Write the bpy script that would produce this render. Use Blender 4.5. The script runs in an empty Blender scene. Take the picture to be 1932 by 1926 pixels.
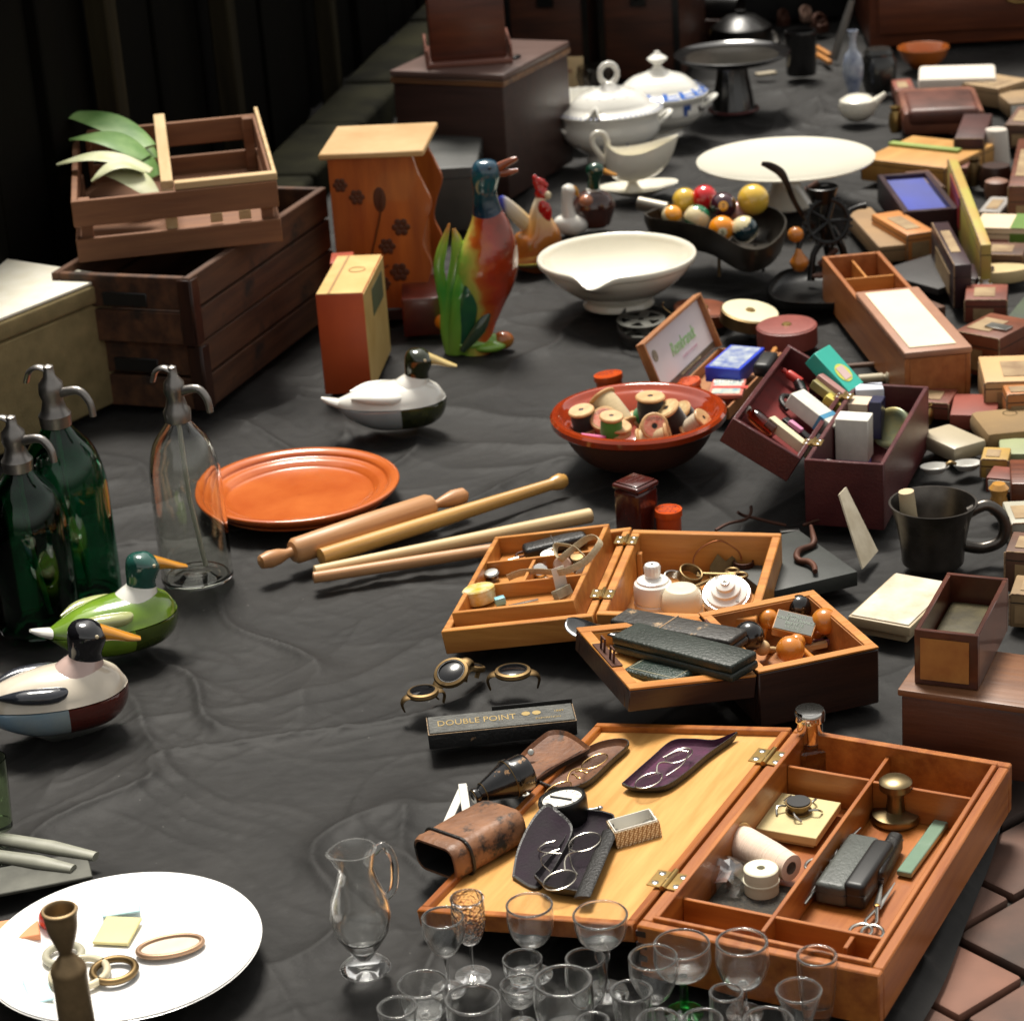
import bpy, bmesh, math, random
from mathutils import Vector, Matrix, noise
random.seed(11)
R = math.radians; PI = math.pi
V3 = Vector
SC = bpy.context.scene
COL = SC.collection
# ---------------- camera, light, exposure ----------------
CH, CF, CP, CR = 1.16, 4600.0, R(22.2), R(4)          # camera height (m), focal length, pitch and roll measured from the photograph
cam_d = bpy.data.cameras.new('camera'); cam = bpy.data.objects.new('camera', cam_d); COL.objects.link(cam)
cam.location = (0, 0, CH); cam.rotation_euler = (Matrix.Rotation(R(90)-CP, 3, 'X') @ Matrix.Rotation(-CR, 3, 'Z')).to_euler()
cam_d.sensor_width = 36; cam_d.lens = CF/1932*36; cam_d.clip_start = .05; cam_d.clip_end = 100
SC.camera = cam
cam_d.dof.use_dof = True; cam_d.dof.focus_distance = 2.45; cam_d.dof.aperture_fstop = 11
SUN_EL, SUN_AZ = 66, 6                      # soft light from high behind the goods, a touch from the left
w = bpy.data.worlds.new('World'); SC.world = w; w.use_nodes = True
nt = w.node_tree; nt.nodes.clear()
wo = nt.nodes.new('ShaderNodeOutputWorld'); bg = nt.nodes.new('ShaderNodeBackground')
sky = nt.nodes.new('ShaderNodeTexSky'); sky.sky_type = 'NISHITA'; sky.sun_disc = False
sky.sun_elevation = R(SUN_EL); sky.sun_rotation = R(-SUN_AZ); sky.dust_density = 3
hs = nt.nodes.new('ShaderNodeHueSaturation'); hs.inputs['Saturation'].default_value = .10
nt.links.new(sky.outputs[0], hs.inputs['Color']); tn = nt.nodes.new('ShaderNodeMixRGB'); tn.blend_type = 'MULTIPLY'; tn.inputs[0].default_value = 1; tn.inputs[2].default_value = (1, .965, .90, 1)
nt.links.new(hs.outputs[0], tn.inputs[1]); nt.links.new(tn.outputs[0], bg.inputs[0]); nt.links.new(bg.outputs[0], wo.inputs[0])
bg.inputs[1].default_value = .10
sl = bpy.data.lights.new('sun', 'SUN'); so = bpy.data.objects.new('sun', sl); COL.objects.link(so)
sl.energy = 3.1; sl.angle = R(17); sl.color = (1, .945, .85)
_d = V3((-math.sin(R(SUN_AZ))*math.cos(R(SUN_EL)), math.cos(R(SUN_AZ))*math.cos(R(SUN_EL)), math.sin(R(SUN_EL))))
so.rotation_euler = _d.to_track_quat('Z', 'Y').to_euler(); so.location = _d*10
vs = SC.view_settings; vs.view_transform = 'Standard'; vs.look = 'None'; vs.exposure = .80; vs.gamma = 1
SC.cycles.max_bounces = 14; SC.cycles.transmission_bounces = 14; SC.cycles.transparent_max_bounces = 16
SC.cycles.caustics_reflective = False; SC.cycles.sample_clamp_indirect = 4

# ---------------- measuring ----------------
_c, _s = math.cos(CP), math.sin(CP)
_rc, _rs = math.cos(CR), math.sin(CR)
def ray(u, v):
    x, y = (u-966)/CF, -(v-963)/CF
    a, b = x*_rc+y*_rs, -x*_rs+y*_rc
    return V3((a, _c+b*_s, -_s+b*_c))
def P(u, v, z=0.0):
    d = ray(u, v); t = (z-CH)/d.z
    return V3((d.x*t, d.y*t, z))
def PP(u, v, o, n):
    d = ray(u, v); c0 = V3((0, 0, CH)); t = (V3(o)-c0).dot(n)/d.dot(n)
    return c0+d*t
def pr(p):
    k = p.z-CH; dep = p.y*_c-k*_s; a, b = p.x/dep, (p.y*_s+k*_c)/dep
    return 966+CF*(a*_rc-b*_rs), 963-CF*(a*_rs+b*_rc)
def hz(p, v):                               # height of the point above p that falls on picture row v
    z = 0.0
    for _ in range(6):
        f0 = pr(V3((p.x, p.y, z)))[1]-v; f1 = pr(V3((p.x, p.y, z+.001)))[1]-v
        z -= f0/((f1-f0)/.001)
    return z
def px(n, p):                               # size in metres of n picture units at point p
    return n*(p.y*_c-(p.z-CH)*_s)/CF
def fr(A, B, C, z=0.0):                     # frame of a box from three corners of one of its level faces
    a, b, c = P(*A, z), P(*B, z), P(*C, z)
    x = (b-a); wd = x.length; x.normalize(); y = V3((-x.y, x.x, 0)); dp = (c-a).dot(y)
    if dp < 0: raise ValueError('frame')
    return a, math.atan2(x.y, x.x), wd, dp
def lo(f, u, v, z):                         # picture point at height z, in the level frame (origin, angle)
    q = P(u, v, z)-V3((f[0].x, f[0].y, 0)); ca, sa = math.cos(-f[1]), math.sin(-f[1])
    return V3((q.x*ca-q.y*sa, q.x*sa+q.y*ca, z))

# ---------------- things and parts ----------------
def tag(o, label, cat, group=None, kind=None):
    if label: o['label'] = label
    if cat: o['category'] = cat
    if group: o['group'] = group
    if kind: o['kind'] = kind
    return o
def thing(name, label, cat, loc=(0,0,0), rz=0, group=None, rot=None):
    o = bpy.data.objects.new(name, None); COL.objects.link(o); o.empty_display_size = .02
    o.location = loc; o.rotation_euler = rot.to_euler() if rot is not None else (0, 0, rz)
    return tag(o, label, cat, group)
def tilt(nrm, rz=0):
    n = V3(nrm).normalized(); q = V3((0,0,1)).rotation_difference(n).to_matrix()
    return q @ Matrix.Rotation(rz, 3, 'Z')
def dup(root, loc, rz=0, label=None, group=None, rot=None):
    r = root.copy(); COL.objects.link(r); r.location = loc
    r.rotation_euler = rot.to_euler() if rot is not None else (0, 0, rz)
    if label: r['label'] = label
    if group: r['group'] = group
    for ch in list(root.children):
        c = ch.copy(); COL.objects.link(c); c.parent = r
        for g in ch.children:
            d = g.copy(); COL.objects.link(d); d.parent = c
    return r

# ---------------- mesh building ----------------
def cr(pts, k):                             # Catmull-Rom through points (tuples of any length)
    n = len(pts); out = []
    for i in range(n-1):
        p0, p1, p2, p3 = pts[max(i-1,0)], pts[i], pts[i+1], pts[min(i+2,n-1)]
        for j in range(k):
            t = j/k
            out.append(tuple(.5*((2*b)+(-a+c)*t+(2*a-5*b+4*c-d)*t*t+(-a+3*b-3*c+d)*t*t*t) for a,b,c,d in zip(p0,p1,p2,p3)))
    out.append(tuple(pts[-1])); return out
class MB:
    def __init__(s): s.bm = bmesh.new(); s.mi = 0
    def _fin(s, faces, M=None):
        faces = list(faces)
        for f in faces: f.material_index = s.mi; f.smooth = True
        if M is not None:
            vs_ = {v for f in faces for v in f.verts}
            bmesh.ops.transform(s.bm, matrix=M, verts=list(vs_))
        return s
    def box(s, a, b, bev=.0008, M=None, seg=1):
        a, b = V3(a), V3(b); c = (a+b)/2; d = b-a
        r = bmesh.ops.create_cube(s.bm, size=1); vs_ = r['verts']
        for v in vs_: v.co = V3((v.co.x*d.x+c.x, v.co.y*d.y+c.y, v.co.z*d.z+c.z))
        fs = {f for v in vs_ for f in v.link_faces}
        bev = min(bev, .45*min(abs(d.x), abs(d.y), abs(d.z)))
        if bev > 0:
            es = list({e for v in vs_ for e in v.link_edges})
            r2 = bmesh.ops.bevel(s.bm, geom=es, offset=bev, segments=seg, profile=.5, affect='EDGES', clamp_overlap=True)
            fs = {f for f in fs if f.is_valid} | set(r2['faces'])
        return s._fin(fs, M)
    def lathe(s, prof, n=48, M=None, sx=1, sy=1, wob=None):
        rings = []; fs = []
        for r, z in prof:
            if r < 1e-6: rings.append([s.bm.verts.new((0,0,z))])
            else:
                ring = []
                for i in range(n):
                    a = 2*PI*i/n; k = wob(a, r, z) if wob else 1
                    ring.append(s.bm.verts.new((r*k*math.cos(a)*sx, r*k*math.sin(a)*sy, z)))
                rings.append(ring)
        for A, B in zip(rings, rings[1:]):
            for i in range(n):
                j = (i+1) % n
                if len(A) == 1 and len(B) == 1: continue
                if len(A) == 1: fs.append(s.bm.faces.new((A[0], B[j], B[i])))
                elif len(B) == 1: fs.append(s.bm.faces.new((A[i], A[j], B[0])))
                else: fs.append(s.bm.faces.new((A[i], A[j], B[j], B[i])))
        return s._fin(fs, M)
    def tube(s, pts, rad, n=12, M=None, flat=1.0, up=(0,0,1), k=0, closed=False):
        # pts: path; rad: number or list of r or (r_side, r_up)
        if not isinstance(rad, (list, tuple)): rad = [rad]*len(pts)
        rr = [(r, r*flat) if not isinstance(r, (tuple, list)) else r for r in rad]
        rows = [tuple(p)+tuple(r) for p, r in zip(pts, rr)]
        if k: rows = cr(rows, k)
        ps = [V3(r[:3]) for r in rows]; rs = [(max(r[3],1e-5), max(r[4],1e-5)) for r in rows]
        up = V3(up); rings = []; fs = []; N = len(ps)
        for i, p in enumerate(ps):
            t = ((ps[(i+1) % N]-ps[i-1]) if closed else (ps[min(i+1,N-1)]-ps[max(i-1,0)])).normalized()
            x = t.cross(up)
            if x.length < 1e-3: x = t.cross(V3((1,0,.01)))
            x.normalize(); y = x.cross(t); up = y if abs(t.dot(up)) > .3 else up
            rings.append([s.bm.verts.new(p+x*(rs[i][0]*math.cos(2*PI*j/n))+y*(rs[i][1]*math.sin(2*PI*j/n))) for j in range(n)])
        for i in range(N if closed else N-1):
            A, B = rings[i], rings[(i+1) % N]
            for j in range(n): fs.append(s.bm.faces.new((A[j], B[j], B[(j+1) % n], A[(j+1) % n])))
        if not closed: fs.append(s.bm.faces.new(rings[0])); fs.append(s.bm.faces.new(rings[-1][::-1]))
        return s._fin(fs, M)
    def ell(s, c, r, M=None, n=20):
        c = V3(c); res = bmesh.ops.create_uvsphere(s.bm, u_segments=n*2, v_segments=n, radius=1)
        for v in res['verts']: v.co = V3((v.co.x*r[0], v.co.y*r[1], v.co.z*r[2]))
        fs = {f for v in res['verts'] for f in v.link_faces}
        if M is not None: bmesh.ops.transform(s.bm, matrix=M, verts=res['verts'])
        for v in res['verts']: v.co += c
        return s._fin(fs)
    def prism(s, out, z0, z1, M=None):      # outline (x, y) extruded in z
        A = [s.bm.verts.new((x, y, z0)) for x, y in out]; B = [s.bm.verts.new((x, y, z1)) for x, y in out]
        n = len(out); fs = [s.bm.faces.new((A[i], A[(i+1) % n], B[(i+1) % n], B[i])) for i in range(n)]
        fs += [s.bm.faces.new(A[::-1]), s.bm.faces.new(B)]
        return s._fin(fs, M)
    def torus(s, c, R_, r, n=40, m=10, M=None, sy=1):
        pts = [(R_*math.cos(2*PI*i/n), R_*sy*math.sin(2*PI*i/n), 0) for i in range(n)]
        M2 = Matrix.Translation(V3(c)) @ (M if M is not None else Matrix())
        return s.tube(pts, r, n=m, M=M2, closed=True)
    def quad(s, a, b, c, d): return s._fin([s.bm.faces.new([s.bm.verts.new(q) for q in (a, b, c, d)])])
    def build(s, name, mats, parent=None, loc=None, rz=None, ang=38, rot=None):
        bmesh.ops.recalc_face_normals(s.bm, faces=s.bm.faces)
        me = bpy.data.meshes.new(name); s.bm.to_mesh(me); s.bm.free()
        for m in (mats if isinstance(mats, (list, tuple)) else [mats]): me.materials.append(m)
        me.set_sharp_from_angle(angle=R(ang))
        o = bpy.data.objects.new(name, me); COL.objects.link(o)
        if parent: o.parent = parent
        if loc is not None: o.location = loc
        if rz is not None: o.rotation_euler = (0, 0, rz)
        if rot is not None: o.rotation_euler = rot.to_euler()
        return o
def T(x=0, y=0, z=0): return Matrix.Translation((x, y, z))
def RX(a): return Matrix.Rotation(R(a), 4, 'X')
def RY(a): return Matrix.Rotation(R(a), 4, 'Y')
def RZ(a): return Matrix.Rotation(R(a), 4, 'Z')
def text(s, size, m, parent, loc, rot=(0,0,0), ext=.0002, name='lettering', al='CENTER', sx=1.0, shear=0):
    cu = bpy.data.curves.new(name, 'FONT'); cu.body = s; cu.size = size; cu.extrude = ext; cu.align_x = al; cu.align_y = 'CENTER'
    cu.materials.append(m); cu.shear = shear; cu.resolution_u = 3
    c_ = bpy.data.objects.new(name, cu); me = bpy.data.meshes.new_from_object(c_); bpy.data.objects.remove(c_)
    if not me.materials: me.materials.append(m)
    o = bpy.data.objects.new(name, me); COL.objects.link(o); o.parent = parent; o.location = loc; o.rotation_euler = rot; o.scale = (sx, 1, 1)
    return o

# ---------------- materials ----------------
_mats = {}
def _base(key):
    m = bpy.data.materials.new(key); m.use_nodes = True; n = m.node_tree
    return m, n, n.nodes['Principled BSDF']
def rgb(h):                                  # linear colour from a picture colour
    return tuple(((c/255)/12.92 if c <= 10 else ((c/255+.055)/1.055)**2.4) for c in h)
def M(key, col, rough=.5, metal=0, var=.12, sc=12, col2=None, bump=0, bsc=60, coat=0, sheen=0, stretch=(1,1,1), spec=.5, wear=None, wsc=14, wth=.6, sub=0, edge=.06, crough=.06):
    if key in _mats: return _mats[key]
    m, n, b = _base(key); L = n.links.new; N = n.nodes.new
    tc = N('ShaderNodeTexCoord'); mp = N('ShaderNodeMapping'); mp.inputs['Scale'].default_value = stretch; L(tc.outputs['Object'], mp.inputs[0])
    if len(col) == 3 and max(col) > 1.5: col = rgb(col)
    if col2 is None: col2 = tuple(c*(1-var*2.2) for c in col)
    elif max(col2) > 1.5: col2 = rgb(col2)
    nz = N('ShaderNodeTexNoise'); nz.inputs['Scale'].default_value = sc; nz.inputs['Detail'].default_value = 6; nz.inputs['Roughness'].default_value = .6; L(mp.outputs[0], nz.inputs[0])
    rp = N('ShaderNodeValToRGB'); rp.color_ramp.elements[0].position = .33; rp.color_ramp.elements[1].position = .68
    rp.color_ramp.elements[0].color = (*col2, 1); rp.color_ramp.elements[1].color = (*col, 1); L(nz.outputs['Fac'], rp.inputs[0])
    out = rp.outputs[0]
    if wear is not None:
        if max(wear) > 1.5: wear = rgb(wear)
        n2 = N('ShaderNodeTexNoise'); n2.inputs['Scale'].default_value = wsc; n2.inputs['Detail'].default_value = 9; n2.inputs['Roughness'].default_value = .72; L(tc.outputs['Object'], n2.inputs[0])
        r2 = N('ShaderNodeValToRGB'); r2.color_ramp.elements[0].position = wth; r2.color_ramp.elements[1].position = wth+edge; L(n2.outputs['Fac'], r2.inputs[0])
        mx = N('ShaderNodeMixRGB'); L(r2.outputs[0], mx.inputs[0]); L(out, mx.inputs[1]); mx.inputs[2].default_value = (*wear, 1); out = mx.outputs[0]
    L(out, b.inputs['Base Color'])
    b.inputs['Metallic'].default_value = metal; b.inputs['Specular IOR Level'].default_value = spec
    mr = N('ShaderNodeMapRange'); mr.inputs[3].default_value = rough*.85; mr.inputs[4].default_value = min(1, rough*1.2); L(nz.outputs['Fac'], mr.inputs[0]); L(mr.outputs[0], b.inputs['Roughness'])
    b.inputs['Coat Weight'].default_value = coat; b.inputs['Coat Roughness'].default_value = crough
    b.inputs['Sheen Weight'].default_value = sheen
    if sub: b.inputs['Subsurface Weight'].default_value = sub; b.inputs['Subsurface Radius'].default_value = (.01, .006, .004)
    if bump:
        n3 = N('ShaderNodeTexNoise'); n3.inputs['Scale'].default_value = bsc; n3.inputs['Detail'].default_value = 5; L(mp.outputs[0], n3.inputs[0])
        bp = N('ShaderNodeBump'); bp.inputs['Strength'].default_value = bump; bp.inputs['Distance'].default_value = .002; L(n3.outputs['Fac'], bp.inputs['Height']); L(bp.outputs[0], b.inputs['Normal'])
    _mats[key] = m; return m
def wood(key, c1, c2, rough=.45, axis=0, coat=.15, sc=1.0, wear=None, wth=.62, grain=.25):
    st = [60*sc]*3; st[axis] = 5*sc
    k = key+'_'+'xyz'[axis]
    if k in _mats: return _mats[k]
    m = M(k, c1, rough, 0, col2=c2, sc=1.0, stretch=tuple(st), coat=coat, bump=grain, bsc=3.0, wear=wear, wsc=9, wth=wth, edge=.12, crough=.25)
    return m
def zramp(key, stops, lo_=0, hi=1, axis=2, rough=.12, ns=18, na=.25, coat=.6, spec=.5, bump=0):   # glaze colours that change along the piece
    if key in _mats: return _mats[key]
    m, n, b = _base(key); L = n.links.new; N = n.nodes.new
    tc = N('ShaderNodeTexCoord'); sp = N('ShaderNodeSeparateXYZ'); L(tc.outputs['Object'], sp.inputs[0])
    mr = N('ShaderNodeMapRange'); mr.inputs[1].default_value = lo_; mr.inputs[2].default_value = hi; L(sp.outputs[axis], mr.inputs[0])
    nz = N('ShaderNodeTexNoise'); nz.inputs['Scale'].default_value = ns; nz.inputs['Detail'].default_value = 5; L(tc.outputs['Object'], nz.inputs[0])
    ma = N('ShaderNodeMath'); ma.operation = 'MULTIPLY_ADD'; L(nz.outputs['Fac'], ma.inputs[0]); ma.inputs[1].default_value = na; L(mr.outputs[0], ma.inputs[2])
    m2 = N('ShaderNodeMath'); m2.operation = 'SUBTRACT'; L(ma.outputs[0], m2.inputs[0]); m2.inputs[1].default_value = na*.5
    rp = N('ShaderNodeValToRGB'); L(m2.outputs[0], rp.inputs[0]); e = rp.color_ramp.elements
    for i, (pos, c) in enumerate(stops):
        el = e[i] if i < 2 else e.new(pos)
        el.position = pos; el.color = (*(rgb(c) if max(c) > 1.5 else c), 1)
    L(rp.outputs[0], b.inputs['Base Color']); b.inputs['Roughness'].default_value = rough; b.inputs['Coat Weight'].default_value = coat; b.inputs['Coat Roughness'].default_value = .04
    if bump:
        n3 = N('ShaderNodeTexNoise'); n3.inputs['Scale'].default_value = 90; L(tc.outputs['Object'], n3.inputs[0])
        bp = N('ShaderNodeBump'); bp.inputs['Strength'].default_value = bump; bp.inputs['Distance'].default_value = .002; L(n3.outputs['Fac'], bp.inputs['Height']); L(bp.outputs[0], b.inputs['Normal'])
    _mats[key] = m; return m
def glass(key, col=(1,1,1), rough=.0, ior=1.48, bump=0):
    if key in _mats: return _mats[key]
    m, n, b = _base(key)
    b.inputs['Base Color'].default_value = (*col, 1); b.inputs['Roughness'].default_value = rough; b.inputs['IOR'].default_value = ior; b.inputs['Transmission Weight'].default_value = 1
    if bump:
        tc = n.nodes.new('ShaderNodeTexCoord'); nz = n.nodes.new('ShaderNodeTexVoronoi'); nz.inputs['Scale'].default_value = 260; n.links.new(tc.outputs['Object'], nz.inputs[0])
        bp = n.nodes.new('ShaderNodeBump'); bp.inputs['Strength'].default_value = bump; bp.inputs['Distance'].default_value = .001; n.links.new(nz.outputs[0], bp.inputs['Height']); n.links.new(bp.outputs[0], b.inputs['Normal'])
    _mats[key] = m; return m
HONEY = lambda ax=0: wood('honey_wood', (.54,.235,.050), (.36,.125,.022), .42, ax, wear=(.17,.055,.013), wth=.69)
AMBER = lambda ax=0: wood('amber_wood', (.40,.135,.022), (.22,.055,.008), .38, ax, coat=.3, wear=(.10,.028,.008), wth=.68)
LIDW = lambda ax=1: wood('lid_veneer', (.62,.335,.10), (.50,.24,.062), .40, ax, sc=1.6, grain=.12)
REDW = lambda ax=0: wood('red_brown_wood', (.13,.028,.010), (.05,.010,.005), .35, ax, coat=.3)
DARKW = lambda ax=0: wood('dark_stained_wood', (.045,.016,.008), (.018,.007,.005), .4, ax, coat=.2)
CRATEW = lambda ax=0: wood('weathered_crate_wood', (.125,.052,.022), (.035,.014,.007), .75, ax, coat=0, sc=.7, wear=(.02,.014,.010), wth=.56)
PALEW = lambda ax=0: wood('pale_lath_wood', (.60,.44,.24), (.48,.32,.15), .5, ax, coat=0)
WHITE = M('white_china', (.80,.785,.72), .12, var=.015, coat=.7)
CREAM = M('cream_china', (.80,.76,.64), .14, var=.02, coat=.6)
BRASS = M('old_brass', (.50,.33,.12), .32, 1, var=.2)
DBRASS = M('dull_brass', (.28,.19,.09), .45, 1, var=.3)
STEEL = M('worn_steel', (.55,.54,.50), .28, 1, var=.15)
CHROME = M('chrome_plate', (.78,.76,.72), .12, 1, var=.05)
IRON = M('black_cast_iron', (.007,.0065,.006), .32, .3, var=.3, bump=.2)
RUST = M('rusty_iron', (.10,.035,.018), .6, .4, var=.3, bump=.3)
BLACK = M('black_card', (.010,.010,.010), .45, var=.2)
PAPER = M('white_paper', (.74,.71,.64), .7, var=.03)
CLEAR = glass('clear_glass', (.97,.975,.965))
_n = CLEAR.node_tree; _b = _n.nodes['Principled BSDF']; _g = _n.nodes.new('ShaderNodeBsdfGlossy'); _g.inputs['Roughness'].default_value = .42; _g.inputs[0].default_value = (1,1,.98,1)   # rough gloss mixed in towards grazing edges to brighten the rims, plus slight haze
_l = _n.nodes.new('ShaderNodeLayerWeight'); _l.inputs[0].default_value = .5; _p = _n.nodes.new('ShaderNodeMath'); _p.operation = 'POWER'; _n.links.new(_l.outputs[1], _p.inputs[0]); _p.inputs[1].default_value = 3.5
_q = _n.nodes.new('ShaderNodeMath'); _q.operation = 'MULTIPLY_ADD'; _n.links.new(_p.outputs[0], _q.inputs[0]); _q.inputs[1].default_value = .62; _q.inputs[2].default_value = .008
_m = _n.nodes.new('ShaderNodeMixShader'); _n.links.new(_q.outputs[0], _m.inputs[0]); _n.links.new(_b.outputs[0], _m.inputs[1]); _n.links.new(_g.outputs[0], _m.inputs[2]); _n.links.new(_m.outputs[0], _n.nodes['Material Output'].inputs[0])
def openbox(m, w_, d, h, t=.006, fl=.004, z0=0.0, x0=0.0, y0=0.0, bev=.0008):
    """four walls butted at the corners and a floor between them"""
    m.box((x0, y0, z0), (x0+w_, y0+t, z0+h), bev); m.box((x0, y0+d-t, z0), (x0+w_, y0+d, z0+h), bev)
    m.box((x0, y0+t, z0), (x0+t, y0+d-t, z0+h-.0003), bev); m.box((x0+w_-t, y0+t, z0), (x0+w_, y0+d-t, z0+h-.0003), bev)
    m.box((x0+t, y0+t, z0+.0004), (x0+w_-t, y0+d-t, z0+fl), 0)
    return m
def simplebox(name, label, cat, A, B, C, h, mt, base=0.0, group=None, bev=.002, part='body'):
    """closed box from three corners of its top face"""
    f = fr(A, B, C, base+h); t = thing(name, label, cat, (f[0].x, f[0].y, base), f[1], group)
    m = MB(); m.box((0,0,0), (f[2], f[3], h), bev, seg=2); m.build(part, mt, t)
    return t, f[2], f[3]
# ---------------- the setting ----------------
def ground_h(x, y):
    return -.022
m = MB()
mat_brick, n, b = _base('brick_pavers'); L = n.links.new
tc = n.nodes.new('ShaderNodeTexCoord'); nz = n.nodes.new('ShaderNodeTexNoise'); nz.inputs['Scale'].default_value = 9; nz.inputs['Detail'].default_value = 8; L(tc.outputs['Object'], nz.inputs[0])
oi = n.nodes.new('ShaderNodeVertexColor'); oi.layer_name = 'tone'
rp = n.nodes.new('ShaderNodeValToRGB'); e = rp.color_ramp.elements; e[0].color = (.040,.024,.018,1); e[1].color = (.20,.092,.060,1); e[0].position=.25; e[1].position=.8
ad = n.nodes.new('ShaderNodeMath'); ad.operation='MULTIPLY_ADD'; L(oi.outputs[0], ad.inputs[0]); ad.inputs[1].default_value=.5; L(nz.outputs[0], ad.inputs[2])
sb = n.nodes.new('ShaderNodeMath'); sb.operation='SUBTRACT'; L(ad.outputs[0], sb.inputs[0]); sb.inputs[1].default_value=.25; L(sb.outputs[0], rp.inputs[0]); L(rp.outputs[0], b.inputs['Base Color']); b.inputs['Roughness'].default_value=.75
bp = n.nodes.new('ShaderNodeBump'); bp.inputs['Strength'].default_value=.6; bp.inputs['Distance'].default_value=.004; L(nz.outputs[0], bp.inputs['Height']); L(bp.outputs[0], b.inputs['Normal'])
SOIL = M('joint_sand', (.05,.042,.034), .9, var=.3, sc=30, bump=.5)
m.box((-14,-3,-.12), (14,16,-.041), 0); o = m.build('ground', SOIL); tag(o, 'dark sandy ground under the brick paving', None, kind='structure')
# pavers in herringbone, only where the edge of the cloth leaves them bare
m = MB(); bw, bl = .09, .18; rnd = random.Random(3); lay = m.bm.loops.layers.color.new('tone')
ca, sa = math.cos(R(38)), math.sin(R(38))
for i in range(-30, 30):
    for j in range(-30, 30):
        k = (i-j) % 4
        if k in (0, 3):
            x0, y0 = i*bw, j*bw; x1, y1 = (x0+bl, y0+bw) if k == 0 else (x0+bw, y0+bl)
            cx, cy = (x0+x1)/2, (y0+y1)/2
            X, Y = cx*ca-cy*sa+.7, cx*sa+cy*ca+2.0
            if not (.15 < X < 1.9 and .9 < Y < 3.4): continue
            g = .004; before = len(m.bm.faces)
            dz = rnd.uniform(-.002, .002)
            Mx = T(.7, 2.0, -.041+dz) @ RZ(38) @ T(cx, cy, 0) @ RZ(rnd.uniform(-1,1))
            m.box((-(x1-x0)/2+g, -(y1-y0)/2+g, 0), ((x1-x0)/2-g, (y1-y0)/2-g, .012), .004, M=Mx, seg=2)
            tone = rnd.random(); m.bm.faces.ensure_lookup_table()
            for f in m.bm.faces[before:]:
                for lp in f.loops: lp[lay] = (tone, tone, tone, 1)
o = m.build('pavement', mat_brick); tag(o, 'worn reddish brick paving beside the black cloth', None, kind='structure')
# black cloth with real folds
clothm, n, b = _base('black_cotton_cloth'); L = n.links.new
tc = n.nodes.new('ShaderNodeTexCoord'); nz = n.nodes.new('ShaderNodeTexNoise'); nz.inputs['Scale'].default_value = 5; nz.inputs['Detail'].default_value = 9; nz.inputs['Roughness'].default_value=.7; L(tc.outputs['Object'], nz.inputs[0])
rp = n.nodes.new('ShaderNodeValToRGB'); e = rp.color_ramp.elements; e[0].color=(.0065,.0063,.006,1); e[1].color=(.019,.018,.017,1); e[0].position=.32; e[1].position=.66; L(nz.outputs[0], rp.inputs[0])
wv = n.nodes.new('ShaderNodeTexNoise'); wv.inputs['Scale'].default_value = 900; L(tc.outputs['Object'], wv.inputs[0])
dust = n.nodes.new('ShaderNodeTexNoise'); dust.inputs['Scale'].default_value = 130; dust.inputs['Detail'].default_value=2; L(tc.outputs['Object'], dust.inputs[0])
dr = n.nodes.new('ShaderNodeValToRGB'); dr.color_ramp.elements[0].position=.77; dr.color_ramp.elements[1].position=.81; L(dust.outputs[0], dr.inputs[0])
mx = n.nodes.new('ShaderNodeMixRGB'); L(dr.outputs[0], mx.inputs[0]); L(rp.outputs[0], mx.inputs[1]); mx.inputs[2].default_value=(.14,.13,.12,1); L(mx.outputs[0], b.inputs['Base Color'])
b.inputs['Roughness'].default_value=.62; b.inputs['Specular IOR Level'].default_value=.22; b.inputs['Sheen Weight'].default_value=.03; b.inputs['Sheen Roughness'].default_value=.4
cz = n.nodes.new('ShaderNodeTexNoise'); cz.inputs['Scale'].default_value=42; cz.inputs['Detail'].default_value=4; L(tc.outputs['Object'], cz.inputs[0])
bp = n.nodes.new('ShaderNodeBump'); bp.inputs['Strength'].default_value=.35; bp.inputs['Distance'].default_value=.003; L(cz.outputs[0], bp.inputs['Height'])
b2 = n.nodes.new('ShaderNodeBump'); b2.inputs['Strength'].default_value=.15; b2.inputs['Distance'].default_value=.0006; L(wv.outputs[0], b2.inputs['Height']); L(bp.outputs[0], b2.inputs['Normal']); L(b2.outputs[0], b.inputs['Normal'])
import numpy as np
_rg = np.random.RandomState(4); _perm = _rg.permutation(1024); _ga = _rg.uniform(0, 2*np.pi, 1024)
def pn(x, y, k=0):                           # gradient noise over arrays
    xi = np.floor(x).astype(int); yi = np.floor(y).astype(int); fx = x-xi; fy = y-yi
    def g(i, j, dx, dy): h = _ga[_perm[(_perm[(i+k*37) % 1024]+j) % 1024]]; return np.cos(h)*dx+np.sin(h)*dy
    u = fx*fx*fx*(fx*(fx*6-15)+10); v = fy*fy*fy*(fy*(fy*6-15)+10)
    a = g(xi,yi,fx,fy); b = g(xi+1,yi,fx-1,fy); c = g(xi,yi+1,fx,fy-1); d = g(xi+1,yi+1,fx-1,fy-1)
    return 1.5*((a+(b-a)*u)+((c+(d-c)*u)-(a+(b-a)*u))*v)
def crease(x, y, ang, su, sv, p, k):
    u = x*math.cos(R(ang))+y*math.sin(R(ang)); v = -x*math.sin(R(ang))+y*math.cos(R(ang))
    return np.clip(1-np.abs(pn(u*su, v*sv, k))*1.6, 0, 1)**p
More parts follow.
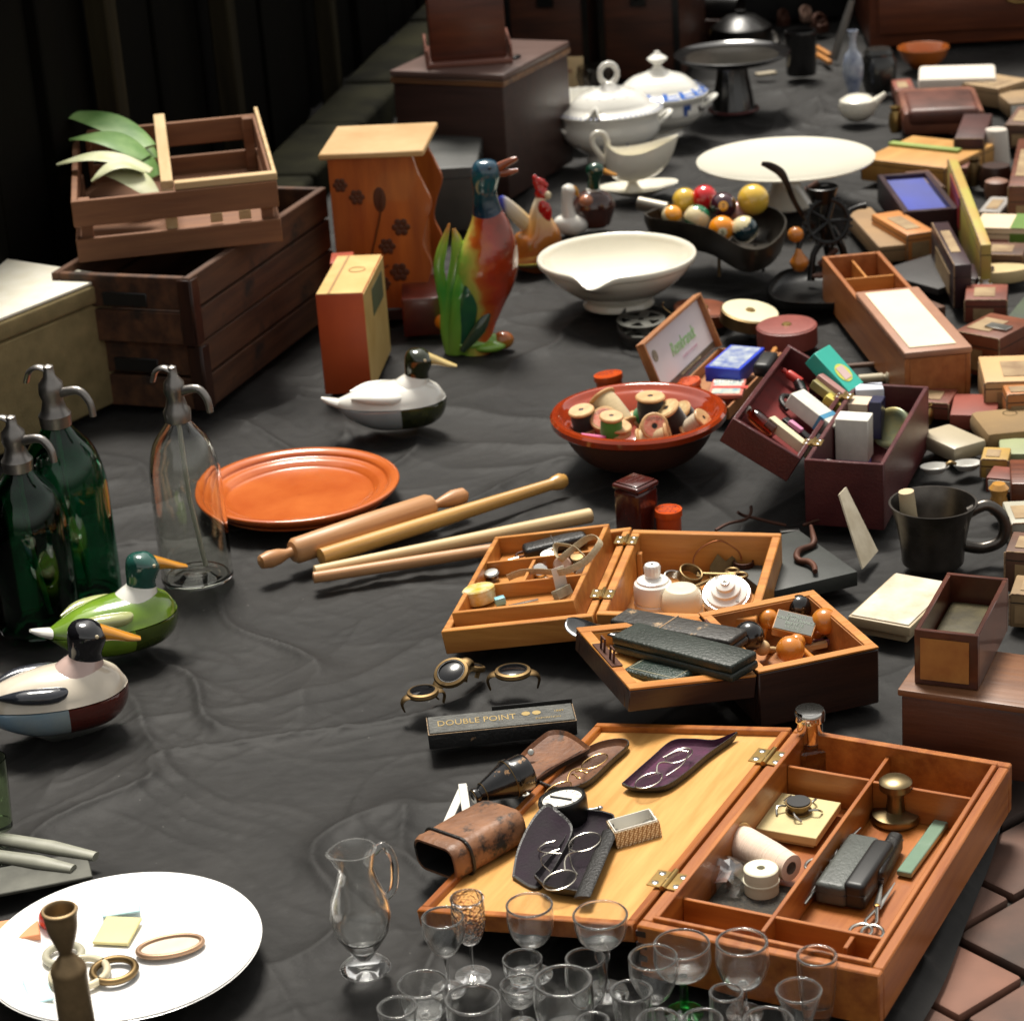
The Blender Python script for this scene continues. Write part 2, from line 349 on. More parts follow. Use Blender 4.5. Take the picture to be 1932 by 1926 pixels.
def cloth_h(x, y):
    wx = pn(x*2.1, y*2.1, 1)*.20+pn(x*7, y*7, 2)*.03; wy = pn(x*2.1, y*2.1, 3)*.20+pn(x*7, y*7, 4)*.03
    X, Y = x+wx, y+wy; m1 = np.clip(.5+.9*pn(x*2.6, y*2.6, 5), 0, 1); m2 = np.clip(.5+1.1*pn(x*3.7, y*3.7, 6), 0, 1)
    z = .0100*crease(X, Y, 38, 6, 1.5, 6, 7)*m1+.0105*crease(X, Y, -48, 5, 1.6, 7, 8)*(1-m1)
    z += .0026*crease(X, Y, 60, 13, 3, 8, 9)*m2+.0022*crease(X, Y, -15, 11, 3, 8, 10)*(1-m2)
    z += .0009*crease(X, Y, 25, 24, 5, 7, 11)*m2+.0009*crease(X, Y, -70, 22, 5, 7, 12)*m1+.0022*pn(x*9, y*7, 16)
    z += .0008*pn(x*34, y*26, 13)*m2+.0003*pn(x*80, y*80, 14)
    return np.minimum(z-.0150, -.0004)
cx0, cx1, cy0, cy1 = -1.6, 1.6, 1.35, 7.4; nx, ny = 620, 1150
tt = np.linspace(0, 1, ny+1)**1.5; yy = (cy0+(cy1-cy0)*tt)[:, None]
ex = np.minimum(cx1, .412+(yy-1.945)*.43+.006*np.sin(yy*11)+.008*pn(yy*5, yy*0, 15))
ss = np.linspace(0, 1, nx+1)[None, :]; xx_ = cx0+(ex-cx0)*ss; yy_ = yy+0*ss
zz_ = cloth_h(xx_, yy_); rim = np.clip((np.arange(nx+1)-(nx-6))/6.0, 0, 1)[None, :]*(ex < cx1-.01); zz_ = zz_*(1-rim)+rim*-.0225
co = np.stack([xx_, yy_, zz_], -1).reshape(-1, 3)
ii = (np.arange(ny)[:, None]*(nx+1)+np.arange(nx)[None, :]).ravel(); fc = np.stack([ii, ii+1, ii+nx+2, ii+nx+1], -1)
me = bpy.data.meshes.new('ground_cloth'); 
me.vertices.add(len(co)); me.vertices.foreach_set('co', co.ravel()); me.loops.add(fc.size); me.loops.foreach_set('vertex_index', fc.ravel().astype('i'))
me.polygons.add(len(fc)); me.polygons.foreach_set('loop_start', np.arange(0, fc.size, 4, dtype='i')); me.polygons.foreach_set('use_smooth', np.ones(len(fc), dtype=bool)); me.update(calc_edges=True); me.materials.append(clothm)
o = bpy.data.objects.new('ground_cloth', me); COL.objects.link(o)
tag(o, 'black wrinkled cotton cloth spread on the paving under all the goods', 'cloth')
# dark timber fence behind, boards leaning in the gloom, and a mossy stone kerb in front of it
ka, kb = P(430, 470, .05), P(820, 60, .05); kd = kb-ka; kl = kd.length; kang = math.atan2(kd.y, kd.x)
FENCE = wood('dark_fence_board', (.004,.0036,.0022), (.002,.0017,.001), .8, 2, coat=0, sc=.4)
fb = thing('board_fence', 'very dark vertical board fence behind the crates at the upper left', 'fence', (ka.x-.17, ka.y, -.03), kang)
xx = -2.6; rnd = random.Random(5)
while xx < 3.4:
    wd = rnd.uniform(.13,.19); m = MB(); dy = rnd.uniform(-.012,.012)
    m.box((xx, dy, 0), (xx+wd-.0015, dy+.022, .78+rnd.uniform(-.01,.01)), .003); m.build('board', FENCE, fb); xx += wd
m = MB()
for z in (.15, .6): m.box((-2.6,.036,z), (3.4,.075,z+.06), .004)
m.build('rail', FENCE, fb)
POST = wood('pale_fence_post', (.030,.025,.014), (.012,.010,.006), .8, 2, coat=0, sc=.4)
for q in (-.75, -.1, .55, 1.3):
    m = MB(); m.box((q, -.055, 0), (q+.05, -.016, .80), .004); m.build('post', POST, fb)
KERB = M('mossy_stone', (.026,.025,.014), .95, col2=(.004,.004,.003), sc=5, bump=1.0, bsc=25)
rnd = random.Random(9); s_ = -.25; i = 0
m = MB()
while s_ < kl+.8:
    ln = rnd.uniform(.28,.42); m.box((s_, -.02+rnd.uniform(-.01,.01), -.1), (s_+ln-.012, .10, .05+rnd.uniform(-.006,.006)), .012, seg=3); s_ += ln
o = m.build('kerb', KERB, loc=(ka.x, ka.y, 0), rz=kang); tag(o, 'low row of mossy kerb stones running back along the fence', None, kind='structure')
# added out of view to darken low reflections: a hedge far behind
BACKDROP_LEAF = M('backdrop_leaves', (.018,.028,.010), .7, var=.3, sc=20)
t = thing('backdrop_hedge', 'added leafy hedge in deep shade behind the fence at top left', 'backdrop_hedge', (-2.5, 9.0, -.03), R(6))
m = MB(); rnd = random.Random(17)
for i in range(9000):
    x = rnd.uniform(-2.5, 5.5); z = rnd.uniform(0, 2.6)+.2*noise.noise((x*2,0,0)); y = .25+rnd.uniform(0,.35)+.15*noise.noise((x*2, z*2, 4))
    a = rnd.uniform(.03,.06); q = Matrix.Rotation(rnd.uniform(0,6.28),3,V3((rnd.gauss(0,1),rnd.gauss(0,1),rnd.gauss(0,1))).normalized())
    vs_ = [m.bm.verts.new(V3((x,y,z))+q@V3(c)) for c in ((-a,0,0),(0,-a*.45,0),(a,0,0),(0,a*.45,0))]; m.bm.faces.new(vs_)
m.build('foliage', BACKDROP_LEAF, t)
m = MB()
for i in range(14): m.tube([(-2.2+i*.55,.45,0), (-2.15+i*.55,.42,1.2), (-2.3+i*.55,.5,2.4)], [.03,.02,.008], n=8)
m.build('stem', DARKW(2), t)

# tall dark walls added out of view to block the low sky
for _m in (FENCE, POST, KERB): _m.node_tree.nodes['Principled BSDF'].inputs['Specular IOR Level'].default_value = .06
WALLM = M('dark_blocker_render', (.045,.040,.030), .9, var=.3, sc=3, bump=.4)
for (nm, x, y, L_, rz, h_, lb) in (('back_sky_blocker', -6, 11.5, 14, 4, 6.5, 'tall dark wall added out of view behind the goods to block low sky'), ('left_sky_blocker', -3.6, 1.0, 11, 86, 3.0, 'dark wall added out of view left of the fence to block low sky')):
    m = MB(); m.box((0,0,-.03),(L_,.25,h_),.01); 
    o = m.build(nm, WALLM, loc=(x,y,0), rz=R(rz)); tag(o, lb, 'sky blocker')
# ---------------- large compartment box with its lid laid open ----------------
def hinge(parent, x, y, z, rz=0, s=1.0, tiltl=0):
    h = MB(); h.box((-.013*s,-.011*s,0), (-.0015*s,.011*s,.0012), .0003, M=RY(tiltl)); h.box((.0015*s,-.011*s,0), (.013*s,.011*s,.0012), .0003)
    h.tube([(0,-.0125*s,.0015), (0,.0125*s,.0015)], .0022*s, n=10)
    o = h.build('hinge', BRASS, parent, loc=(x,y,z), rz=rz)
    sc_ = MB()
    for px_ in (-.008*s, .008*s):
        for py_ in (-.0065*s, .0065*s):
            sc_.lathe([(0,.0022),(.0018*s,.002),(.0026*s,.0014),(.0026*s,.0008)], n=14, M=T(px_,py_,0) @ RY(tiltl if px_<0 else 0))
            sc_.box((px_-.0022*s,py_-.0003,.0021),(px_+.0022*s,py_+.0003,.0025),0)
    sc_.build('screw', STEEL, o)
    return o
HB = .050
FB = fr((1200,1745), (1655,1840), (1505,1375), HB); BW, BD = .215, .383
box_b = thing('sewing_box', 'large shallow wooden box with compartments and its lid lying open, lower right', 'wooden box', (FB[0].x, FB[0].y, 0), FB[1])
m = MB(); openbox(m, BW, BD, HB, .0105, .005, bev=.0015); m.build('body', AMBER(1), box_b)
m = MB(); openbox(m, BW-.0214, BD-.0214, HB+.0035-.006, .0045, .0008, z0=.006, x0=.0107, y0=.0107, bev=.0006); m.build('liner', AMBER(1), box_b)
def bdiv(p1, p2, ax, z=.043, side=''):
    a, b = lo(FB, *p1, z), lo(FB, *p2, z)
    lo_x, lo_y, hi_x, hi_y = .0155, .0155, BW-.0155, BD-.0155
    m = MB()
    if ax == 'y': x = (a.x+b.x)/2; m.box((x-.002, max(min(a.y,b.y),lo_y), .0072), (x+.002, min(max(a.y,b.y),hi_y), z), .0005)
    else:
        y = (a.y+b.y)/2
        if side == 'L': a.x, b.x = 0, LX-.0022
        if side == 'R': a.x, b.x = LX+.0022, 1
        m.box((max(min(a.x,b.x),lo_x), y-.002, .0071), (min(max(a.x,b.x),hi_x), y+.002, z-.0006), .0005)
    m.build('divider', AMBER(1 if ax == 'y' else 0), box_b)
bdiv((1429,1754), (1705,1400), 'y')
LX = (lo(FB,1429,1754,.043).x+lo(FB,1705,1400,.043).x)/2
bdiv((1282,1686), (1680,1776), 'x'); bdiv((1480,1443), (1650,1470), 'x', side='L'); bdiv((1655,1473), (1870,1512), 'x', side='R'); bdiv((1583,1785), (1630,1753), 'y', .040)
# dovetail joints showing at the corner of the box
m = MB()
for k in range(4): m.box((-.0006, -.0006, .005+k*.0115), (.0085, .004, .0105+k*.0115), .0002)
m.build('corner_joint', DARKW(1), box_b)
# lid, propped level at the hinge and resting on the cloth along its far edge
lidn = None
LW, LD = .216, .383; LT = math.asin((HB-.018)/LW)
Ml = T(0,0,HB) @ Matrix.Rotation(-LT, 4, 'Y')       # lid frame: x runs from -LW to 0, rim at z=0
lid = MB()
lid.box((-LW-.002,0,-.0175), (-.004,.0085,0), .0012, M=Ml); lid.box((-LW-.002,LD-.0085,-.0175), (-.004,LD,0), .0012, M=Ml)
lid.box((-LW-.002,.0085,-.0175), (-LW+.0065,LD-.0085,-.0003), .0012, M=Ml); lid.box((-.0125,.0085,-.0175), (-.004,LD-.0085,-.0003), .0012, M=Ml)
ld = lid.build('lid', AMBER(1), box_b)
m = MB(); m.box((-LW+.0065,.0085,-.0172), (-.0125,LD-.0085,-.0065), 0, M=Ml); m.build('lid_panel', LIDW(1), ld)
for yy in (.075, .315): hinge(box_b, -.0015, yy, HB+.0003, 0, 1.25, 0)
MBW = Matrix.Translation((FB[0].x, FB[0].y, 0)) @ Matrix.Rotation(FB[1], 4, 'Z') @ Ml
LN = (MBW.to_3x3() @ V3((0,0,1))).normalized(); LO = MBW @ V3((-.1,.1,-.0065))
def onlid(u, v, h=0): return PP(u, v, LO+LN*h, LN)
def head(a, b): d = b-a; return math.atan2(d.y, d.x)
def inB(u, v, z=.0085): return P(u, v, z)
# ---- spectacles and their cases ----
def thin(key, tint, refl, rough=.02):
    m, n, b = _base(key); n.nodes.remove(b); o = n.nodes['Material Output']
    tr = n.nodes.new('ShaderNodeBsdfTransparent'); tr.inputs[0].default_value = (*tint, 1); g = n.nodes.new('ShaderNodeBsdfGlossy'); g.inputs['Roughness'].default_value = rough
    f = n.nodes.new('ShaderNodeLayerWeight'); f.inputs[0].default_value = .5; pw = n.nodes.new('ShaderNodeMath'); pw.operation = 'MULTIPLY_ADD'; n.links.new(f.outputs[1], pw.inputs[0]); pw.inputs[1].default_value = refl-1; pw.inputs[2].default_value = .13; mx = n.nodes.new('ShaderNodeMixShader'); n.links.new(pw.outputs[0], mx.inputs[0]); n.links.new(tr.outputs[0], mx.inputs[1]); n.links.new(g.outputs[0], mx.inputs[2]); n.links.new(mx.outputs[0], o.inputs[0]); return m
LENS = thin('spectacle_glass', (.98,.98,.98), 1.22)
VELVET = M('plum_velvet', (.085,.012,.050), .95, var=.3, sc=40, sheen=.12, bump=.3, bsc=300)
VELVD = M('dark_plum_velvet', (.012,.003,.011), .95, var=.3, sc=40, sheen=.04, bump=.3, bsc=300)
LEATH = M('black_case_leather', (.012,.011,.010), .42, var=.3, bump=.5, bsc=420)
BROWNL = M('worn_brown_leather', (.20,.080,.030), .55, col2=(.07,.026,.013), sc=22, bump=.5, bsc=140, wear=(.025,.018,.014), wsc=40, wth=.58, edge=.1)
WIRE = M('nickel_wire', (.62,.58,.50), .25, 1, var=.1)
GOLDW = M('gold_wire', (.62,.40,.17), .25, 1, var=.1)
def spectacles(label, c1, c2, rl, nrm, frame=WIRE, temples=(), oval=.86, lift=.004, group=None, tray=None):
    """c1, c2: lens centres in space; rl lens radius; temples: list of paths in local coordinates"""
    mid = (c1+c2)/2; n = V3(nrm).normalized(); x = (c2-c1).normalized(); y = n.cross(x); rot = Matrix((x, y, n)).transposed()
    hd = (c2-c1).length/2
    t = thing('spectacles', label, 'spectacles', mid+n*lift, rot=rot, group=group)
    for s_ in (-1, 1):
        m = MB(); m.torus((s_*hd,0,0), rl, .0006, n=44, m=8, sy=oval); m.build('rim', frame, t)
        m = MB(); m.lathe([(0,.0009),(rl*.6,.0007),(rl*.985,.0001),(rl*.985,-.0006),(rl*.6,-.0001),(0,.0001)], n=40, sy=oval, M=T(s_*hd,0,0)); m.build('lens', LENS, t)
    m = MB(); g = hd-rl; m.tube([(-g-.0005,.001,0), (-g*.5,.004,.003), (0,.0052,.004), (g*.5,.004,.003), (g+.0005,.001,0)], .0009, k=4, n=8); m.build('bridge', frame, t)
    for p_ in temples: m = MB(); m.tube(p_, .0006, k=6, n=8); m.build('temple', frame, t)
    return t
def shell(m, n1, out, depth, thick=.0018, nseg=None):
    """shallow dish with a given outline (x, y), rim at z=depth"""
    c = (sum(p[0] for p in out)/len(out), sum(p[1] for p in out)/len(out))
    def ring(k, z): return [m.bm.verts.new((c[0]+(p[0]-c[0])*k, c[1]+(p[1]-c[1])*k, z)) for p in out]
    R_ = [ring(.80,0), ring(.93,depth*.18), ring(1,depth*.7), ring(1,depth), ring(.972,depth), ring(.965,depth*.7), ring(.90,depth*.3), ring(.76,thick)]
    n = len(out)
    f0 = []
    for a, b in zip(R_, R_[1:]):
        for i in range(n): f0.append(m.bm.faces.new((a[i], a[(i+1)%n], b[(i+1)%n], b[i])))
    f0.append(m.bm.faces.new(R_[0][::-1])); f0.append(m.bm.faces.new(R_[-1]))
    for f in f0: f.smooth = True
    for f in f0[4*n:]: f.material_index = n1
    for f in f0[:4*n]: f.material_index = 0
    f0[-2].material_index = 0
def smooth_out(pts, k=6): o = cr(pts+[pts[0]], k); return [q[:2] for q in o[:-1]]
def case_from_pixels(name, label, cat, pts, depth, mats, h=0, extra=None):
    """spectacle case half: outline traced on the lid plane"""
    w_ = [onlid(u, v, h) for u, v in pts]; c = sum(w_, V3((0,0,0)))/len(w_)
    rot = tilt(LN); inv = rot.transposed(); o2 = [tuple((inv @ (q-c)))[:2] for q in w_]
    t = thing(name, label, cat, c, rot=rot)
    m = MB(); shell(m, 1, smooth_out([tuple(p) for p in o2]), depth); m.build('case_half', mats, t)
    return t, rot, inv, c
# brown leather case, open, with pince-nez
t, rot, inv, c = case_from_pixels('glasses_case', 'open brown leather spectacle case with black rim, leftmost of the cases in the lid', 'glasses case',
    [(1015,1487),(1060,1502),(1110,1490),(1160,1445),(1189,1418),(1180,1408),(1150,1410),(1120,1420),(1075,1445),(1030,1470)], .009, [LEATH, BROWNL])
m = MB(); fl = [inv @ (onlid(u,v,.004)-c) for u,v in [(1010,1488),(968,1470),(985,1438),(1025,1402),(1045,1392),(1075,1395),(1110,1418),(1112,1428),(1060,1455)]]
out = smooth_out([(q.x,q.y) for q in fl]); cc = V3((sum(q[0] for q in out)/len(out), sum(q[1] for q in out)/len(out), 0))
rings = [[m.bm.verts.new((cc.x+(x-cc.x)*k, cc.y+(y-cc.y)*k, z)) for x,y in out] for k, z in ((.7,.004),(.95,.007),(1,.012),(.97,.0135),(.9,.0095),(.55,.0075))]
fs = []
for a, b in zip(rings, rings[1:]): fs += [m.bm.faces.new((a[i],a[(i+1)%len(out)],b[(i+1)%len(out)],b[i])) for i in range(len(out))]
fs += [m.bm.faces.new(rings[0][::-1]), m.bm.faces.new(rings[-1])]
for f in fs: f.smooth = True; f.material_index = 1
for f in fs[:len(out)*2]: f.material_index = 0
m.build('flap', [LEATH, BROWNL], t)
m = MB(); m.lathe([(0,.004),(.003,.003),(.0035,.001),(.0035,0)], n=20, M=T(*(inv @ (onlid(1002,1420,.016)-c))) @ RX(50)); m.build('snap_button', STEEL, t)
sp = spectacles('rimless oval pince-nez with gold bridge lying in the open brown leather case', onlid(1053,1489,.013), onlid(1122,1436,.013), px(33,onlid(1053,1489,.01)), LN, GOLDW, oval=.62, lift=0)
for s_ in (-1,1):
    m = MB(); m.tube([(s_*.003,.003,.002),(s_*.0045,-.002,.003),(s_*.006,-.006,.001)], .0009, k=3, n=8); m.ell((s_*.006,-.007,.001),(.0018,.003,.001)); m.build('nose_pad', GOLDW, sp)
# long purple lined case with round spectacles
t, rot, inv, c = case_from_pixels('glasses_case', 'pointed black case with purple velvet lining, farthest of the cases, lying open on the lid', 'glasses case',
    [(1176,1493),(1196,1501),(1250,1500),(1290,1478),(1340,1436),(1394,1396),(1352,1410),(1310,1408),(1270,1412),(1230,1445)], .009, [LEATH, VELVET])
spectacles('pair of round silver spectacles lying on the purple velvet of the pointed case', onlid(1224,1472,.014), onlid(1281,1425,.014), px(32,onlid(1253,1450,.01)), LN, WIRE, oval=.72, lift=0,
    temples=[[(-.016,-.013,.001),(.005,-.017,.002),(.028,-.010,.001),(.042,-.002,0)], [(.016,.011,.002),(.033,.004,.002),(.036,-.006,0)]])
# hinged black case in the foreground with wire spectacles
t, rot, inv, c = case_from_pixels('glasses_case', 'hinged black case with dark plum velvet lining, nearest of the cases, behind the wine glasses', 'glasses case',
    [(1012,1672),(1035,1692),(1075,1700),(1112,1698),(1140,1640),(1164,1568),(1150,1553),(1112,1548),(1085,1556),(1070,1600),(1040,1640)], .012, [LEATH, VELVD])
m = MB(); fl = [inv @ (onlid(u,v,hh)-c) for u,v,hh in [(966,1652,.004),(975,1605,.010),(1000,1550,.022),(1030,1516,.030),(1050,1525,.028),(1080,1558,.014),(1066,1600,.008),(1030,1660,.004),(1005,1675,.003)]]
out = cr([tuple(q) for q in fl]+[tuple(fl[0])], 5)[:-1]; A_ = [m.bm.verts.new(q) for q in out]; B_ = [m.bm.verts.new((q[0],q[1],q[2]-.008)) for q in out]; n_ = len(out)
cq = V3((0,0,0))
for q in out: cq += V3(q)/n_
C_ = [m.bm.verts.new((V3(q)-cq)*.93+cq+V3((0,0,-.0008))) for q in out]; D_ = m.bm.verts.new(cq+V3((0,0,.0005)))
fs = [m.bm.faces.new((A_[i],A_[(i+1)%n_],B_[(i+1)%n_],B_[i])) for i in range(n_)]+[m.bm.faces.new(B_[::-1])]+[m.bm.faces.new((A_[i],A_[(i+1)%n_],C_[(i+1)%n_],C_[i])) for i in range(n_)]
f2 = [m.bm.faces.new((C_[i],C_[(i+1)%n_],D_)) for i in range(n_)]
for f in f2: f.material_index = 1; f.smooth = True
m.build('flap', [LEATH, VELVD], t)
m = MB(); q1, q2 = inv @ (onlid(1098,1693,.0125)-c), inv @ (onlid(1152,1566,.0125)-c)
m.tube([tuple(q1), tuple(q2)], [(.0075,.0016)]*2, n=14); m.build('rim_band', LEATH, t)
spectacles('round wire spectacles with curled ear hooks in the nearest black case', onlid(1056,1660,.0155), onlid(1103,1588,.0155), px(38,onlid(1080,1625,.014)), LN, WIRE, oval=.80, lift=0,
    temples=[[(-.026,-.014,0),(-.012,-.004,.002),(.006,.004,.003),(.022,.010,.003),(.034,.012,.002)], [(-.022,.013,.001),(-.008,.026,.002),(.006,.031,.001),(.016,.027,0),(.022,.020,0)], [(.012,.014,.001),(.012,.029,.002),(.020,.040,.001),(.033,.038,0),(.038,.030,0)]])
# pocket instrument, black round case with dial
p0 = onlid(1070,1552,0); rr = px(46,p0); t = thing('pocket_barometer', 'round black instrument with white dial standing behind the nearest glasses case', 'instrument', p0, rot=tilt(LN, .2))
m = MB(); m.lathe([(0,0),(rr*.9,0),(rr*.96,.004),(rr,.018),(rr*1.02,.024),(rr*.98,.027),(rr*.86,.0275),(rr*.83,.024),(0,.024)], n=56); m.build('case', IRON, t)
m = MB(); m.lathe([(0,.0255),(rr*.82,.0252),(rr*.82,.0246),(0,.0246)], n=48); m.build('dial', PAPER, t)
m = MB(); m.box((-.0012,-rr*.5,.0258), (.0012,rr*.6,.0266), .0002, M=RZ(40)); m.build('needle', BLACK, t)
m = MB(); m.tube([(rr*.8,-.006,.010),(rr*1.38,-.010,.010)], .0016, n=10); m.ell((rr*1.4,-.010,.010),(.003,.0026,.0026)); m.build('catch', STEEL, t)
for i in range(12): text('|', .005, BLACK, t, (rr*.68*math.cos(i*PI/6), rr*.68*math.sin(i*PI/6), .0257), (0,0,i*PI/6-PI/2), .0001)
# small gold patterned box with a silver spoon in it
GOLDP, n, b = _base('gold_lattice_paper'); tc = n.nodes.new('ShaderNodeTexCoord'); mp = n.nodes.new('ShaderNodeMapping'); mp.inputs['Rotation'].default_value = (R(45),R(45),R(45)); ck = n.nodes.new('ShaderNodeTexVoronoi'); ck.distance='CHEBYCHEV'; ck.inputs['Scale'].default_value=480; ck.inputs['Randomness'].default_value=0
n.links.new(tc.outputs['Object'], mp.inputs[0]); n.links.new(mp.outputs[0], ck.inputs[0]); cp = n.nodes.new('ShaderNodeValToRGB'); cp.color_ramp.elements[0].position=.30; cp.color_ramp.elements[1].position=.42; cp.color_ramp.elements[0].color=(.72,.66,.5,1); cp.color_ramp.elements[1].color=(.22,.11,.03,1); n.links.new(ck.outputs[0], cp.inputs[0]); n.links.new(cp.outputs[0], b.inputs['Base Color']); b.inputs['Roughness'].default_value=.4
a_, b_, c_ = onlid(1165,1602), onlid(1250,1578), onlid(1240,1545); xw = (b_-a_).length; ang = head(a_, b_)
t = thing('gift_box', 'small open box of gold lattice paper with white lining, beside the nearest glasses case', 'box', a_, rot=tilt(LN, ang))
m = MB(); openbox(m, xw, .030, .016, .0012, .001, bev=.0003); m.build('body', GOLDP, t)
m = MB(); openbox(m, xw-.003, .027, .0160, .0010, .0012, z0=.0012, x0=.0015, y0=.0015, bev=.0002); m.build('lining', PAPER, t)
t2 = thing('silver_spoon', 'tiny silver spoon lying in the gold lattice box', 'spoon', a_+LN*.0075, rot=tilt(LN, ang))
m = MB(); m.tube([(.004,.008,0),(.018,.012,.001),(.030,.015,.002)], [.0012,.001,.0012], n=8, k=3); m.ell((.036,.017,.002), (.008,.0042,.0016), M=RZ(18)); m.build('body', STEEL, t2)
# brown leather binocular-like case
p1, p2 = onlid(835,1650), onlid(960,1600)
t = thing('leather_case', 'scuffed brown leather case with open flap end on the near left corner of the lid', 'leather case', p1, rot=tilt(LN, R(40)))
def rrect(w_, h_, r, n=6):
    o = []
    for cx_, cy_, a0 in ((w_/2-r,h_/2-r,0),(-w_/2+r,h_/2-r,90),(-w_/2+r,-h_/2+r,180),(w_/2-r,-h_/2+r,270)):
        for i in range(n+1): a = R(a0+90*i/n); o.append((cx_+r*math.cos(a), cy_+r*math.sin(a)))
    return o
SCUFF = M('scuffed_tan_leather', (.26,.115,.05), .5, col2=(.12,.05,.022), sc=20, bump=.6, bsc=120, wear=(.014,.012,.010), wsc=28, wth=.53, edge=.09)
m = MB(); W_, H_ = .064, .034
secs = [(-.004,.93),(0,1.0),(.003,1.03),(.006,1.0),(.05,1.03),(.078,1.0),(.083,.9)]
rings = []
for x, k in secs:
    o_ = rrect(W_*k, H_*k, .012*k); rings.append([m.bm.verts.new((x, p[0], p[1]+H_/2+.001)) for p in o_])
inner = [[m.bm.verts.new((x, p[0], p[1]+H_/2+.001)) for p in rrect(W_*.84, H_*.80, .009)] for x in (-.004, .030)]
nn = len(rings[0]); fs = []
for a, b in zip(rings, rings[1:]): fs += [m.bm.faces.new((a[i],a[(i+1)%nn],b[(i+1)%nn],b[i])) for i in range(nn)]
fs += [m.bm.faces.new(rings[-1])]+[m.bm.faces.new((rings[0][i],rings[0][(i+1)%nn],inner[0][(i+1)%nn],inner[0][i])) for i in range(nn)]
fi = [m.bm.faces.new((inner[0][i],inner[0][(i+1)%nn],inner[1][(i+1)%nn],inner[1][i])) for i in range(nn)]+[m.bm.faces.new(inner[1])]
for f in fs: f.smooth = True
for f in fi: f.material_index = 1
m.build('body', [SCUFF, BLACK], t)
m = MB(); m.tube([(.014, p[0], p[1]+H_/2+.001) for p in rrect(W_*1.05, H_*1.06, .013)], .0016, n=8, closed=True); m.build('strap', LEATH, t)
# black enamelled opera glass barrel
ENAM = M('worn_black_enamel', (.008,.008,.009), .22, var=.2, wear=(.30,.17,.08), wsc=42, wth=.60, coat=.4, edge=.03)
p0 = onlid(905,1549); ax = Matrix.Translation(p0+LN*.026) @ tilt(LN, R(28)).to_4x4() @ RY(86)
t = thing('opera_glass', 'worn black enamelled optical tube with brass edges lying behind the leather case', 'optical tube', p0+LN*.0) ; t.matrix_world = ax @ Matrix.Scale(.78, 4)
m = MB(); m.lathe([(.004,-.002),(.0085,-.002),(.0105,0),(.0105,.004),(.0085,.007),(.0125,.014),(.019,.034),(.0245,.050),(.0255,.0515),(.0255,.055),(.0235,.0565),(.0235,.074),(.021,.078),(0,.078)], n=44); m.build('barrel', ENAM, t)
for z_, r_ in ((-.0012,.0092),(.0125,.0124),(.0497,.0249)): m = MB(); m.torus((0,0,z_), r_, .0007, n=40, m=6); m.build('brass_ring', DBRASS, t)
m = MB(); m.lathe([(0,.001),(.0042,.0005),(.0042,-.0012),(0,-.0012)], n=20); m.build('eyepiece', BLACK, t)
# folding white ruler
IVORY = M('white_painted_metal', (.66,.64,.58), .4, var=.06, sc=30)
pts = [(840,1562),(873,1484),(884,1556),(945,1472),(990,1496)]
w3 = [P(u,v,.004+.0022*i) for i, (u,v) in enumerate(pts)]
t = thing('folding_rule', 'white folding rule zigzagging on the cloth left of the black optical tube', 'ruler', w3[0])
for i in range(4):
    a, b = w3[i]-w3[0], w3[i+1]-w3[0]; ln = (b-a).length; m = MB(); ang = math.atan2((b-a).y, (b-a).x); wd = .0085
    m.box((-.004,-wd/2,.0001), (ln+.004,wd/2,.0018), .0006, M=T(a.x,a.y,min(a.z,b.z)) @ RZ(math.degrees(ang))); m.build('rule_section', IVORY, t)
    m = MB(); m.lathe([(0,.0026),(.0018,.0024),(.0022,.0016)], n=12, M=T(b.x,b.y,min(a.z,b.z)+.001)); m.build('rivet', BRASS, t)
# ---- in the compartments of the large box ----
p0 = inB(1530,1456,.0085); t = thing('scent_bottle', 'square glass flask with tall chrome cap in the far left compartment of the large box', 'bottle', p0, R(12))
sq = px(62,p0)/2; m = MB(); m.box((-sq,-sq,0), (sq,sq,.030), .003, seg=3); m.lathe([(.012,.030),(.012,.036)], n=24); m.build('bottle', glass('thick_glass',(.93,.93,.9)), t)
m = MB(); m.lathe([(.0115,.0335),(.0118,.034),(.0125,.036),(.0125,.056),(.0148,.0575),(.0148,.0665),(.0135,.0685),(0,.0692)], n=40); m.build('cap', CHROME, t)
CARDT = M('tan_card', (.62,.50,.24), .6, var=.12, sc=14, wear=(.30,.20,.08), wsc=20, wth=.64)
f = fr((1425,1560), (1540,1580), (1475,1493), .022); t = thing('card_tray', 'flat cream card mount carrying watch parts in the large box', 'card', (f[0].x,f[0].y,.0085), f[1])
m = MB(); m.box((.004,.004,0), (f[2]-.004,f[3]-.004,.004), 0); m.box((0,0,.0042), (f[2],f[3],.0125), .0006); m.build('card', CARDT, t)
t = thing('watch_movement', 'small open watch movement with metal legs resting on the cream card', 'watch part', P(1507,1530,.0215), .3)
m = MB(); m.lathe([(0,0),(.0125,0),(.0125,.0015),(.009,.002),(.009,.008),(.0125,.0085),(.0125,.010),(0,.010)], n=36); m.build('movement', DBRASS, t)
m = MB(); m.lathe([(0,.0102),(.011,.0102),(.011,.0112),(0,.0112)], n=36); m.build('dial', BLACK, t)
m = MB()
for a in range(5): m.tube([(.012*math.cos(a*1.3),.012*math.sin(a*1.3),.005),(.020*math.cos(a*1.3+.2),.020*math.sin(a*1.3+.2),.006),(.022*math.cos(a*1.3+.5),.022*math.sin(a*1.3+.5),.001)], .0011, n=6, k=2)
m.build('clasp', STEEL, t)
THREADP = M('pale_pink_thread', (.78,.62,.50), .7, col2=(.68,.50,.38), sc=1, stretch=(8,8,900), sheen=.3, bump=.6, bsc=1)
SPOOLC = wood('spool_wood', (.56,.36,.14), (.42,.24,.08), .5, 2)
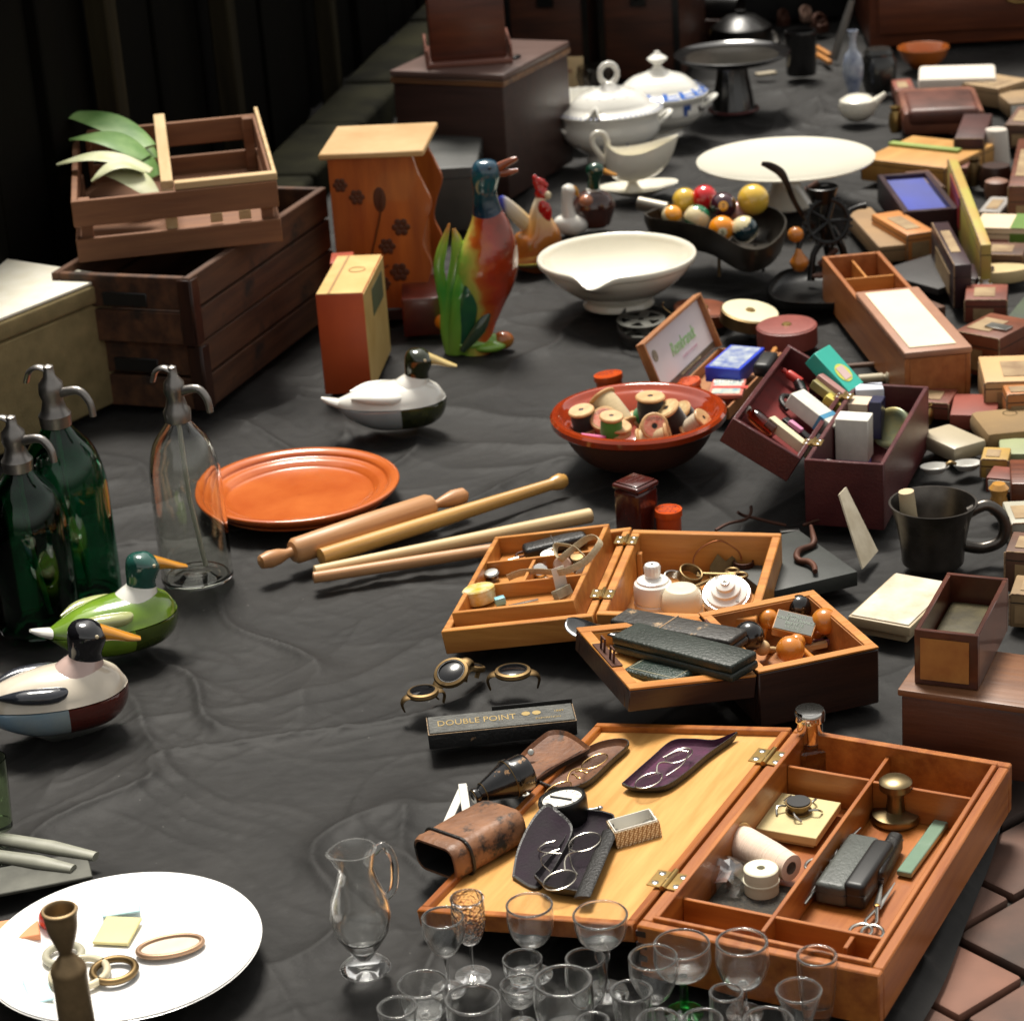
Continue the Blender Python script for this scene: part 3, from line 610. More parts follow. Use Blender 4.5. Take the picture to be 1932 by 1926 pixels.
p0 = P(1412,1608,.0215); p1 = P(1505,1655,.0215); dd = (p1-p0); q = V3((0,0,1)).rotation_difference(dd.normalized()).to_matrix()
t = thing('thread_cone', 'big spool of pale pink thread lying on its side in the large box', 'thread spool', P(1395,1588,.027), rot=q); ln = .062
m = MB(); m.lathe([(.002,-.006),(.018,-.0055),(.0185,-.003),(.018,0),(.007,0)], n=40); m.build('spool', SPOOLC, t)
m = MB(); m.lathe([(.006,0.0002),(.0155,.0002),(.0165,.006),(.0150,.040),(.0125,.066),(.006,.066)], n=48); m.build('thread', THREADP, t)
for s_, y_ in (('WARRANTED', .008), ('80 YARDS', -.008)): text(s_, .0045, DARKW(), t, (0,y_,-.0062), (R(180),0,R(200)), .0001)
m = MB(); m.lathe([(0,-.0063),(.0028,-.0063),(.0028,-.0058),(0,-.0058)], n=16); m.build('spool_hole', BLACK, t)
TAPE = M('ivory_tape', (.70,.66,.50), .5, var=.04)
for (u, v, r_, h_, lb) in ((1437,1692,.0155,.026,'ivory tape roll standing in the near left compartment of the large box'),):
    p0 = P(u,v-8,.0085); t = thing('tape_roll', lb, 'tape roll', p0)
    m = MB(); m.lathe([(r_*.9,0),(r_,.001),(r_,h_*.45),(r_*1.06,h_*.47),(r_*1.06,h_*.53),(r_,h_*.55),(r_,h_-.001),(r_*.93,h_),(r_*.24,h_),(r_*.24,h_*.5)], n=44); m.build('roll', TAPE, t)
    m = MB(); m.lathe([(0,h_*.8),(r_*.24,h_*.8),(r_*.24,h_*.78),(0,h_*.78)], n=20); m.build('core', BLACK, t)
FILM = thin('cloudy_plastic', (.88,.89,.88), 1.6, .2)
p0 = P(1358,1672,.0085); t = thing('plastic_packet', 'crumpled clear plastic packet with printed card, beside the tape roll', 'packet', p0, R(-20))
rnd = random.Random(4); m = MB(); g = [[m.bm.verts.new(((i/7-.5)*.046+rnd.uniform(-.0015,.0015), (j/7-.5)*.038+rnd.uniform(-.0015,.0015), .014+.016*math.sin(PI*i/7)*(.4+.6*math.sin(PI*j/7))+rnd.uniform(-.003,.003))) for i in range(8)] for j in range(8)]
g2 = [[m.bm.verts.new((v_.co.x*1.01, v_.co.y*1.01, max(.0005, .001+rnd.uniform(0,.002)))) for v_ in r_] for r_ in g]
for G_ in (g, g2):
    for j in range(7):
        for i in range(7): m.bm.faces.new((G_[j][i],G_[j][i+1],G_[j+1][i+1],G_[j+1][i]))
for i in range(7):
    for a, b, a2, b2 in ((g[0][i],g[0][i+1],g2[0][i],g2[0][i+1]),(g[7][i],g[7][i+1],g2[7][i],g2[7][i+1]),(g[i][0],g[i+1][0],g2[i][0],g2[i+1][0]),(g[i][7],g[i+1][7],g2[i][7],g2[i+1][7])): m.bm.faces.new((a,b,b2,a2))
m.build('bag', FILM, t, ang=20)
m = MB(); m.box((-.016,-.011,.010), (.012,.009,.0105), 0, M=RY(-12)); m.build('printed_card', M('printed_card', (.7,.68,.62), .6, col2=(.45,.12,.09), sc=60), t)
TWEED = M('dark_speckled_cloth', (.05,.042,.030), .9, col2=(.012,.011,.010), sc=260, bump=.6, bsc=300)
a_, b_ = lo(FB,1300,1655,.012), lo(FB,1450,1710,.012)
m = MB(); m.box((.0165,.075,.0076), (.098,.165,.0105), .001); o = m.build('cloth_lining', TWEED, None); o.location=(FB[0].x,FB[0].y,0); o.rotation_euler=(0,0,FB[1]); tag(o,'dark speckled cloth scrap under the tape roll and packet','cloth')
# right hand compartments
p0 = P(1690,1545,.0085); t = thing('brass_weight', 'tall waisted brass bobbin standing in the far right part of the large box', 'brass bobbin', p0)
m = MB(); m.lathe([(0,0),(.022,0),(.023,.003),(.022,.007),(.009,.010),(.0075,.024),(.010,.031),(.015,.033),(.0155,.040),(.012,.043),(0,.044)], n=40); m.build('bobbin', M('aged_brass',(.34,.26,.14),.35,1,var=.25), t)
t = thing('playing_card_box', 'flat pinkish brown box in the far right compartment of the large box', 'box', P(1745,1478,.0085), R(-20))
m = MB(); m.box((-.028,-.018,0), (.030,.018,.014), .002, seg=2); m.build('body', M('pink_leather',(.24,.09,.07),.5,var=.2), t)
for (u,v,l,wd,h_,a,mt,lb) in ((1600,1660,.095,.030,.022,62,M('grey_leatherette',(.085,.095,.085),.45,var=.2,bump=.3,bsc=300),'grey leatherette case leaning in the right compartment of the large box'),
                              (1640,1672,.085,.020,.026,62,BLACK,'narrow black case between the grey case and the folded scissors'),
                              (1672,1640,.075,.014,.020,66,LEATH,'slim black leather sheath next to the glass strip')):
    t = thing('instrument_case', lb, 'case', P(u,v,.0085), R(a)); m = MB(); m.box((-l/2,-wd/2,0), (l/2,wd/2,h_), .005, seg=4); m.build('body', mt, t)
    m = MB(); m.box((-l*.502,-wd*.502,h_*.55), (l*.502,wd*.502,h_*.58), .0004); m.build('seam', DARKW(), t)
t = thing('glass_strip', 'pale green glass strip along the right wall of the large box', 'glass strip', P(1745,1600,.0085), R(60)); m = MB(); m.box((-.055,-.007,0),(.055,.007,.006),.001); m.build('strip', M('green_glass_paste',(.20,.30,.22),.1,coat=.6,var=.1), t)
def scissors(label, p, ang, L=.09, rot=None, sp=9):
    t = thing('scissors', label, 'scissors', p, R(ang), rot=rot)
    for s_ in (-1,1):
        m = MB(); Mz = RZ(s_*sp)
        m.tube([(L*.42,0,.002+.0012*s_),(0,0,.002+.0012*s_)], [(.0005,.0006),(.0035,.0009)], n=8, M=Mz); m.tube([(0,0,.002+.0012*s_),(-L*.22,-s_*.002,.002),(-L*.28,s_*.0,.002)], .0016, n=8, M=Mz)
        m.torus((-L*.38,0,.002), L*.105, .0016, n=28, m=8, M=Mz if False else None, sy=.8) if False else m.tube([(-L*.38+L*.11*math.cos(a),L*.085*math.sin(a),.002) for a in [2*PI*i/24 for i in range(24)]], .0016, n=8, M=Mz, closed=True)
        m.build('blade', STEEL, t)
    m = MB(); m.lathe([(0,.0055),(.0022,.005),(.0026,.003),(0,.003)], n=14); m.build('pivot', BRASS, t)
    return t
scissors('steel scissors with ring handles standing among the cases in the large box', P(1580,1600,.020), 60, .10)
scissors('scissors with round loops near the front divider of the large box', P(1655,1715,.012), 68, .11, sp=7)
for (u,v,a,l,lb) in ((1540,1680,58,.05,'thin steel rod leaning at the left wall of the right compartment'),(1592,1640,70,.06,'steel tweezers lying across the right compartment')):
    t = thing('steel_tool', lb, 'tool', P(u,v,.016), R(a)); m = MB(); m.tube([(-l/2,0,0),(0,0,.002),(l/2,0,.010)], [.0014,.0016,.0008], n=8); m.tube([(-l/2,.003,0),(0,.002,.002),(l/2,.001,.010)], [.0014,.0012,.0006], n=8); m.build('body', STEEL, t)
t = thing('wooden_stick', 'short wooden stick in the near right corner compartment of the large box', 'stick', P(1600,1795,.020), R(42)); m = MB(); m.tube([(-.015,0,-.008),(.018,0,0)], .003, n=10); m.build('stick', PALEW(), t)

# ---------------- the smaller open box behind ----------------
HA = .055
_a, _b = P(1124,1158,HA), P(1194,998,HA); FA = (_a, math.atan2((_b-_a).y, (_b-_a).x)-PI/2); AW, AD = .174, .235
box_a = thing('haberdashery_box', 'honey coloured wooden box lying open, lid tray on its left, in the middle', 'wooden box', (FA[0].x,FA[0].y,0), FA[1])
HON = HONEY
m = MB(); openbox(m, AW, AD, HA, .010, .004, bev=.0012); m.build('body', HONEY(0), box_a)
m = MB(); m.box((.0104,AD-.040,.006),(.0165,AD-.032,HA-.014),.0006); m.build('tray_rest', HONEY(2), box_a)
# lid tray to the left: lower and on the cloth
TW, TD = .176, .247
LT2 = math.asin((HA-.029)/TW); Mt = T(0,-.004,HA) @ Matrix.Rotation(-LT2, 4, 'Y')
m = MB()
for a, b in (((-TW,0,-.028),(-.003,.009,0)), ((-TW,TD-.009,-.028),(-.003,TD,0)), ((-TW,.009,-.028),(-TW+.009,TD-.009,-.0003)), ((-.012,.009,-.028),(-.003,TD-.009,-.0003)), ((-TW+.009,.009,-.0277),(-.012,TD-.009,-.023))): m.box(a, b, .001, M=Mt)
ld = m.build('lid', HONEY(0), box_a)
m = MB()
iw0, iw1, id0, id1 = -TW+.0095, -.026, .022, TD-.0095
for a, b in (((iw0,id0,-.0225),(iw1,id0+.006,.011)), ((iw0,id1-.006,-.0225),(iw1,id1,.011)), ((iw0,id0+.006,-.0225),(iw0+.006,id1-.006,.0107)), ((iw1-.006,id0+.006,-.0225),(iw1,id1-.006,.0107)), ((iw0+.006,id0+.006,-.0222),(iw1-.006,id1-.006,-.010))): m.box(a, b, .0008, M=Mt)
tr = m.build('inner_tray', HONEY(0), box_a)
for y0_ in (.098, .165):
    m = MB(); m.box((iw0+.0064,y0_,-.0098),(iw1-.0064,y0_+.004,.008),.0005, M=Mt); m.build('divider', HONEY(0), tr)
m = MB(); m.box((-.105,.1023,-.0098),(-.101,.1647,.006),.0005, M=Mt); m.build('divider', HONEY(1), tr)
for yy in (.050, .200): hinge(box_a, -.0015, yy, HA+.0004, 0, 1.0)
MTW = Matrix.Translation((FA[0].x,FA[0].y,0)) @ Matrix.Rotation(FA[1],4,'Z') @ Mt; TN = (MTW.to_3x3() @ V3((0,0,1))).normalized(); TO = MTW @ V3((-.1,.1,-.0098))
def ontray(u, v, h=0): return PP(u, v, TO+TN*h, TN)
# contents of the tray
p0 = ontray(908,1135,.003); rot = tilt(TN, .1)
t = thing('round_tin', 'small oval yellow and white tin in the near left compartment of the tray', 'tin', p0, rot=rot)
m = MB(); m.lathe([(0,0),(.0165,0),(.018,.002),(.018,.011),(.0188,.0115),(.0188,.0165),(.017,.018),(0,.0185)], n=40, sy=.8); m.build('tin', M('yellow_white_print',(.72,.68,.5),.3,col2=(.55,.38,.03),sc=70,coat=.3), t)
t = thing('thimble_case', 'little pale blue plastic case beside the oval tin', 'case', ontray(945,1140,.002), rot=tilt(TN,.2)); m = MB(); m.box((-.006,-.005,0),(.006,.005,.009),.0015,seg=2); m.build('body', M('pale_blue_plastic',(.25,.55,.62),.3,var=.1), t)
t = thing('nail_file', 'small metal file lying in the near compartment of the tray', 'file', ontray(988,1138,.002), rot=tilt(TN,.05)); m = MB(); m.box((-.017,-.002,0),(.017,.002,.0015),.0005); m.build('body', STEEL, t)
t = thing('needle_packet', 'stack of printed needle packets leaning at the right of the near compartment', 'packets', ontray(1068,1125,.002), rot=tilt(TN,R(35)))
for k in range(4): m = MB(); m.box((-.010,k*.003,0),(.011,k*.003+.0010,.011),.0003,M=RX(-22)); m.build('packet', M('aged_packet_paper',(.42,.38,.26),.6,var=.25,sc=40), t)
m = MB(); m.box((-.005,.016,0),(.010,.0165,.030),.0002,M=RZ(-15)); m.build('paper_slip', PAPER, t)
t = thing('leather_pouch', 'black creased leather pouch in the far compartment of the tray', 'pouch', ontray(1046,1038,.004), rot=tilt(TN,.12))
m = MB(); m.box((-.036,-.013,0),(.040,.013,.014),.005,seg=4); m.build('pouch', LEATH, t); m = MB(); m.box((0,-.0134,.0005),(.0012,.0134,.0146),.0003); m.build('fold', STEEL, t)
t = thing('key_ring', 'rusty ring with small keys at the left of the far compartment', 'keys', ontray(985,1047,.006), rot=tilt(TN,.3)); m = MB(); m.torus((0,0,.001),.007,.0014,n=26,m=8); m.build('ring', RUST, t)
m = MB(); m.tube([(-.005,-.005,0),(-.026,-.006,.001)],.0016,n=8); m.box((-.027,-.010,0),(-.022,-.004,.002),.0003); m.build('key', STEEL, t)
ELAS = M('beige_cotton_tape', (.50,.42,.28), .8, col2=(.38,.31,.19), sc=300, bump=.4, bsc=500)
path = [(958,1090,.006),(985,1080,.012),(1020,1078,.020),(1056,1080,.026),(1085,1070,.030),(1108,1056,.034),(1122,1040,.040),(1133,1022,.046),(1124,1013,.048),(1108,1016,.044),(1088,1030,.036),(1066,1048,.030),(1056,1056,.026),(1048,1042,.030),(1050,1028,.036),(1066,1028,.038),(1086,1034,.034),(1106,1052,.028)]
t = thing('cotton_tape', 'loop of beige cotton tape spilling over the middle compartments of the tray', 'tape', ontray(1050,1080,0))
w3 = [tuple(ontray(u,v,h_)-ontray(1050,1080,0)) for u,v,h_ in path]; m = MB(); m.tube(w3, [(.0008,.0042)]*len(w3), n=10, k=5, up=(0,0,1)); m.build('tape', ELAS, t)
def snap(label, p, rot, s=1, mt=STEEL):
    t = thing('metal_button', label, 'button', p, rot=rot, group='metal buttons and studs in the tray'); m = MB(); m.lathe([(0,0),(.006*s,0),(.006*s,.002*s),(.003*s,.003*s),(.0028*s,.006*s),(.0075*s,.007*s),(.0085*s,.008*s),(.007*s,.0095*s),(0,.010*s)], n=28); m.build('button', mt, t); return t
COPPERP = M('pinkish_copper', (.62,.40,.30), .3, .6, var=.1)
for i, (u,v,h_,s,mt,rx,lb) in enumerate(((1062,1068,.020,1.25,COPPERP,60,'large copper faced stud standing upright beside the cotton tape'),(1035,1058,.012,1.1,STEEL,20,'shiny stud left of the copper stud'),(1042,1050,.014,1,CHROME,-30,'shiny stud behind the copper stud'),(1092,1062,.014,1.1,DBRASS,15,'dull brass stud right of the copper stud'),(1100,1076,.006,1,STEEL,70,'tilted stud at the right end of the middle compartment'),(1020,1082,.005,1.1,CHROME,40,'stud under the cotton tape'),(930,1093,.003,1.1,STEEL,10,'stud at the left end of the middle compartment'),(1075,1085,.004,.9,CHROME,80,'small stud lying on edge in front of the copper stud'))):
    snap(lb, ontray(u,v,h_*.4), tilt(TN) @ Matrix.Rotation(R(rx),3,'X'), s, mt)
# contents of the box
PORC = M('white_porcelain', (.78,.77,.73), .14, var=.02, coat=.6); BAKE = M('cream_bakelite', (.74,.66,.49), .3, var=.04, coat=.3)
def seat(u, v, z=.0045): return P(u, v, z)
p0 = seat(1234,1148); r0 = px(37,p0); t = thing('porcelain_switch', 'white porcelain fitting with fluted knob, in the left of the middle box', 'electrical fitting', p0)
m = MB(); m.lathe([(0,0),(r0*.95,0),(r0,.002),(r0,.009),(r0*.94,.0105),(r0,.012),(r0,.028),(r0*.95,.032),(r0*.82,.034),(r0*.80,.036),(r0*.5,.039),(0,.040)], n=56); m.build('base', PORC, t)
m = MB(); m.lathe([(r0*.36,.038),(r0*.40,.040),(r0*.42,.052),(r0*.36,.0545),(0,.055)], n=64, wob=lambda a,r,z: 1+.05*math.cos(14*a)*(.04<z<.053)); m.build('knob', PORC, t)
m = MB(); m.lathe([(0,.0555),(.0012,.0555),(.0012,.0549)], n=12); m.build('hole', BLACK, t)
p0 = seat(1287,1158); r0 = px(40,p0); t = thing('bakelite_rosette', 'cream domed ceiling rose next to the fluted porcelain fitting', 'electrical fitting', p0)
m = MB(); m.lathe([(0,0),(r0,0),(r0,.006),(r0*.96,.0075),(r0*.99,.009),(r0*.98,.018),(r0*.9,.027),(r0*.72,.032),(r0*.3,.0335),(r0*.1,.0325),(0,.0325)], n=56); m.build('rosette', BAKE, t)
p0 = seat(1372,1130,.012); r0 = px(46,p0); t = thing('porcelain_rosette', 'white porcelain rose with stepped rings tilted at the right of the middle box', 'electrical fitting', p0, rot=tilt((-.10,-.40,.9)))
m = MB(); m.lathe([(0,0),(r0*.92,0),(r0*1.02,.003),(r0*1.02,.008),(r0*.97,.011),(r0*.88,.011),(r0*.86,.014),(r0*.62,.0165),(r0*.60,.020),(r0*.40,.0225),(r0*.38,.026),(r0*.20,.028),(r0*.16,.030),(r0*.10,.030),(r0*.09,.026),(0,.026)], n=60); m.build('rosette', PORC, t)
for a, q in ((-60,.72),(110,.78)): m = MB(); m.lathe([(0,.0185),(.0026,.0182),(.0026,.012)], n=14, M=T(r0*q*math.cos(R(a)), r0*q*math.sin(R(a)), -.003)); m.build('screw_hole', M('grey_recess',(.3,.29,.27),.6,var=.1), t)
rnd = random.Random(8)
for i, (u,v,z,a,mt,lb) in enumerate(((1300,1090,.020,20,DBRASS,'brass coupling ring tilted behind the cream ceiling rose'),(1270,1102,.012,-10,STEEL,'steel pipe ring between the porcelain and the keys'),)):
    t = thing('metal_ring', lb, 'metal ring', P(u,v,z), rot=tilt((.3,-.3,.9))); m = MB()
    for k in range(5): m.torus((0,0,k*.0022),.013,.0014,n=32,m=8)
    m.build('coil', mt, t)
for i, (u,v,z,a,l,lb) in enumerate(((1318,1103,.016,15,.05,'old brass key nearest the cream ceiling rose'),(1340,1096,.020,35,.055,'long brass key crossing the others'),(1352,1085,.022,-20,.045,'brass key lying highest on the pile'),(1335,1108,.012,60,.04,'short dark key at the bottom of the pile'))):
    t = thing('old_key', lb, 'key', P(u,v,z), R(a), group='old keys in the middle box'); m = MB()
    m.tube([(-l/2,0,0),(l/2,0,.002)],.0022,n=8); m.torus((l/2+.006,0,.002),.007,.0018,n=22,m=8); m.box((-l/2,-.008,-.001),(-l/2+.007,0,.001),.0004); m.build('key', DBRASS, t)
p0 = P(1365,1083,.012); t = thing('metal_bracket', 'bent dark metal bracket at the back of the middle box', 'bracket', p0, R(15)); m = MB(); m.prism([(-.018,0),(.022,0),(.016,.020),(.006,.014),(-.002,.024),(-.014,.012)],-.001,.001,M=RX(60)); m.tube([(-.018,0,0),(.03,-.006,-.002)],.003,n=8); m.build('bracket', DBRASS, t)
p0 = P(1400,1085,.006); t = thing('wire_coil', 'copper wire loop with rusty coil at the back right of the middle box', 'wire', p0); COPW = M('copper_wire',(.42,.16,.07),.35,1,var=.2)
m = MB(); m.tube([(0,0,.018),(-.004,.004,.030),(-.024,.008,.042),(-.046,.004,.036),(-.056,0,.022),(-.050,-.006,.010)],.0010,n=8,k=6); m.build('wire', COPW, t)
m = MB()
for k in range(5): m.torus((.002,0,.006+k*.0028),.011,.0014,n=26,m=8)
m.build('coil', RUST, t)
t = thing('wire_ends', 'loose copper wire ends at the right wall of the middle box', 'wire', P(1420,1108,.008), .2); m = MB(); m.tube([(-.02,0,0),(0,.004,.002),(.012,.002,.004)],.001,n=6,k=4); m.tube([(-.015,-.006,0),(.008,-.004,.001)],.001,n=6); m.build('wire', COPW, t)
# ---------------- goods in the middle ----------------
RUBOX = DARKW
# dark box standing open (turned pegs inside) and its lid half
HD = .062
dA, dB_, dC = P(1431,1272,HD), P(1640,1228,HD), P(1340,1152,HD)
ang = head(dA,dB_); wd = (dB_-dA).length
db = thing('dark_box', 'dark wooden box full of turned wooden pegs, its shallow lid open under the green cases', 'wooden box', (dA.x,dA.y,0), ang)
dep = .158; wd = .134; ang += R(-4)
INW = wood('orange_inner_wood', (.40,.16,.04), (.26,.09,.02), .5, 0)
m = MB(); openbox(m, wd, dep, HD, .010, .02, bev=.0015); m.build('body', DARKW(0), db)
m = MB(); openbox(m, wd-.0206, dep-.0206, HD-.0205+.0008, .0015, .002, z0=.0204, x0=.0103, y0=.0103, bev=.0003); m.build('lining', INW, db)
m = MB(); 
for a, b in (((0,0,HD+.0002),(wd,.0105,HD+.0025)), ((0,dep-.0105,HD+.0002),(wd,dep,HD+.0025)), ((0,.0107,HD+.0002),(.0105,dep-.0107,HD+.0024)), ((wd-.0105,.0107,HD+.0002),(wd,dep-.0107,HD+.0024))): m.box(a,b,.0004)
m.build('rim', HONEY(0), db)
FDK = (V3((dA.x,dA.y,0)), ang)
# pegs and balls
def peg(label, u, v, z, r, mt, ang_=0, el=90, neck=.05, grp='turned wooden pegs in the dark box'):
    p = P(u,v,z); q = Matrix.Rotation(R(ang_),3,'Z') @ Matrix.Rotation(R(90-el),3,'Y')
    t = thing('turned_peg', label, 'peg', p, rot=q, group=grp)
    m = MB(); pf = [(0,r)]+[(r*math.sin(a),r*math.cos(a)) for a in [PI*i/14 for i in range(1,12)]]+[(r*.32,-r*1.0),(r*.30,-r*1.4),(r*.55,-neck*.8),(r*.6,-neck),(0,-neck)]
    m.lathe(pf, n=28); m.build('peg', mt, t); return t
ORB = M('varnished_orange_wood', (.62,.24,.035), .25, col2=(.45,.14,.015), sc=12, coat=.5); BKB = M('black_lacquer', (.012,.011,.011), .2, coat=.5, var=.2)
peg('big orange ball peg at the far right corner of the dark box', 1556,1172,0.053,.0145,ORB,200,55)
peg('orange ball peg nearest the front rim of the dark box', 1491,1226,0.046,.0150,ORB,100,60)
peg('small orange ball peg at the back left of the dark box', 1450,1167,0.048,.011,ORB,40,60)
peg('black ball peg at the left end of the dark box', 1413,1200,0.054,.0165,BKB,-20,40)
peg('black ball peg at the back of the dark box beyond the printed label', 1508,1145,0.052,.0135,BKB,90,60)
peg('pale turned handle between the black peg and the nearest orange peg', 1438,1222,0.038,.0085,PALEW(2),-120,30,.04)
peg('half hidden orange peg behind the nearest one', 1503,1212,0.042,.0095,ORB,130,30)
peg('low orange peg by the printed label', 1540,1192,0.038,.0085,ORB,230,20)
p = P(1500,1175,0.056); t = thing('labelled_block', 'wooden block with a dark green printed label on top of the pegs', 'block', p, rot=tilt((.0,-.42,.85), R(-22)))
m = MB(); m.box((-.022,-.014,-.012),(.022,.014,0),.0008); m.build('block', HONEY(0), t)
m = MB(); m.box((-.0205,-.0125,.0002),(.0205,.0125,.0007),0); m.build('label_sheet', M('dark_green_print',(.045,0.053,0.038),.5,var=.2,sc=30), t)
INK = M('pale_ink',(.22,.28,.22),.6,var=.1)
for i, s_ in enumerate(('QUALITY','MADE IN FRANCE','BREVETE','S.G.D.G.')): text(s_, .0052, INK, t, (0,.008-.0053*i,.0009), (0,0,0), .0001)
for (u,v,a,mt,lb) in ((1560,1215,20,M('mauve_chalk',(.24,.10,.12),.7,var=.1),'mauve stick in the front right of the dark box'),(1578,1208,25,M('olive_chalk',(.20,.19,.10),.7,var=.1),'olive stick beside the mauve one in the dark box'),(1530,1225,15,PALEW(0),'short pale stick by the front rim of the dark box')):
    t = thing('chalk_stick', lb, 'stick', P(u,v,0.028), R(a)); m = MB(); m.box((-.018,-.004,0),(.018,.004,.007),.001); m.build('stick', mt, t)
# the shallow lid half, hinged to the box and sloping down to the left
Lw, Ld, lh_ = .137, .158, .026
Md = T(-.002,0,HD) @ Matrix.Rotation(R(6), 4, 'Y')
m = MB(); g = -.003
for a, b in (((-Lw,0,-lh_),(0,.012,g)), ((-Lw,Ld-.012,-lh_),(0,Ld,g)), ((-Lw,.012,-lh_),(-Lw+.012,Ld-.012,g-.0003)), ((-.012,.012,-lh_),(0,Ld-.012,g-.0003)), ((-Lw+.012,.012,-lh_+.0003),(-.012,Ld-.012,-lh_+.006))): m.box(a,b,.001,M=Md)
dl_ = m.build('lid', DARKW(0), db)
m = MB()
for a, b in (((-Lw,0,g+.0002),(0,.0125,0)), ((-Lw,Ld-.0125,g+.0002),(0,Ld,0)), ((-Lw,.0127,g+.0002),(-Lw+.0125,Ld-.0127,-.0001)), ((-.0125,.0127,g+.0002),(0,Ld-.0127,-.0001))): m.box(a,b,.0006,M=Md)
m.build('lid_rim', HONEY(0), dl_)
m = MB()
for a, b in (((-Lw+.0122,.0122,-lh_+.0062),(-.0122,.0135,g)), ((-Lw+.0122,Ld-.0135,-lh_+.0062),(-.0122,Ld-.0122,g)), ((-Lw+.0122,.0137,-lh_+.0062),(-Lw+.0135,Ld-.0137,g)), ((-.0135,.0137,-lh_+.0062),(-.0122,Ld-.0137,g)), ((-Lw+.0137,.0137,-lh_+.0063),(-.0137,Ld-.0137,-lh_+.0078))): m.box(a,b,.0002,M=Md)
m.build('lid_lining', LIDW(0), dl_)
m = MB(); m.box((-Lw+.0005,Ld*.33,.0002),(-Lw+.0128,Ld*.70,.0014),.0004,M=Md); m.build('lock_plate', RUST, dl_)
for yy in (.41,.58):
    m = MB(); y0 = Ld*yy; x0 = -Lw+.004
    for a, b in (((x0,y0-.006,.0016),(x0+.0022,y0-.004,.014)), ((x0,y0+.004,.0016),(x0+.0022,y0+.006,.014)), ((x0,y0-.006,.0142),(x0+.0022,y0+.006,.0162))): m.box(a,b,.0004,M=Md)
    m.build('staple', RUST, dl_)
for yy in (.2,.8):
    m = MB(); m.box((-.011,Ld*yy-.012,.0003),(-.002,Ld*yy+.012,.0014),.0004,M=Md); m.tube([(0,Ld*yy-.012,HD+.0015),(0,Ld*yy+.012,HD+.0015)],.002,n=8); m.build('hinge', RUST, db)
# long green case, black case, shoehorn, small case
GREENL = M('green_leatherette', (.018,.026,.020), .45, col2=(.012,.017,.013), sc=30, bump=.5, bsc=260, wear=(.20,.12,.06), wsc=24, wth=.73, edge=.03)
WORNB = M('rubbed_black_leatherette', (.030,.027,.022), .5, col2=(.016,.014,.012), sc=30, bump=.5, bsc=200, wear=(.32,.21,.11), wsc=30, wth=.60, edge=.07)
def slab(name, label, cat, A, B, w_, h_, mt, z=0, bev=.003, tilt_=0, part='case_body', lip=True):
    """long case whose near top edge runs from pixel A to pixel B at heights zA, zB"""
    a, b = P(A[0],A[1],A[2]), P(B[0],B[1],B[2]); x = (b-a); L_ = x.length; x.normalize(); n = V3((0,0,1)); y = n.cross(x).normalized(); n = x.cross(y)
    rot = Matrix((x,y,n)).transposed(); t = thing(name, label, cat, a-n*h_, rot=rot)
    m = MB(); m.box((0,0,0),(L_,w_,h_*.48),bev,seg=3); m.box((0.0005,.0005,h_*.482),(L_-.0005,w_-.0005,h_),bev,seg=3); m.build(part, mt, t)
    return t, L_
slab('long_case','long dark green leatherette case laid slantwise on top of the others','case',(1151,1199,.076),(1379,1257,.086),.044,.019,GREENL)
t, L_ = slab('black_case','rubbed black long case lying behind the dark green one','case',(1148,1168,.070),(1376,1210,.080),.036,.016,WORNB)
m = MB(); m.box((L_*.42,-.0006,-.0004),(L_*.43,.0366,.0166),.0003); m.build('case_seam', M('tan_edge',(.36,.22,.11),.6,var=.1), t)
SHOE = M('black_horn', (.010,.010,.011), .22, coat=.4, var=.15)
p0, p1 = P(1070,1168,.072), P(1165,1198,.066)
t = thing('shoe_horn', 'black polished horn spoon sticking out from under the dark green case', 'shoe horn', p0)
d = p1-p0; m = MB(); k = [0,.04,.15,.32,.5,.66,.8,1]; wds = [.002,.010,.0165,.019,.0175,.012,.007,.006]
pts = [tuple(d*q+V3((0,0,.006*math.sin(PI*min(1,q*1.4))*-1))) for q in k]; m.tube(pts, [(w_,.0022) for w_ in wds], n=18, k=4, up=(0,0,1)); m.build('body', SHOE, t)
a_, b_ = P(1170,1278,.050), P(1297,1310,.050)
t, L_ = slab('small_case','small green grained leather case with a thin gold line, lying inside the shallow open lid','case',(1171,1262,.060),(1272,1286,.066),.046,.017,M('green_grained_leather',(.022,.042,.032),.32,col2=(.012,.024,.018),sc=40,bump=1.0,bsc=330,coat=.2), bev=.006)
m = MB(); q = .006
for a, b in (((q,q,.0171),(L_-q,q+.0007,.0175)),((q,.046-q,.0171),(L_-q,.046-q+.0007,.0175)),((q,q,.0171),(q+.0007,.046-q,.0174)),((L_-q,q,.0171),(L_-q+.0007,.046-q,.0174))): m.box(a,b,0)
m.build('gilt_line', M('gilt',(.42,.40,.27),.5,var=.1), t)
m = MB(); m.box((L_*.35,-.0008,.0075),(L_*.65,.001,.0090),.0003); m.build('clasp', DBRASS, t)
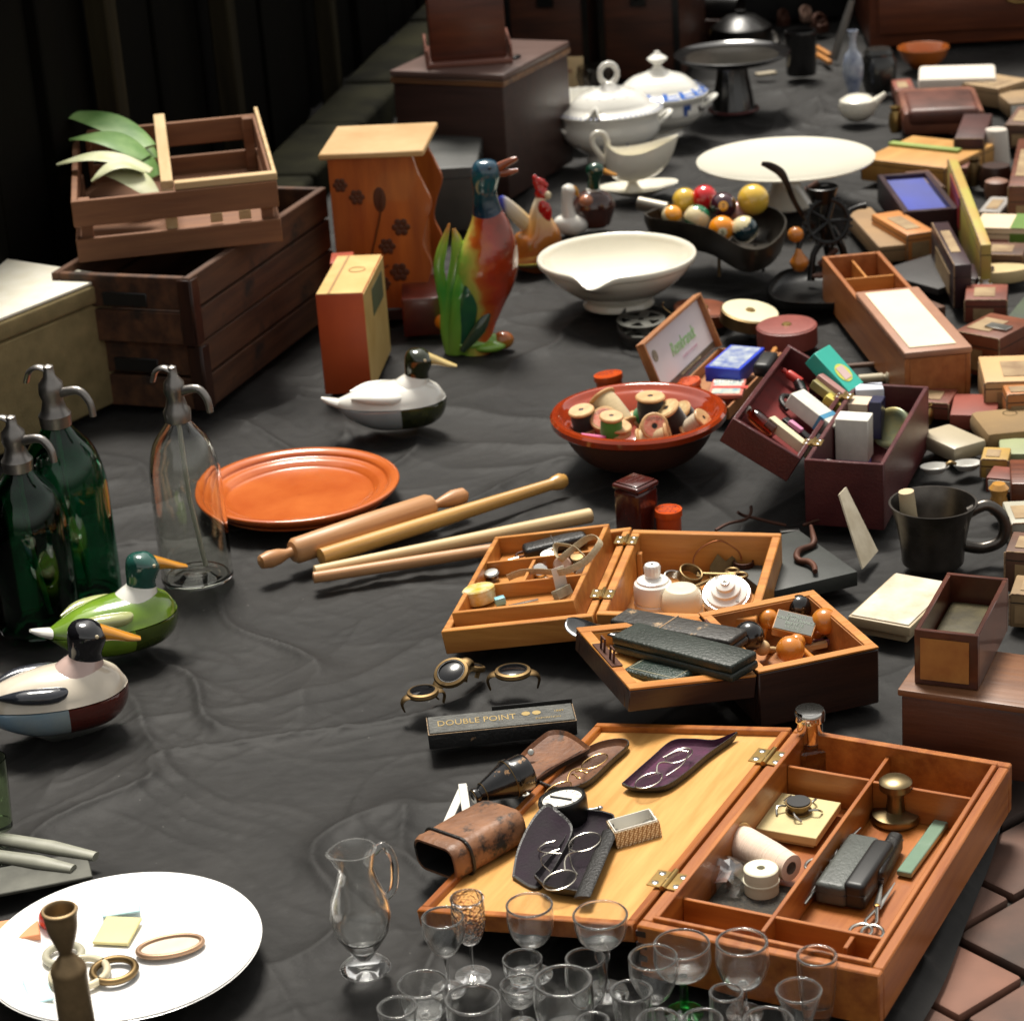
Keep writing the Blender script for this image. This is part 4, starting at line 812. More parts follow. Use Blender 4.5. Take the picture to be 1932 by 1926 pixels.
# DOUBLE POINT box
a_, b_ = P(808,1385,.018), P(1088,1357,.018)
t = thing('needle_box', 'worn black card box with gold lettering lying on the cloth', 'box', (a_.x,a_.y,0), head(a_,b_)); L_ = (b_-a_).length; W_ = .040
BC = M('worn_black_card', (.016,.016,.016), .5, col2=(.008,.008,.008), sc=60, bump=.5, bsc=240, wear=(.26,.16,.085), wsc=36, wth=.66, edge=.03); BT = M('worn_black_card_top', (.075,.075,.065), .5, col2=(.035,.036,.032), sc=80, bump=.4, bsc=240, wear=(.26,.17,.09), wsc=36, wth=.68, edge=.03)
m = MB(); m.box((0,0,0),(L_,W_,.0165),.0012,seg=2); m.build('body', BC, t); m = MB(); m.box((.0015,.0015,.0167),(L_-.0015,W_-.0015,.0180),.0005); m.build('lid', BT, t)
GIL = M('dull_gold_print', (.38,.27,.10), .45, .3, var=.15)
text('DOUBLE POINT', .0165, GIL, t, (.010,.020,.0182), (0,0,0), .0002, al='LEFT', sx=.70)
m = MB(); m.lathe([(0,.0002),(.0045,.0002)],n=24,M=T(L_-.050,.024,.0182)); m.lathe([(0,.0002),(.0045,.0002)],n=24,M=T(L_-.039,.024,.0182)); m.build('medal_print', GIL, t)
text('EXPOSITION', .0046, GIL, t, (L_-.028,.011,.0182), (0,0,0), .0001)
text('1889', .0052, GIL, t, (L_-.016,.024,.0182), (0,0,0), .0001)
m = MB(); m.box((L_*.45,W_+.0005,.004),(L_,W_+.0017,.0215),.0003); m.build('side_flap', BLACK, t)
m = MB()
for a,b in (((0,-.0002,.0163),(L_,.0008,.0170)),((-.0002,0,.0163),(.0008,W_,.0171)),((L_-.0008,0,.0163),(L_+.0002,W_,.0169))): m.box(a,b,.0002)
m.build('worn_edge', M('worn_card_edge',(.30,.20,.11),.7,var=.3,sc=200), t)
# watch cases (open bracelets / frames)
def band_watch(label, u, v, ang_, s=1.0, z=.0):
    t = thing('wrist_watch', label, 'watch', P(u,v,z), R(ang_), group='empty brass and black watch cases on the cloth')
    BZ = M('aged_bronze', (.30,.195,.085), .5, .9, var=.3, wear=(.09,.06,.03), wsc=60, wth=.55)
    s *= .82; r = .0175*s; h = .022*s
    m = MB(); m.lathe([(r*1.22,h-.002),(r*1.28,h),(r*1.2,h+.003),(r*1.0,h+.004),(r*.95,h+.001),(r*1.0,h-.002),(r*1.22,h-.002)], n=44, sx=1, sy=.92); m.build('bezel', BZ, t)
    m = MB(); m.lathe([(0,h+.003),(r*.85,h+.0028),(r*.97,h+.0015),(r*.97,h-.001),(0,h-.001)], n=40, sy=.92); m.build('dial', M('black_glass',(.006,.006,.007),.18,coat=.2,var=.1), t)
    m = MB(); m.torus((0,0,h+.003), r*.93, .0009*s, n=36, m=6, sy=.92); m.build('inner_ring', IRON, t)
    for s_ in (-1,1):
        m = MB(); m.tube([(s_*r*1.1,0,h),(s_*r*1.55,0,h-.003*s),(s_*r*1.75,0,h*.55),(s_*r*1.6,0,.001)], [(.009*s,.0018*s),(.006*s,.0022*s),(.0045*s,.0018*s),(.004*s,.0012*s)], n=10, k=4, up=(0,1,0) if False else (0,0,1)); m.build('lug', BZ, t)
    return t
band_watch('leftmost bronze watch case with dark dial, below the tilted one', 800, 1335, 20, .95)
t2 = band_watch('bronze watch case leaning up against its neighbour, tallest of the group', 858, 1290, 35, 1.1, .004); t2.rotation_euler = (R(18),R(-22),R(35))
t3 = band_watch('small dark watch case tucked behind the tilted bronze one', 888, 1284, 70, .8, .0); t3.rotation_euler = (R(8),R(20),R(70))
band_watch('single bronze watch case at the right, nearest the shallow open lid', 970, 1300, -3, 1.1)
# black slate slab with iron hook
t, w_, d_ = simplebox('slate_slab', 'flat black slab with a rusty double hook lying on it', 'slab', (1446,1118), (1618,1078), (1476,1007), .018, M('black_painted_board',(.030,.034,.030),.55,col2=(.018,.020,.018),sc=20,bump=.2), bev=.001)
t = thing('iron_hook', 'rusty s shaped iron coat hook lying on the black slab', 'hook', P(1518,1048,.019)); m = MB()
m.tube([tuple(P(u,v,z)-P(1518,1048,.019)) for u,v,z in ((1530,992,.024),(1534,1010,.026),(1536,1022,.024),(1530,1030,.022),(1508,1038,.024),(1503,1050,.024),(1510,1058,.022),(1526,1060,.024),(1536,1068,.024),(1538,1078,.024))], [.002,.0035,.004,.0038,.004,.004,.004,.004,.0035,.003], n=10, k=4); m.build('hook', RUST, t)
for u,v,a,lb in ((1390,990,25,'rusty wire hook lying behind the middle box'),(1560,985,10,'rusty nail by the far edge of the black slab'),(1440,985,150,'bent rusty hook behind the right corner of the middle box')):
    t = thing('rusty_hook', lb, 'hook', P(u,v,.004), R(a)); m = MB(); m.tube([(-.03,0,0),(-.01,.003,.003),(.012,0,.004),(.024,.006,.008),(.028,.012,.014)], .002, n=8, k=4); m.build('hook', RUST, t)
t = thing('metal_tag', 'short pale metal piece beside the black slab', 'metal piece', P(1490,1003,.001), R(5)); m = MB(); m.box((-.012,-.004,0),(.012,.004,.003),.001); m.build('body', STEEL, t)
# maroon bakelite tin, square seen cornerwise
MAR = M('maroon_bakelite', (.075,.012,.008), .22, coat=.4, var=.15, bump=.1)
p0 = P(1203,1003); zt = hz(p0, 905); s_ = px(64, V3((p0.x,p0.y,zt)))
t = thing('maroon_tin', 'tall square maroon bakelite box standing cornerwise behind the middle box', 'tin', (p0.x,p0.y,0), R(45)); h_ = zt
m = MB(); m.box((-s_*.48,-s_*.48,0),(s_*.48,s_*.48,h_*.86),.005,seg=3); m.build('body', MAR, t)
m = MB(); m.box((-s_*.51,-s_*.51,h_*.862),(s_*.51,s_*.51,h_*.97),.004,seg=3); m.box((-s_*.42,-s_*.42,h_*.965),(s_*.42,s_*.42,h_),.003,seg=2); m.build('lid', MAR, t)
for i, q in enumerate(('MARQUE','DEPOSEE')): text(q, .006, M('maroon_relief',(.14,.04,.03),.4,var=.1), t, (0,.004-.008*i,h_+.0002), (0,0,0), .0004)
# orange tubes
OTN = M('orange_bakelite', (.62,.085,.012), .25, coat=.4, var=.08, wear=(.30,.03,.01), wsc=30, wth=.66)
ODK = M('orange_print', (.25,.02,.006), .5, var=.1)
def tube_box(label, u, vb, vt, wpx, words, tl=None, rz=0, dim=0):
    p0 = P(u, vb); zt = hz(p0, vt); r = px(wpx, V3((p0.x,p0.y,zt)))/2
    t = thing('orange_tube', label, 'tube box', (p0.x,p0.y,0), rot=(tilt(tl, rz) if tl else Matrix.Rotation(rz,3,'Z')), group='orange bakelite tubes with embossed lids'); h_ = zt
    m = MB(); m.lathe([(r*.86,0),(r*.9,.001),(r*.9,h_*.74),(r*.86,h_*.745),(r*.86,h_*.76)], n=48); m.build('body', OTN, t)
    m = MB(); m.lathe([(r*.9,h_*.76),(r,h_*.765),(r,h_-.003),(r*.97,h_),(r*.84,h_),(r*.82,h_-.0012),(r*.78,h_-.0012),(r*.76,h_-.0002),(0,h_-.0002)], n=48); m.build('lid', OTN, t)
    for i, q in enumerate(words): text(q, r*(.34 if len(q) > 5 else .44), ODK, t, (0,(.42-.42*i)*r,h_-.0001), (0,0,0), .0002)
    return t
tube_box('orange tube with embossed round lid standing beside the maroon tin', 1263, 1010, 960, 53, ('EXIGEZ','V.D.C.','BREVETE'), rz=R(-12))
tube_box('darker orange tube standing left of the cigar box, behind the bowl of spools', 1153, 745, 706, 56, ('EXIGEZ','V.D.C.'), tl=(-.10,.06,1), rz=R(15))
tube_box('orange tube leaning between the cigar box and the rim of the bowl', 1300, 752, 720, 62, ('EXIGEZ','V.D.C.'), tl=(-.22,.05,1), rz=R(20))
# ---- glazed earthenware bowl with spools ----
GLZ = M('red_brown_glaze', (.36,.045,.008), .10, col2=(.22,.022,.005), sc=9, coat=.8, wear=(.09,.02,.008), wsc=60, wth=.68, edge=.03); UNG = M('unglazed_brown_clay', (.075,.026,.015), .6, col2=(.045,.016,.010), sc=14, bump=.4, bsc=90)
pb = P(1208, 868); zr = hz(pb, 775); ctr = V3((pb.x, pb.y, 0)); rr = px(167, V3((pb.x,pb.y,zr)))
t = thing('earthenware_bowl', 'big red brown glazed earthenware bowl holding thread spools', 'bowl', ctr); BH = zr
m = MB(); m.mi = 1; m.lathe(cr([(rr*.01,0),(rr*.42,0),(rr*.50,.004),(rr*.64,BH*.16),(rr*.77,BH*.40),(rr*.85,BH*.66),(rr*.87,BH*.82)],3), n=88); m.build('body', [GLZ, UNG], t)
m = MB(); m.lathe([(rr*.861,BH*.815),(rr*.965,BH*.80),(rr*.995,BH*.84),(rr,BH*.95),(rr*.975,BH),(rr*.93,BH*1.01),(rr*.905,BH*.99),(rr*.88,BH*.93),(rr*.84,BH*.89),(rr*.80,BH*.86),(rr*.68,BH*.58),(rr*.50,BH*.27),(rr*.36,BH*.14),(0,BH*.12)], n=88, wob=lambda a,r,z: 1+.006*math.sin(3*a)+.004*math.sin(5*a+1)); m.build('glazed_inside', GLZ, t)
SPW = wood('spool_birch', (.58,.36,.16), (.44,.24,.09), .5, 2)
TH = {}
def thread(key, c): return M('thread_'+key, c, .75, stretch=(6,6,1400), sc=1, var=.18, sheen=.3, bump=.5, bsc=1)
def spool(label, u, v, z, nrm, key, c, s=1.0, lab=None, wide=1.0, empty=False):
    t = thing('thread_spool', label, 'thread spool', P(u,v,z), rot=tilt(nrm), group='thread spools in the earthenware bowl')
    r, h = .0165*s, .038*s*wide
    m = MB(); m.lathe([(r*.20,0),(r*.92,0),(r,.0015),(r,.003),(r*.93,.0042),(r*.62,.0075),(r*.45,.010),(r*.45,h-.010),(r*.62,h-.0075),(r*.93,h-.0042),(r,h-.003),(r,h-.0015),(r*.92,h),(r*.20,h),(r*.20,0)], n=40); m.build('bobbin', SPW, t)
    if not empty: m = MB(); m.lathe([(r*.45,.0055),(r*.84,.0050),(r*.90,h*.3),(r*.90,h*.7),(r*.84,h-.0050),(r*.45,h-.0055)], n=40); m.build('thread', thread(key, c), t)
    m = MB(); m.lathe([(0,h-.0008),(r*.21,h-.0008),(r*.21,h-.0015)], n=20); m.build('hole', BLACK, t)
    if lab:
        m = MB(); m.lathe([(r*.24,h+.0001),(r*.78,h+.0001),(r*.78,h+.0004),(r*.24,h+.0004)], n=36); m.build('paper_label', M('spool_label_'+lab[0], lab[1], .6, col2=lab[2], sc=260), t)
        text(lab[3], r*.30, M('label_ink',(.10,.05,.04),.6,var=.1), t, (0,r*.5,h+.0005), (0,0,0), .0001)
    return t
BKT = (.008,.008,.009); RL = ('red', (.55,.10,.06), (.62,.34,.22), 'COTON'); CL = ('cream', (.66,.50,.26), (.42,.26,.10), 'FIL')
spool('tall spool of black thread standing upright behind the middle of the pile', 1228, 806, BH*.62, (.02,-.05,1), 'black', BKT, 1.18)
spool('red labelled spool end facing the viewer at the front of the pile', 1231, 812, BH*.74, (.05,-.85,.52), 'brown', (.12,.05,.03), 1.10, RL, .7)
spool('spool of black thread leaning right with a cream label', 1285, 812, BH*.55, (-.45,-.25,.85), 'black2', BKT, 1.08, CL, 1.05)
spool('cream labelled spool at the far right of the pile', 1302, 796, BH*.60, (-.55,-.30,.78), 'black3', BKT, 1.0, CL, .7)
spool('pale thread spool half hidden at the right end of the pile', 1295, 815, BH*.58, (.6,-.3,.6), 'ecru2', (.62,.50,.34), .9)
spool('large spool of ecru thread lying diagonally towards the back', 1178, 808, BH*.70, (-.45,.55,.55), 'ecru', (.66,.50,.27), 1.25, None, 1.15)
spool('spool of emerald green thread between the ecru and the black one', 1203, 795, BH*.72, (.65,-.25,.65), 'emerald', (.010,.20,.045), .95, None, .8)
spool('spool of bright green thread at the front left of the pile', 1153, 830, BH*.70, (.05,-.15,1), 'green', (.05,.34,.04), .95)
spool('orange thread spool with a red label at the left of the pile', 1148, 812, BH*.62, (-.2,-.60,.75), 'orange', (.60,.20,.02), 1.1, RL, .8)
spool('small spool of black thread at the left edge of the pile', 1105, 812, BH*.66, (-.15,-.15,1), 'black4', BKT, 1.05, None, .8)
spool('flat wooden bobbin end lying over the green thread', 1163, 818, BH*.80, (.15,-.15,1), 'none', BKT, 1.15, None, .3, True)
spool('spool of ecru thread lying in front of the pile', 1205, 835, BH*.60, (.95,-.15,.25), 'ecru3', (.66,.50,.27), 1.1)
spool('spool of dark green thread low in the middle of the pile', 1215, 822, BH*.52, (.9,.2,.3), 'bottle', (.02,.05,.045), 1.05)
t = thing('thread_card', 'flat brown wooden thread winder standing up at the back left of the bowl', 'thread winder', P(1140,800,BH*.62), rot=tilt((-.4,.3,.8), .3)); m = MB(); m.prism([(-.004,-.02),(.004,-.02),(.010,.02),(0,.028),(-.008,.018)],0,.003,M=RX(60)); m.build('winder', M('brown_winder',(.20,.07,.03),.5,var=.2), t)
t = thing('thread_skein', 'pink stick of thread at the left front of the bowl', 'thread', P(1120,826,BH*.82), R(-20)); m = MB(); m.tube([(-.016,0,.002),(.016,0,0)],.0035,n=10); m.build('skein', M('pink_thread',(.62,.10,.25),.6,var=.1), t)
# ---- cigar box with the lid up ----
CB = wood('cigar_box_cedar', (.40,.17,.055), (.28,.10,.03), .5, 0)
CBH = .018; hA, hB = P(1250,758,CBH), P(1356,656,CBH)
x = (hB-hA); L_ = x.length; ang = math.atan2(x.y,x.x)
t = thing('cigar_box', 'flat cedar cigar box with its printed lid standing open behind the spools', 'cigar box', (hA.x,hA.y,0), ang); CW = .096
m = MB(); openbox(m, L_, CW, CBH, .003, .002, y0=-CW, bev=.0004); m.build('body', CB, t)
lh = .084; Ml2 = T(0,.0035,CBH+.0005) @ RX(-21)
m = MB(); m.box((0,0,0),(L_,.003,lh),.0006,M=Ml2)
for a, b in (((0,-.010,0),(.004,-.0002,lh)), ((L_-.004,-.010,0),(L_,-.0002,lh)), ((.0042,-.010,lh-.004),(L_-.0042,-.0002,lh))): m.box(a,b,.0005,M=Ml2)
ld = m.build('lid', CB, t)
m = MB(); m.box((.005,-.0012,.002),(L_-.005,-.0003,lh-.005),0,M=Ml2); m.build('label_sheet', M('white_label',(.70,.64,.64),.5,var=.03), ld)
def onl(x_, z_, d_=.0016): return Ml2 @ V3((x_,-d_,z_))
m = MB(); m.box((.0052,-.0020,.003),(.020,-.0014,lh*.80),0,M=Ml2 @ T(0,0,0)); m.build('purple_stripe', M('purple_print',(.42,.05,.30),.5,var=.05), ld)
m = MB(); m.box((.0052,-.0026,.003),(.0135,-.0021,lh*.62),0,M=Ml2); m.build('green_stripe', M('lime_print',(.25,.60,.05),.5,var=.05), ld)
m = MB(); m.box((.022,-.0020,.003),(L_-.006,-.0014,.0115),0,M=Ml2); m.build('brown_band', M('brown_print',(.14,.10,.06),.5,var=.3,sc=300), ld)
m = MB(); m.lathe([(0,.0004),(.0085,.0004),(.0085,0)],n=36,M=Ml2 @ T(.036,-.0014,lh*.66) @ RX(90)); m.build('round_seal', M('brown_seal',(.10,.07,.04),.5,col2=(.4,.34,.24),sc=260), ld)
LIM = M('lime_script', (.34,.62,.22), .5, var=.05); q = onl(L_*.57, lh*.52, .0018); o = text('Rembrandt', .027, LIM, t, q, (R(90-22),0,0), .0002, sx=.78, shear=.35)
o = text('CIGARES DE HOLLANDE', .0055, M('pink_print',(.75,.45,.55),.5,var=.05), t, onl(L_*.62, lh*.30, .0018), (R(68),0,0), .0001)
o = text('GARANTIE SUMATRA HAVANE', .0058, M('cream_print',(.6,.5,.3),.5,var=.05), t, onl(L_*.55, .0075, .0024), (R(68),0,0), .0001)
m = MB(); m.tube([tuple(Ml2 @ V3((L_*.62,.004,lh))),tuple(Ml2 @ V3((L_*.62,.012,lh+.014))),tuple(Ml2 @ V3((L_*.60,.006,lh+.020)))],.001,n=6,k=3); m.build('catch_wire', DBRASS, t)
# playing card packs on the box
def pack(label, A, B, C, z, h_, mt, top, words=None, wc=None):
    f = fr(A,B,C,z+h_); t = thing('card_pack', label, 'card pack', (f[0].x,f[0].y,z), f[1]); m = MB(); m.box((0,0,0),(f[2],f[3],h_),.0008); m.build('packet', mt, t)
    m = MB(); m.box((.004,.004,h_+.0002),(f[2]-.004,f[3]-.004,h_+.0007),0); m.build('printed_top', top, t)
    if words: text(words, f[3]*.24, wc, t, (f[2]/2,f[3]*.80,h_+.0009), (0,0,0), .0002)
    return t
BLUE = M('royal_blue_card', (.02,.055,.55), .35, var=.06)
pack('royal blue pack with a printed picture on top, lying across the cigar box', (1330,692), (1396,698), (1362,649), .020, .022, BLUE, M('card_picture',(.42,.46,.46),.4,col2=(.10,.14,.34),sc=70))
t = pack('small red and white pack printed LIONS below the blue one', (1336,745), (1400,745), (1344,715), .020, .006, M('salmon_card',(.62,.18,.13),.4,var=.1), M('comic_print',(.62,.56,.42),.4,col2=(.16,.30,.36),sc=80), 'LIONS', M('white_print',(.8,.78,.72),.5,var=.02))
m = MB(); m.box((.003,.025,.0069),(.052,.034,.0072),0); m.build('red_strip', M('red_print',(.62,.06,.04),.4,var=.05), t)
# reels and tape measures
def disc(name, label, cat, u, v, z, r, h, nrm, top, side, extra=None):
    t = thing(name, label, cat, P(u,v,z), rot=tilt(nrm)); m = MB(); m.lathe([(0,0),(r*.97,0),(r,.001),(r,h-.001),(r*.97,h),(r*.2,h)], n=56); m.build('case', side, t)
    m = MB(); m.lathe([(r*.09,h+.0004),(r*.95,h+.0004),(r*.95,h+.0012),(r*.93,h+.0014),(r*.09,h+.0014)], n=56); m.build('face', top, t)
    m = MB(); m.lathe([(0,h+.004),(r*.13,h+.0036),(r*.17,h+.0018),(r*.17,h)], n=30); m.build('hub', BRASS, t)
    return t
p_ = P(1210,622,.004); rq = px(46,p_)
t = thing('film_reel', 'perforated grey metal film reel lying flat behind the cigar box', 'reel', p_, rot=tilt((0,-.06,1)))
m = MB()
for z_ in (0,.016):
    nseg = 60
    m.lathe([(rq*.80,z_),(rq,z_),(rq,z_+.0015),(rq*.80,z_+.0015),(rq*.80,z_)], n=60); m.lathe([(rq*.12,z_),(rq*.40,z_),(rq*.40,z_+.0015),(rq*.12,z_+.0015),(rq*.12,z_)], n=40)
    for k in range(5): a = k*72; m.box((rq*.38,-rq*.20,z_+.0001),(rq*.82,rq*.20,z_+.0014),.0003,M=RZ(a))
m.lathe([(rq*.36,.001),(rq*.38,.001),(rq*.38,.016),(rq*.36,.016)], n=30); m.build('reel', M('grey_metal',(.20,.20,.18),.35,.8,var=.3,sc=20), t)
t = thing('reel_strap', 'dark curved leather strap on the cloth left of the film reel', 'strap', P(1180,640,.004)); m = MB(); m.tube([tuple(P(u,v,.008)-P(1180,640,.004)) for u,v in ((1180,590),(1166,612),(1172,634),(1195,648),(1225,652))],[(.0015,.008)]*5,n=8,k=5); m.build('strap', LEATH, t)
BRL = M('brown_tape_case', (.22,.055,.018), .4, var=.2, coat=.2, bump=.2)
disc('tape_measure','brown leather tape measure with brass hub lying behind the cigar box lid','tape measure',1325,604,.001,px(56,P(1325,604)),.020,(.12,0,1),BRL,BRL)
CRP = M('cream_celluloid', (.72,.66,.44), .35, var=.05)
disc('tape_measure','cream faced round tape measure tilted against the brown one','tape measure',1412,610,.012,px(55,P(1412,610)),.020,(.16,-.10,1),CRP,DBRASS)
RDL = M('red_leather', (.26,.06,.045), .42, var=.15, bump=.3, bsc=200)
disc('tape_measure','thick red leather tape measure with small brass hub right of the cream one','tape measure',1486,650,.001,px(57,P(1486,650)),.030,(-.03,-.02,1),RDL,RDL)
t = thing('black_brush', 'black bristle brush lying between the blue pack and the burgundy case', 'brush', P(1445,700,.03), R(70)); m = MB(); m.box((-.03,-.012,0),(.03,.012,.020),.006,seg=3); m.build('bristles', BLACK, t); m = MB(); m.tube([(.03,0,.01),(.06,0,.012)],.004,n=8); m.build('handle', HONEY(), t)
# ---- burgundy cases ----
BUR = M('burgundy_leatherette', (.095,.018,.018), .38, col2=(.055,.010,.012), sc=20, bump=.3, bsc=300); BURI = M('red_felt', (.20,.022,.020), .9, var=.15, sc=50)
def burg(label, A, B, C, zt, depth, base=0, nrm=None):
    a, b, c = P(*A,zt), P(*B,zt), P(*C,zt); x = b-a; w_ = x.length; x.normalize(); y = V3((-x.y,x.x,0)); dp = (c-a).dot(y); ang = math.atan2(x.y,x.x)
    return a, ang, w_, dp
a, ang, w_, dp = burg('', (1517,867), (1667,877), (1629,722), .085, .1)
bc = thing('vanity_case', 'burgundy leatherette case lying open, full of chemist bottles and packets', 'case', (a.x,a.y,0), ang); BH2 = .085
m = MB(); openbox(m, w_, dp, BH2, .006, .004, bev=.001); m.build('body', BUR, bc)
FBU = (V3((a.x,a.y,0)), ang); WBU, DBU = w_, dp
# left half, hinged and hanging lower on its far side
m = MB(); lw = .096; Mb = T(-.004,0,BH2) @ Matrix.Rotation(R(30),4,'Y'); dh = .036
for p1_, p2_ in (((-lw,0,-dh),(-.0005,.006,0)), ((-lw,dp-.006,-dh),(-.0005,dp,0)), ((-lw,.006,-dh),(-lw+.006,dp-.006,-.0003)), ((-.0065,.006,-dh),(-.0005,dp-.006,-.0003))): m.box(p1_,p2_,.001,M=Mb)
m.box((-lw+.006,.006,-dh+.0002),(-.0065,dp-.006,-dh+.004),0,M=Mb); ld = m.build('lid', BUR, bc)
m = MB(); m.box((-lw+.0062,.0062,-dh+.0045),(-.0067,dp-.0062,-dh+.006),0,M=Mb); m.build('felt', BURI, ld)
for yy in (.2,.8): hinge(bc, -.002, dp*yy, BH2+.0004, 0, .9)
MBB = Matrix.Translation((a.x,a.y,0)) @ Matrix.Rotation(ang,4,'Z') @ Mb; BN = (MBB.to_3x3() @ V3((0,0,1))).normalized(); BO = MBB @ V3((-.05,.1,-dh+.006)); LYAW = ang
def onb(u, v, h=0): return PP(u, v, BO+BN*h, BN)
def smallbox(label, p, rot, s, mt, band=None, name='packet', cat='packet', grp=None):
    t = thing(name, label, cat, p, rot=rot, group=grp); m = MB(); m.box((-s[0]/2,-s[1]/2,0),(s[0]/2,s[1]/2,s[2]),.0008); m.build('carton', mt, t)
    if band: m = MB(); e=.0003; m.box((band[0]*s[0]-e,-s[1]/2-e,-e*.5),(band[1]*s[0],s[1]/2+e,s[2]+e),0); m.build('printed_band', band[2], t)
    return t
WP = M('white_packet', (.70,.68,.60), .5, var=.06, sc=60); LB = M('blue_band', (.06,.25,.42), .5, var=.1); TEAL = M('teal_carton', (.03,.42,.33), .4, var=.05)
r_ = lambda a_: tilt(BN, R(a_))
t = smallbox('teal carton with a yellow oval standing at the far end of the left burgundy half', onb(1567,716,.020), tilt(BN+V3((.15,-.3,0)), R(-38)), (.072,.040,.022), TEAL)
m = MB(); m.lathe([(0,.0226),(.014,.0226),(.014,.0222)],n=30,M=T(.006,0,0)); m.build('yellow_oval', M('yellow_print',(.60,.60,.10),.5,var=.05), t); m = MB(); m.box((-.004,-.008,.0228),(.016,.008,.0231),0); m.build('pink_label', M('pale_pink_print',(.62,.45,.42),.5,var=.05), t)
smallbox('white packet with a light blue band in the middle of the left burgundy half', onb(1530,792,.012), r_(-38), (.070,.034,.020), WP, (.18,.28,LB))
smallbox('long cream packet along the front of the left burgundy half', onb(1487,834,.010), r_(-38), (.070,.013,.014), M('cream_packet',(.70,.62,.42),.5,var=.05))
smallbox('dark blister strip beside the long cream packet', onb(1508,826,.006), r_(-38), (.060,.012,.010), BLACK)
smallbox('pink lozenge packet beside the white packet', onb(1499,808,.016), r_(-38), (.020,.008,.006), M('pink_packet',(.62,.25,.40),.5,var=.05))
smallbox('yellow paper packet near the hinge of the left burgundy half', onb(1570,767,.014), r_(-30), (.026,.018,.012), M('yellow_packet',(.62,.52,.10),.5,var=.08))
smallbox('olive packet between the yellow packet and the teal carton', onb(1556,748,.014), r_(-38), (.045,.016,.012), M('olive_packet',(.32,.27,.10),.5,var=.12))
smallbox('dusty pink packet beside the teal carton', onb(1565,738,.020), r_(-38), (.045,.014,.012), M('dusty_pink_packet',(.42,.22,.20),.5,var=.1))
def bottle(label, p, rot, r, h, mt, cap, grp=None, name='medicine_bottle'):
    t = thing(name, label, 'bottle', p, rot=rot, group=grp); m = MB(); m.lathe([(0,0),(r,.001),(r,h*.66),(r*.8,h*.74),(r*.42,h*.78),(r*.42,h*.84),(0,h*.84)],n=28); m.build('bottle', mt, t)
    m = MB(); m.lathe([(0,h*.842),(r*.55,h*.842),(r*.58,h*.86),(r*.58,h*.98),(r*.5,h),(0,h)],n=24); m.build('cap', cap, t); return t
AMB = glass('amber_glass', (.30,.06,.02)); qy = lambda a_, e_: (tilt(BN,R(a_)) @ Matrix.Rotation(R(e_),3,'Y'))
bottle('small brown bottle with white cap lying at the near end of the left burgundy half', onb(1462,816,.012), qy(140,90), .0095, .052, AMB, WP)
bottle('black capped vial lying at the far end of the left burgundy half', onb(1515,742,.012), qy(100,90), .007, .040, BKB, BKB)
bottle('short dark vial beside the teal carton', onb(1535,738,.012), qy(60,90), .007, .036, BKB, STEEL)
bottle('red capped vial against the far wall of the left burgundy half', onb(1512,722,.014), qy(150,90), .006, .030, M('red_cap',(.5,.04,.03),.3,var=.1), M('red_cap',(.5,.04,.03),.3))
t = thing('rubber_bulb', 'black curved rubber tube on the red felt', 'tube', onb(1486,762,.003), rot=r_(0)); m = MB(); m.tube([(-.004,-.022,.003),(-.012,-.008,.004),(-.006,.010,.004),(.014,.016,.004),(.026,.018,.004)],.0035,n=10,k=4); m.build('tube', LEATH, t)
# right half contents
def inbu(u,v,z): return P(u,v,z)
gz = .052
smallbox('white carton with a blue foot standing in the right burgundy half', inbu(1612,862,.035), tilt((0,0,1),ang), (.042,.030,.055), WP, None)
t = thing('carton_base', 'blue striped box under the white carton in the burgundy case', 'packet', inbu(1608,905,.006), ang); m = MB(); m.box((-.02,-.012,0),(.022,.012,.028),.001); m.build('carton', BLUE, t)
smallbox('red and cream carton in the middle of the right burgundy half', inbu(1614,810,.040), tilt((0,0,1),ang), (.040,.030,.040), M('red_carton',(.30,.05,.03),.5,var=.08), (-.5,.48,M('cream_print2',(.66,.52,.38),.5,var=.05)))
smallbox('pale blue white packet at the back of the right burgundy half', inbu(1640,790,.040), tilt((0,0,1),ang+.3), (.036,.026,.045), M('pale_blue_packet',(.55,.58,.66),.5,var=.06))
smallbox('navy packet standing beside the white carton', inbu(1655,822,.040), tilt((0,0,1),ang), (.016,.026,.050), M('navy_packet',(.012,.012,.05),.4,var=.1))
smallbox('thin white packet lying across the near end of the burgundy case', inbu(1602,892,.060), tilt((0,-.2,1),ang), (.060,.018,.010), WP, (-.1,.1,LB))
t = thing('round_tin', 'round greenish gold tin standing on edge in the right burgundy half', 'tin', inbu(1690,812,.045), rot=tilt((-.5,-.6,.5))); m = MB(); m.lathe([(0,0),(.026,0),(.027,.001),(.027,.015),(.025,.0165),(.020,.0165),(.018,.015),(0,.015)],n=40); m.build('tin', M('gold_green_tin',(.32,.26,.09),.35,.4,col2=(.12,.16,.12),sc=30), t)
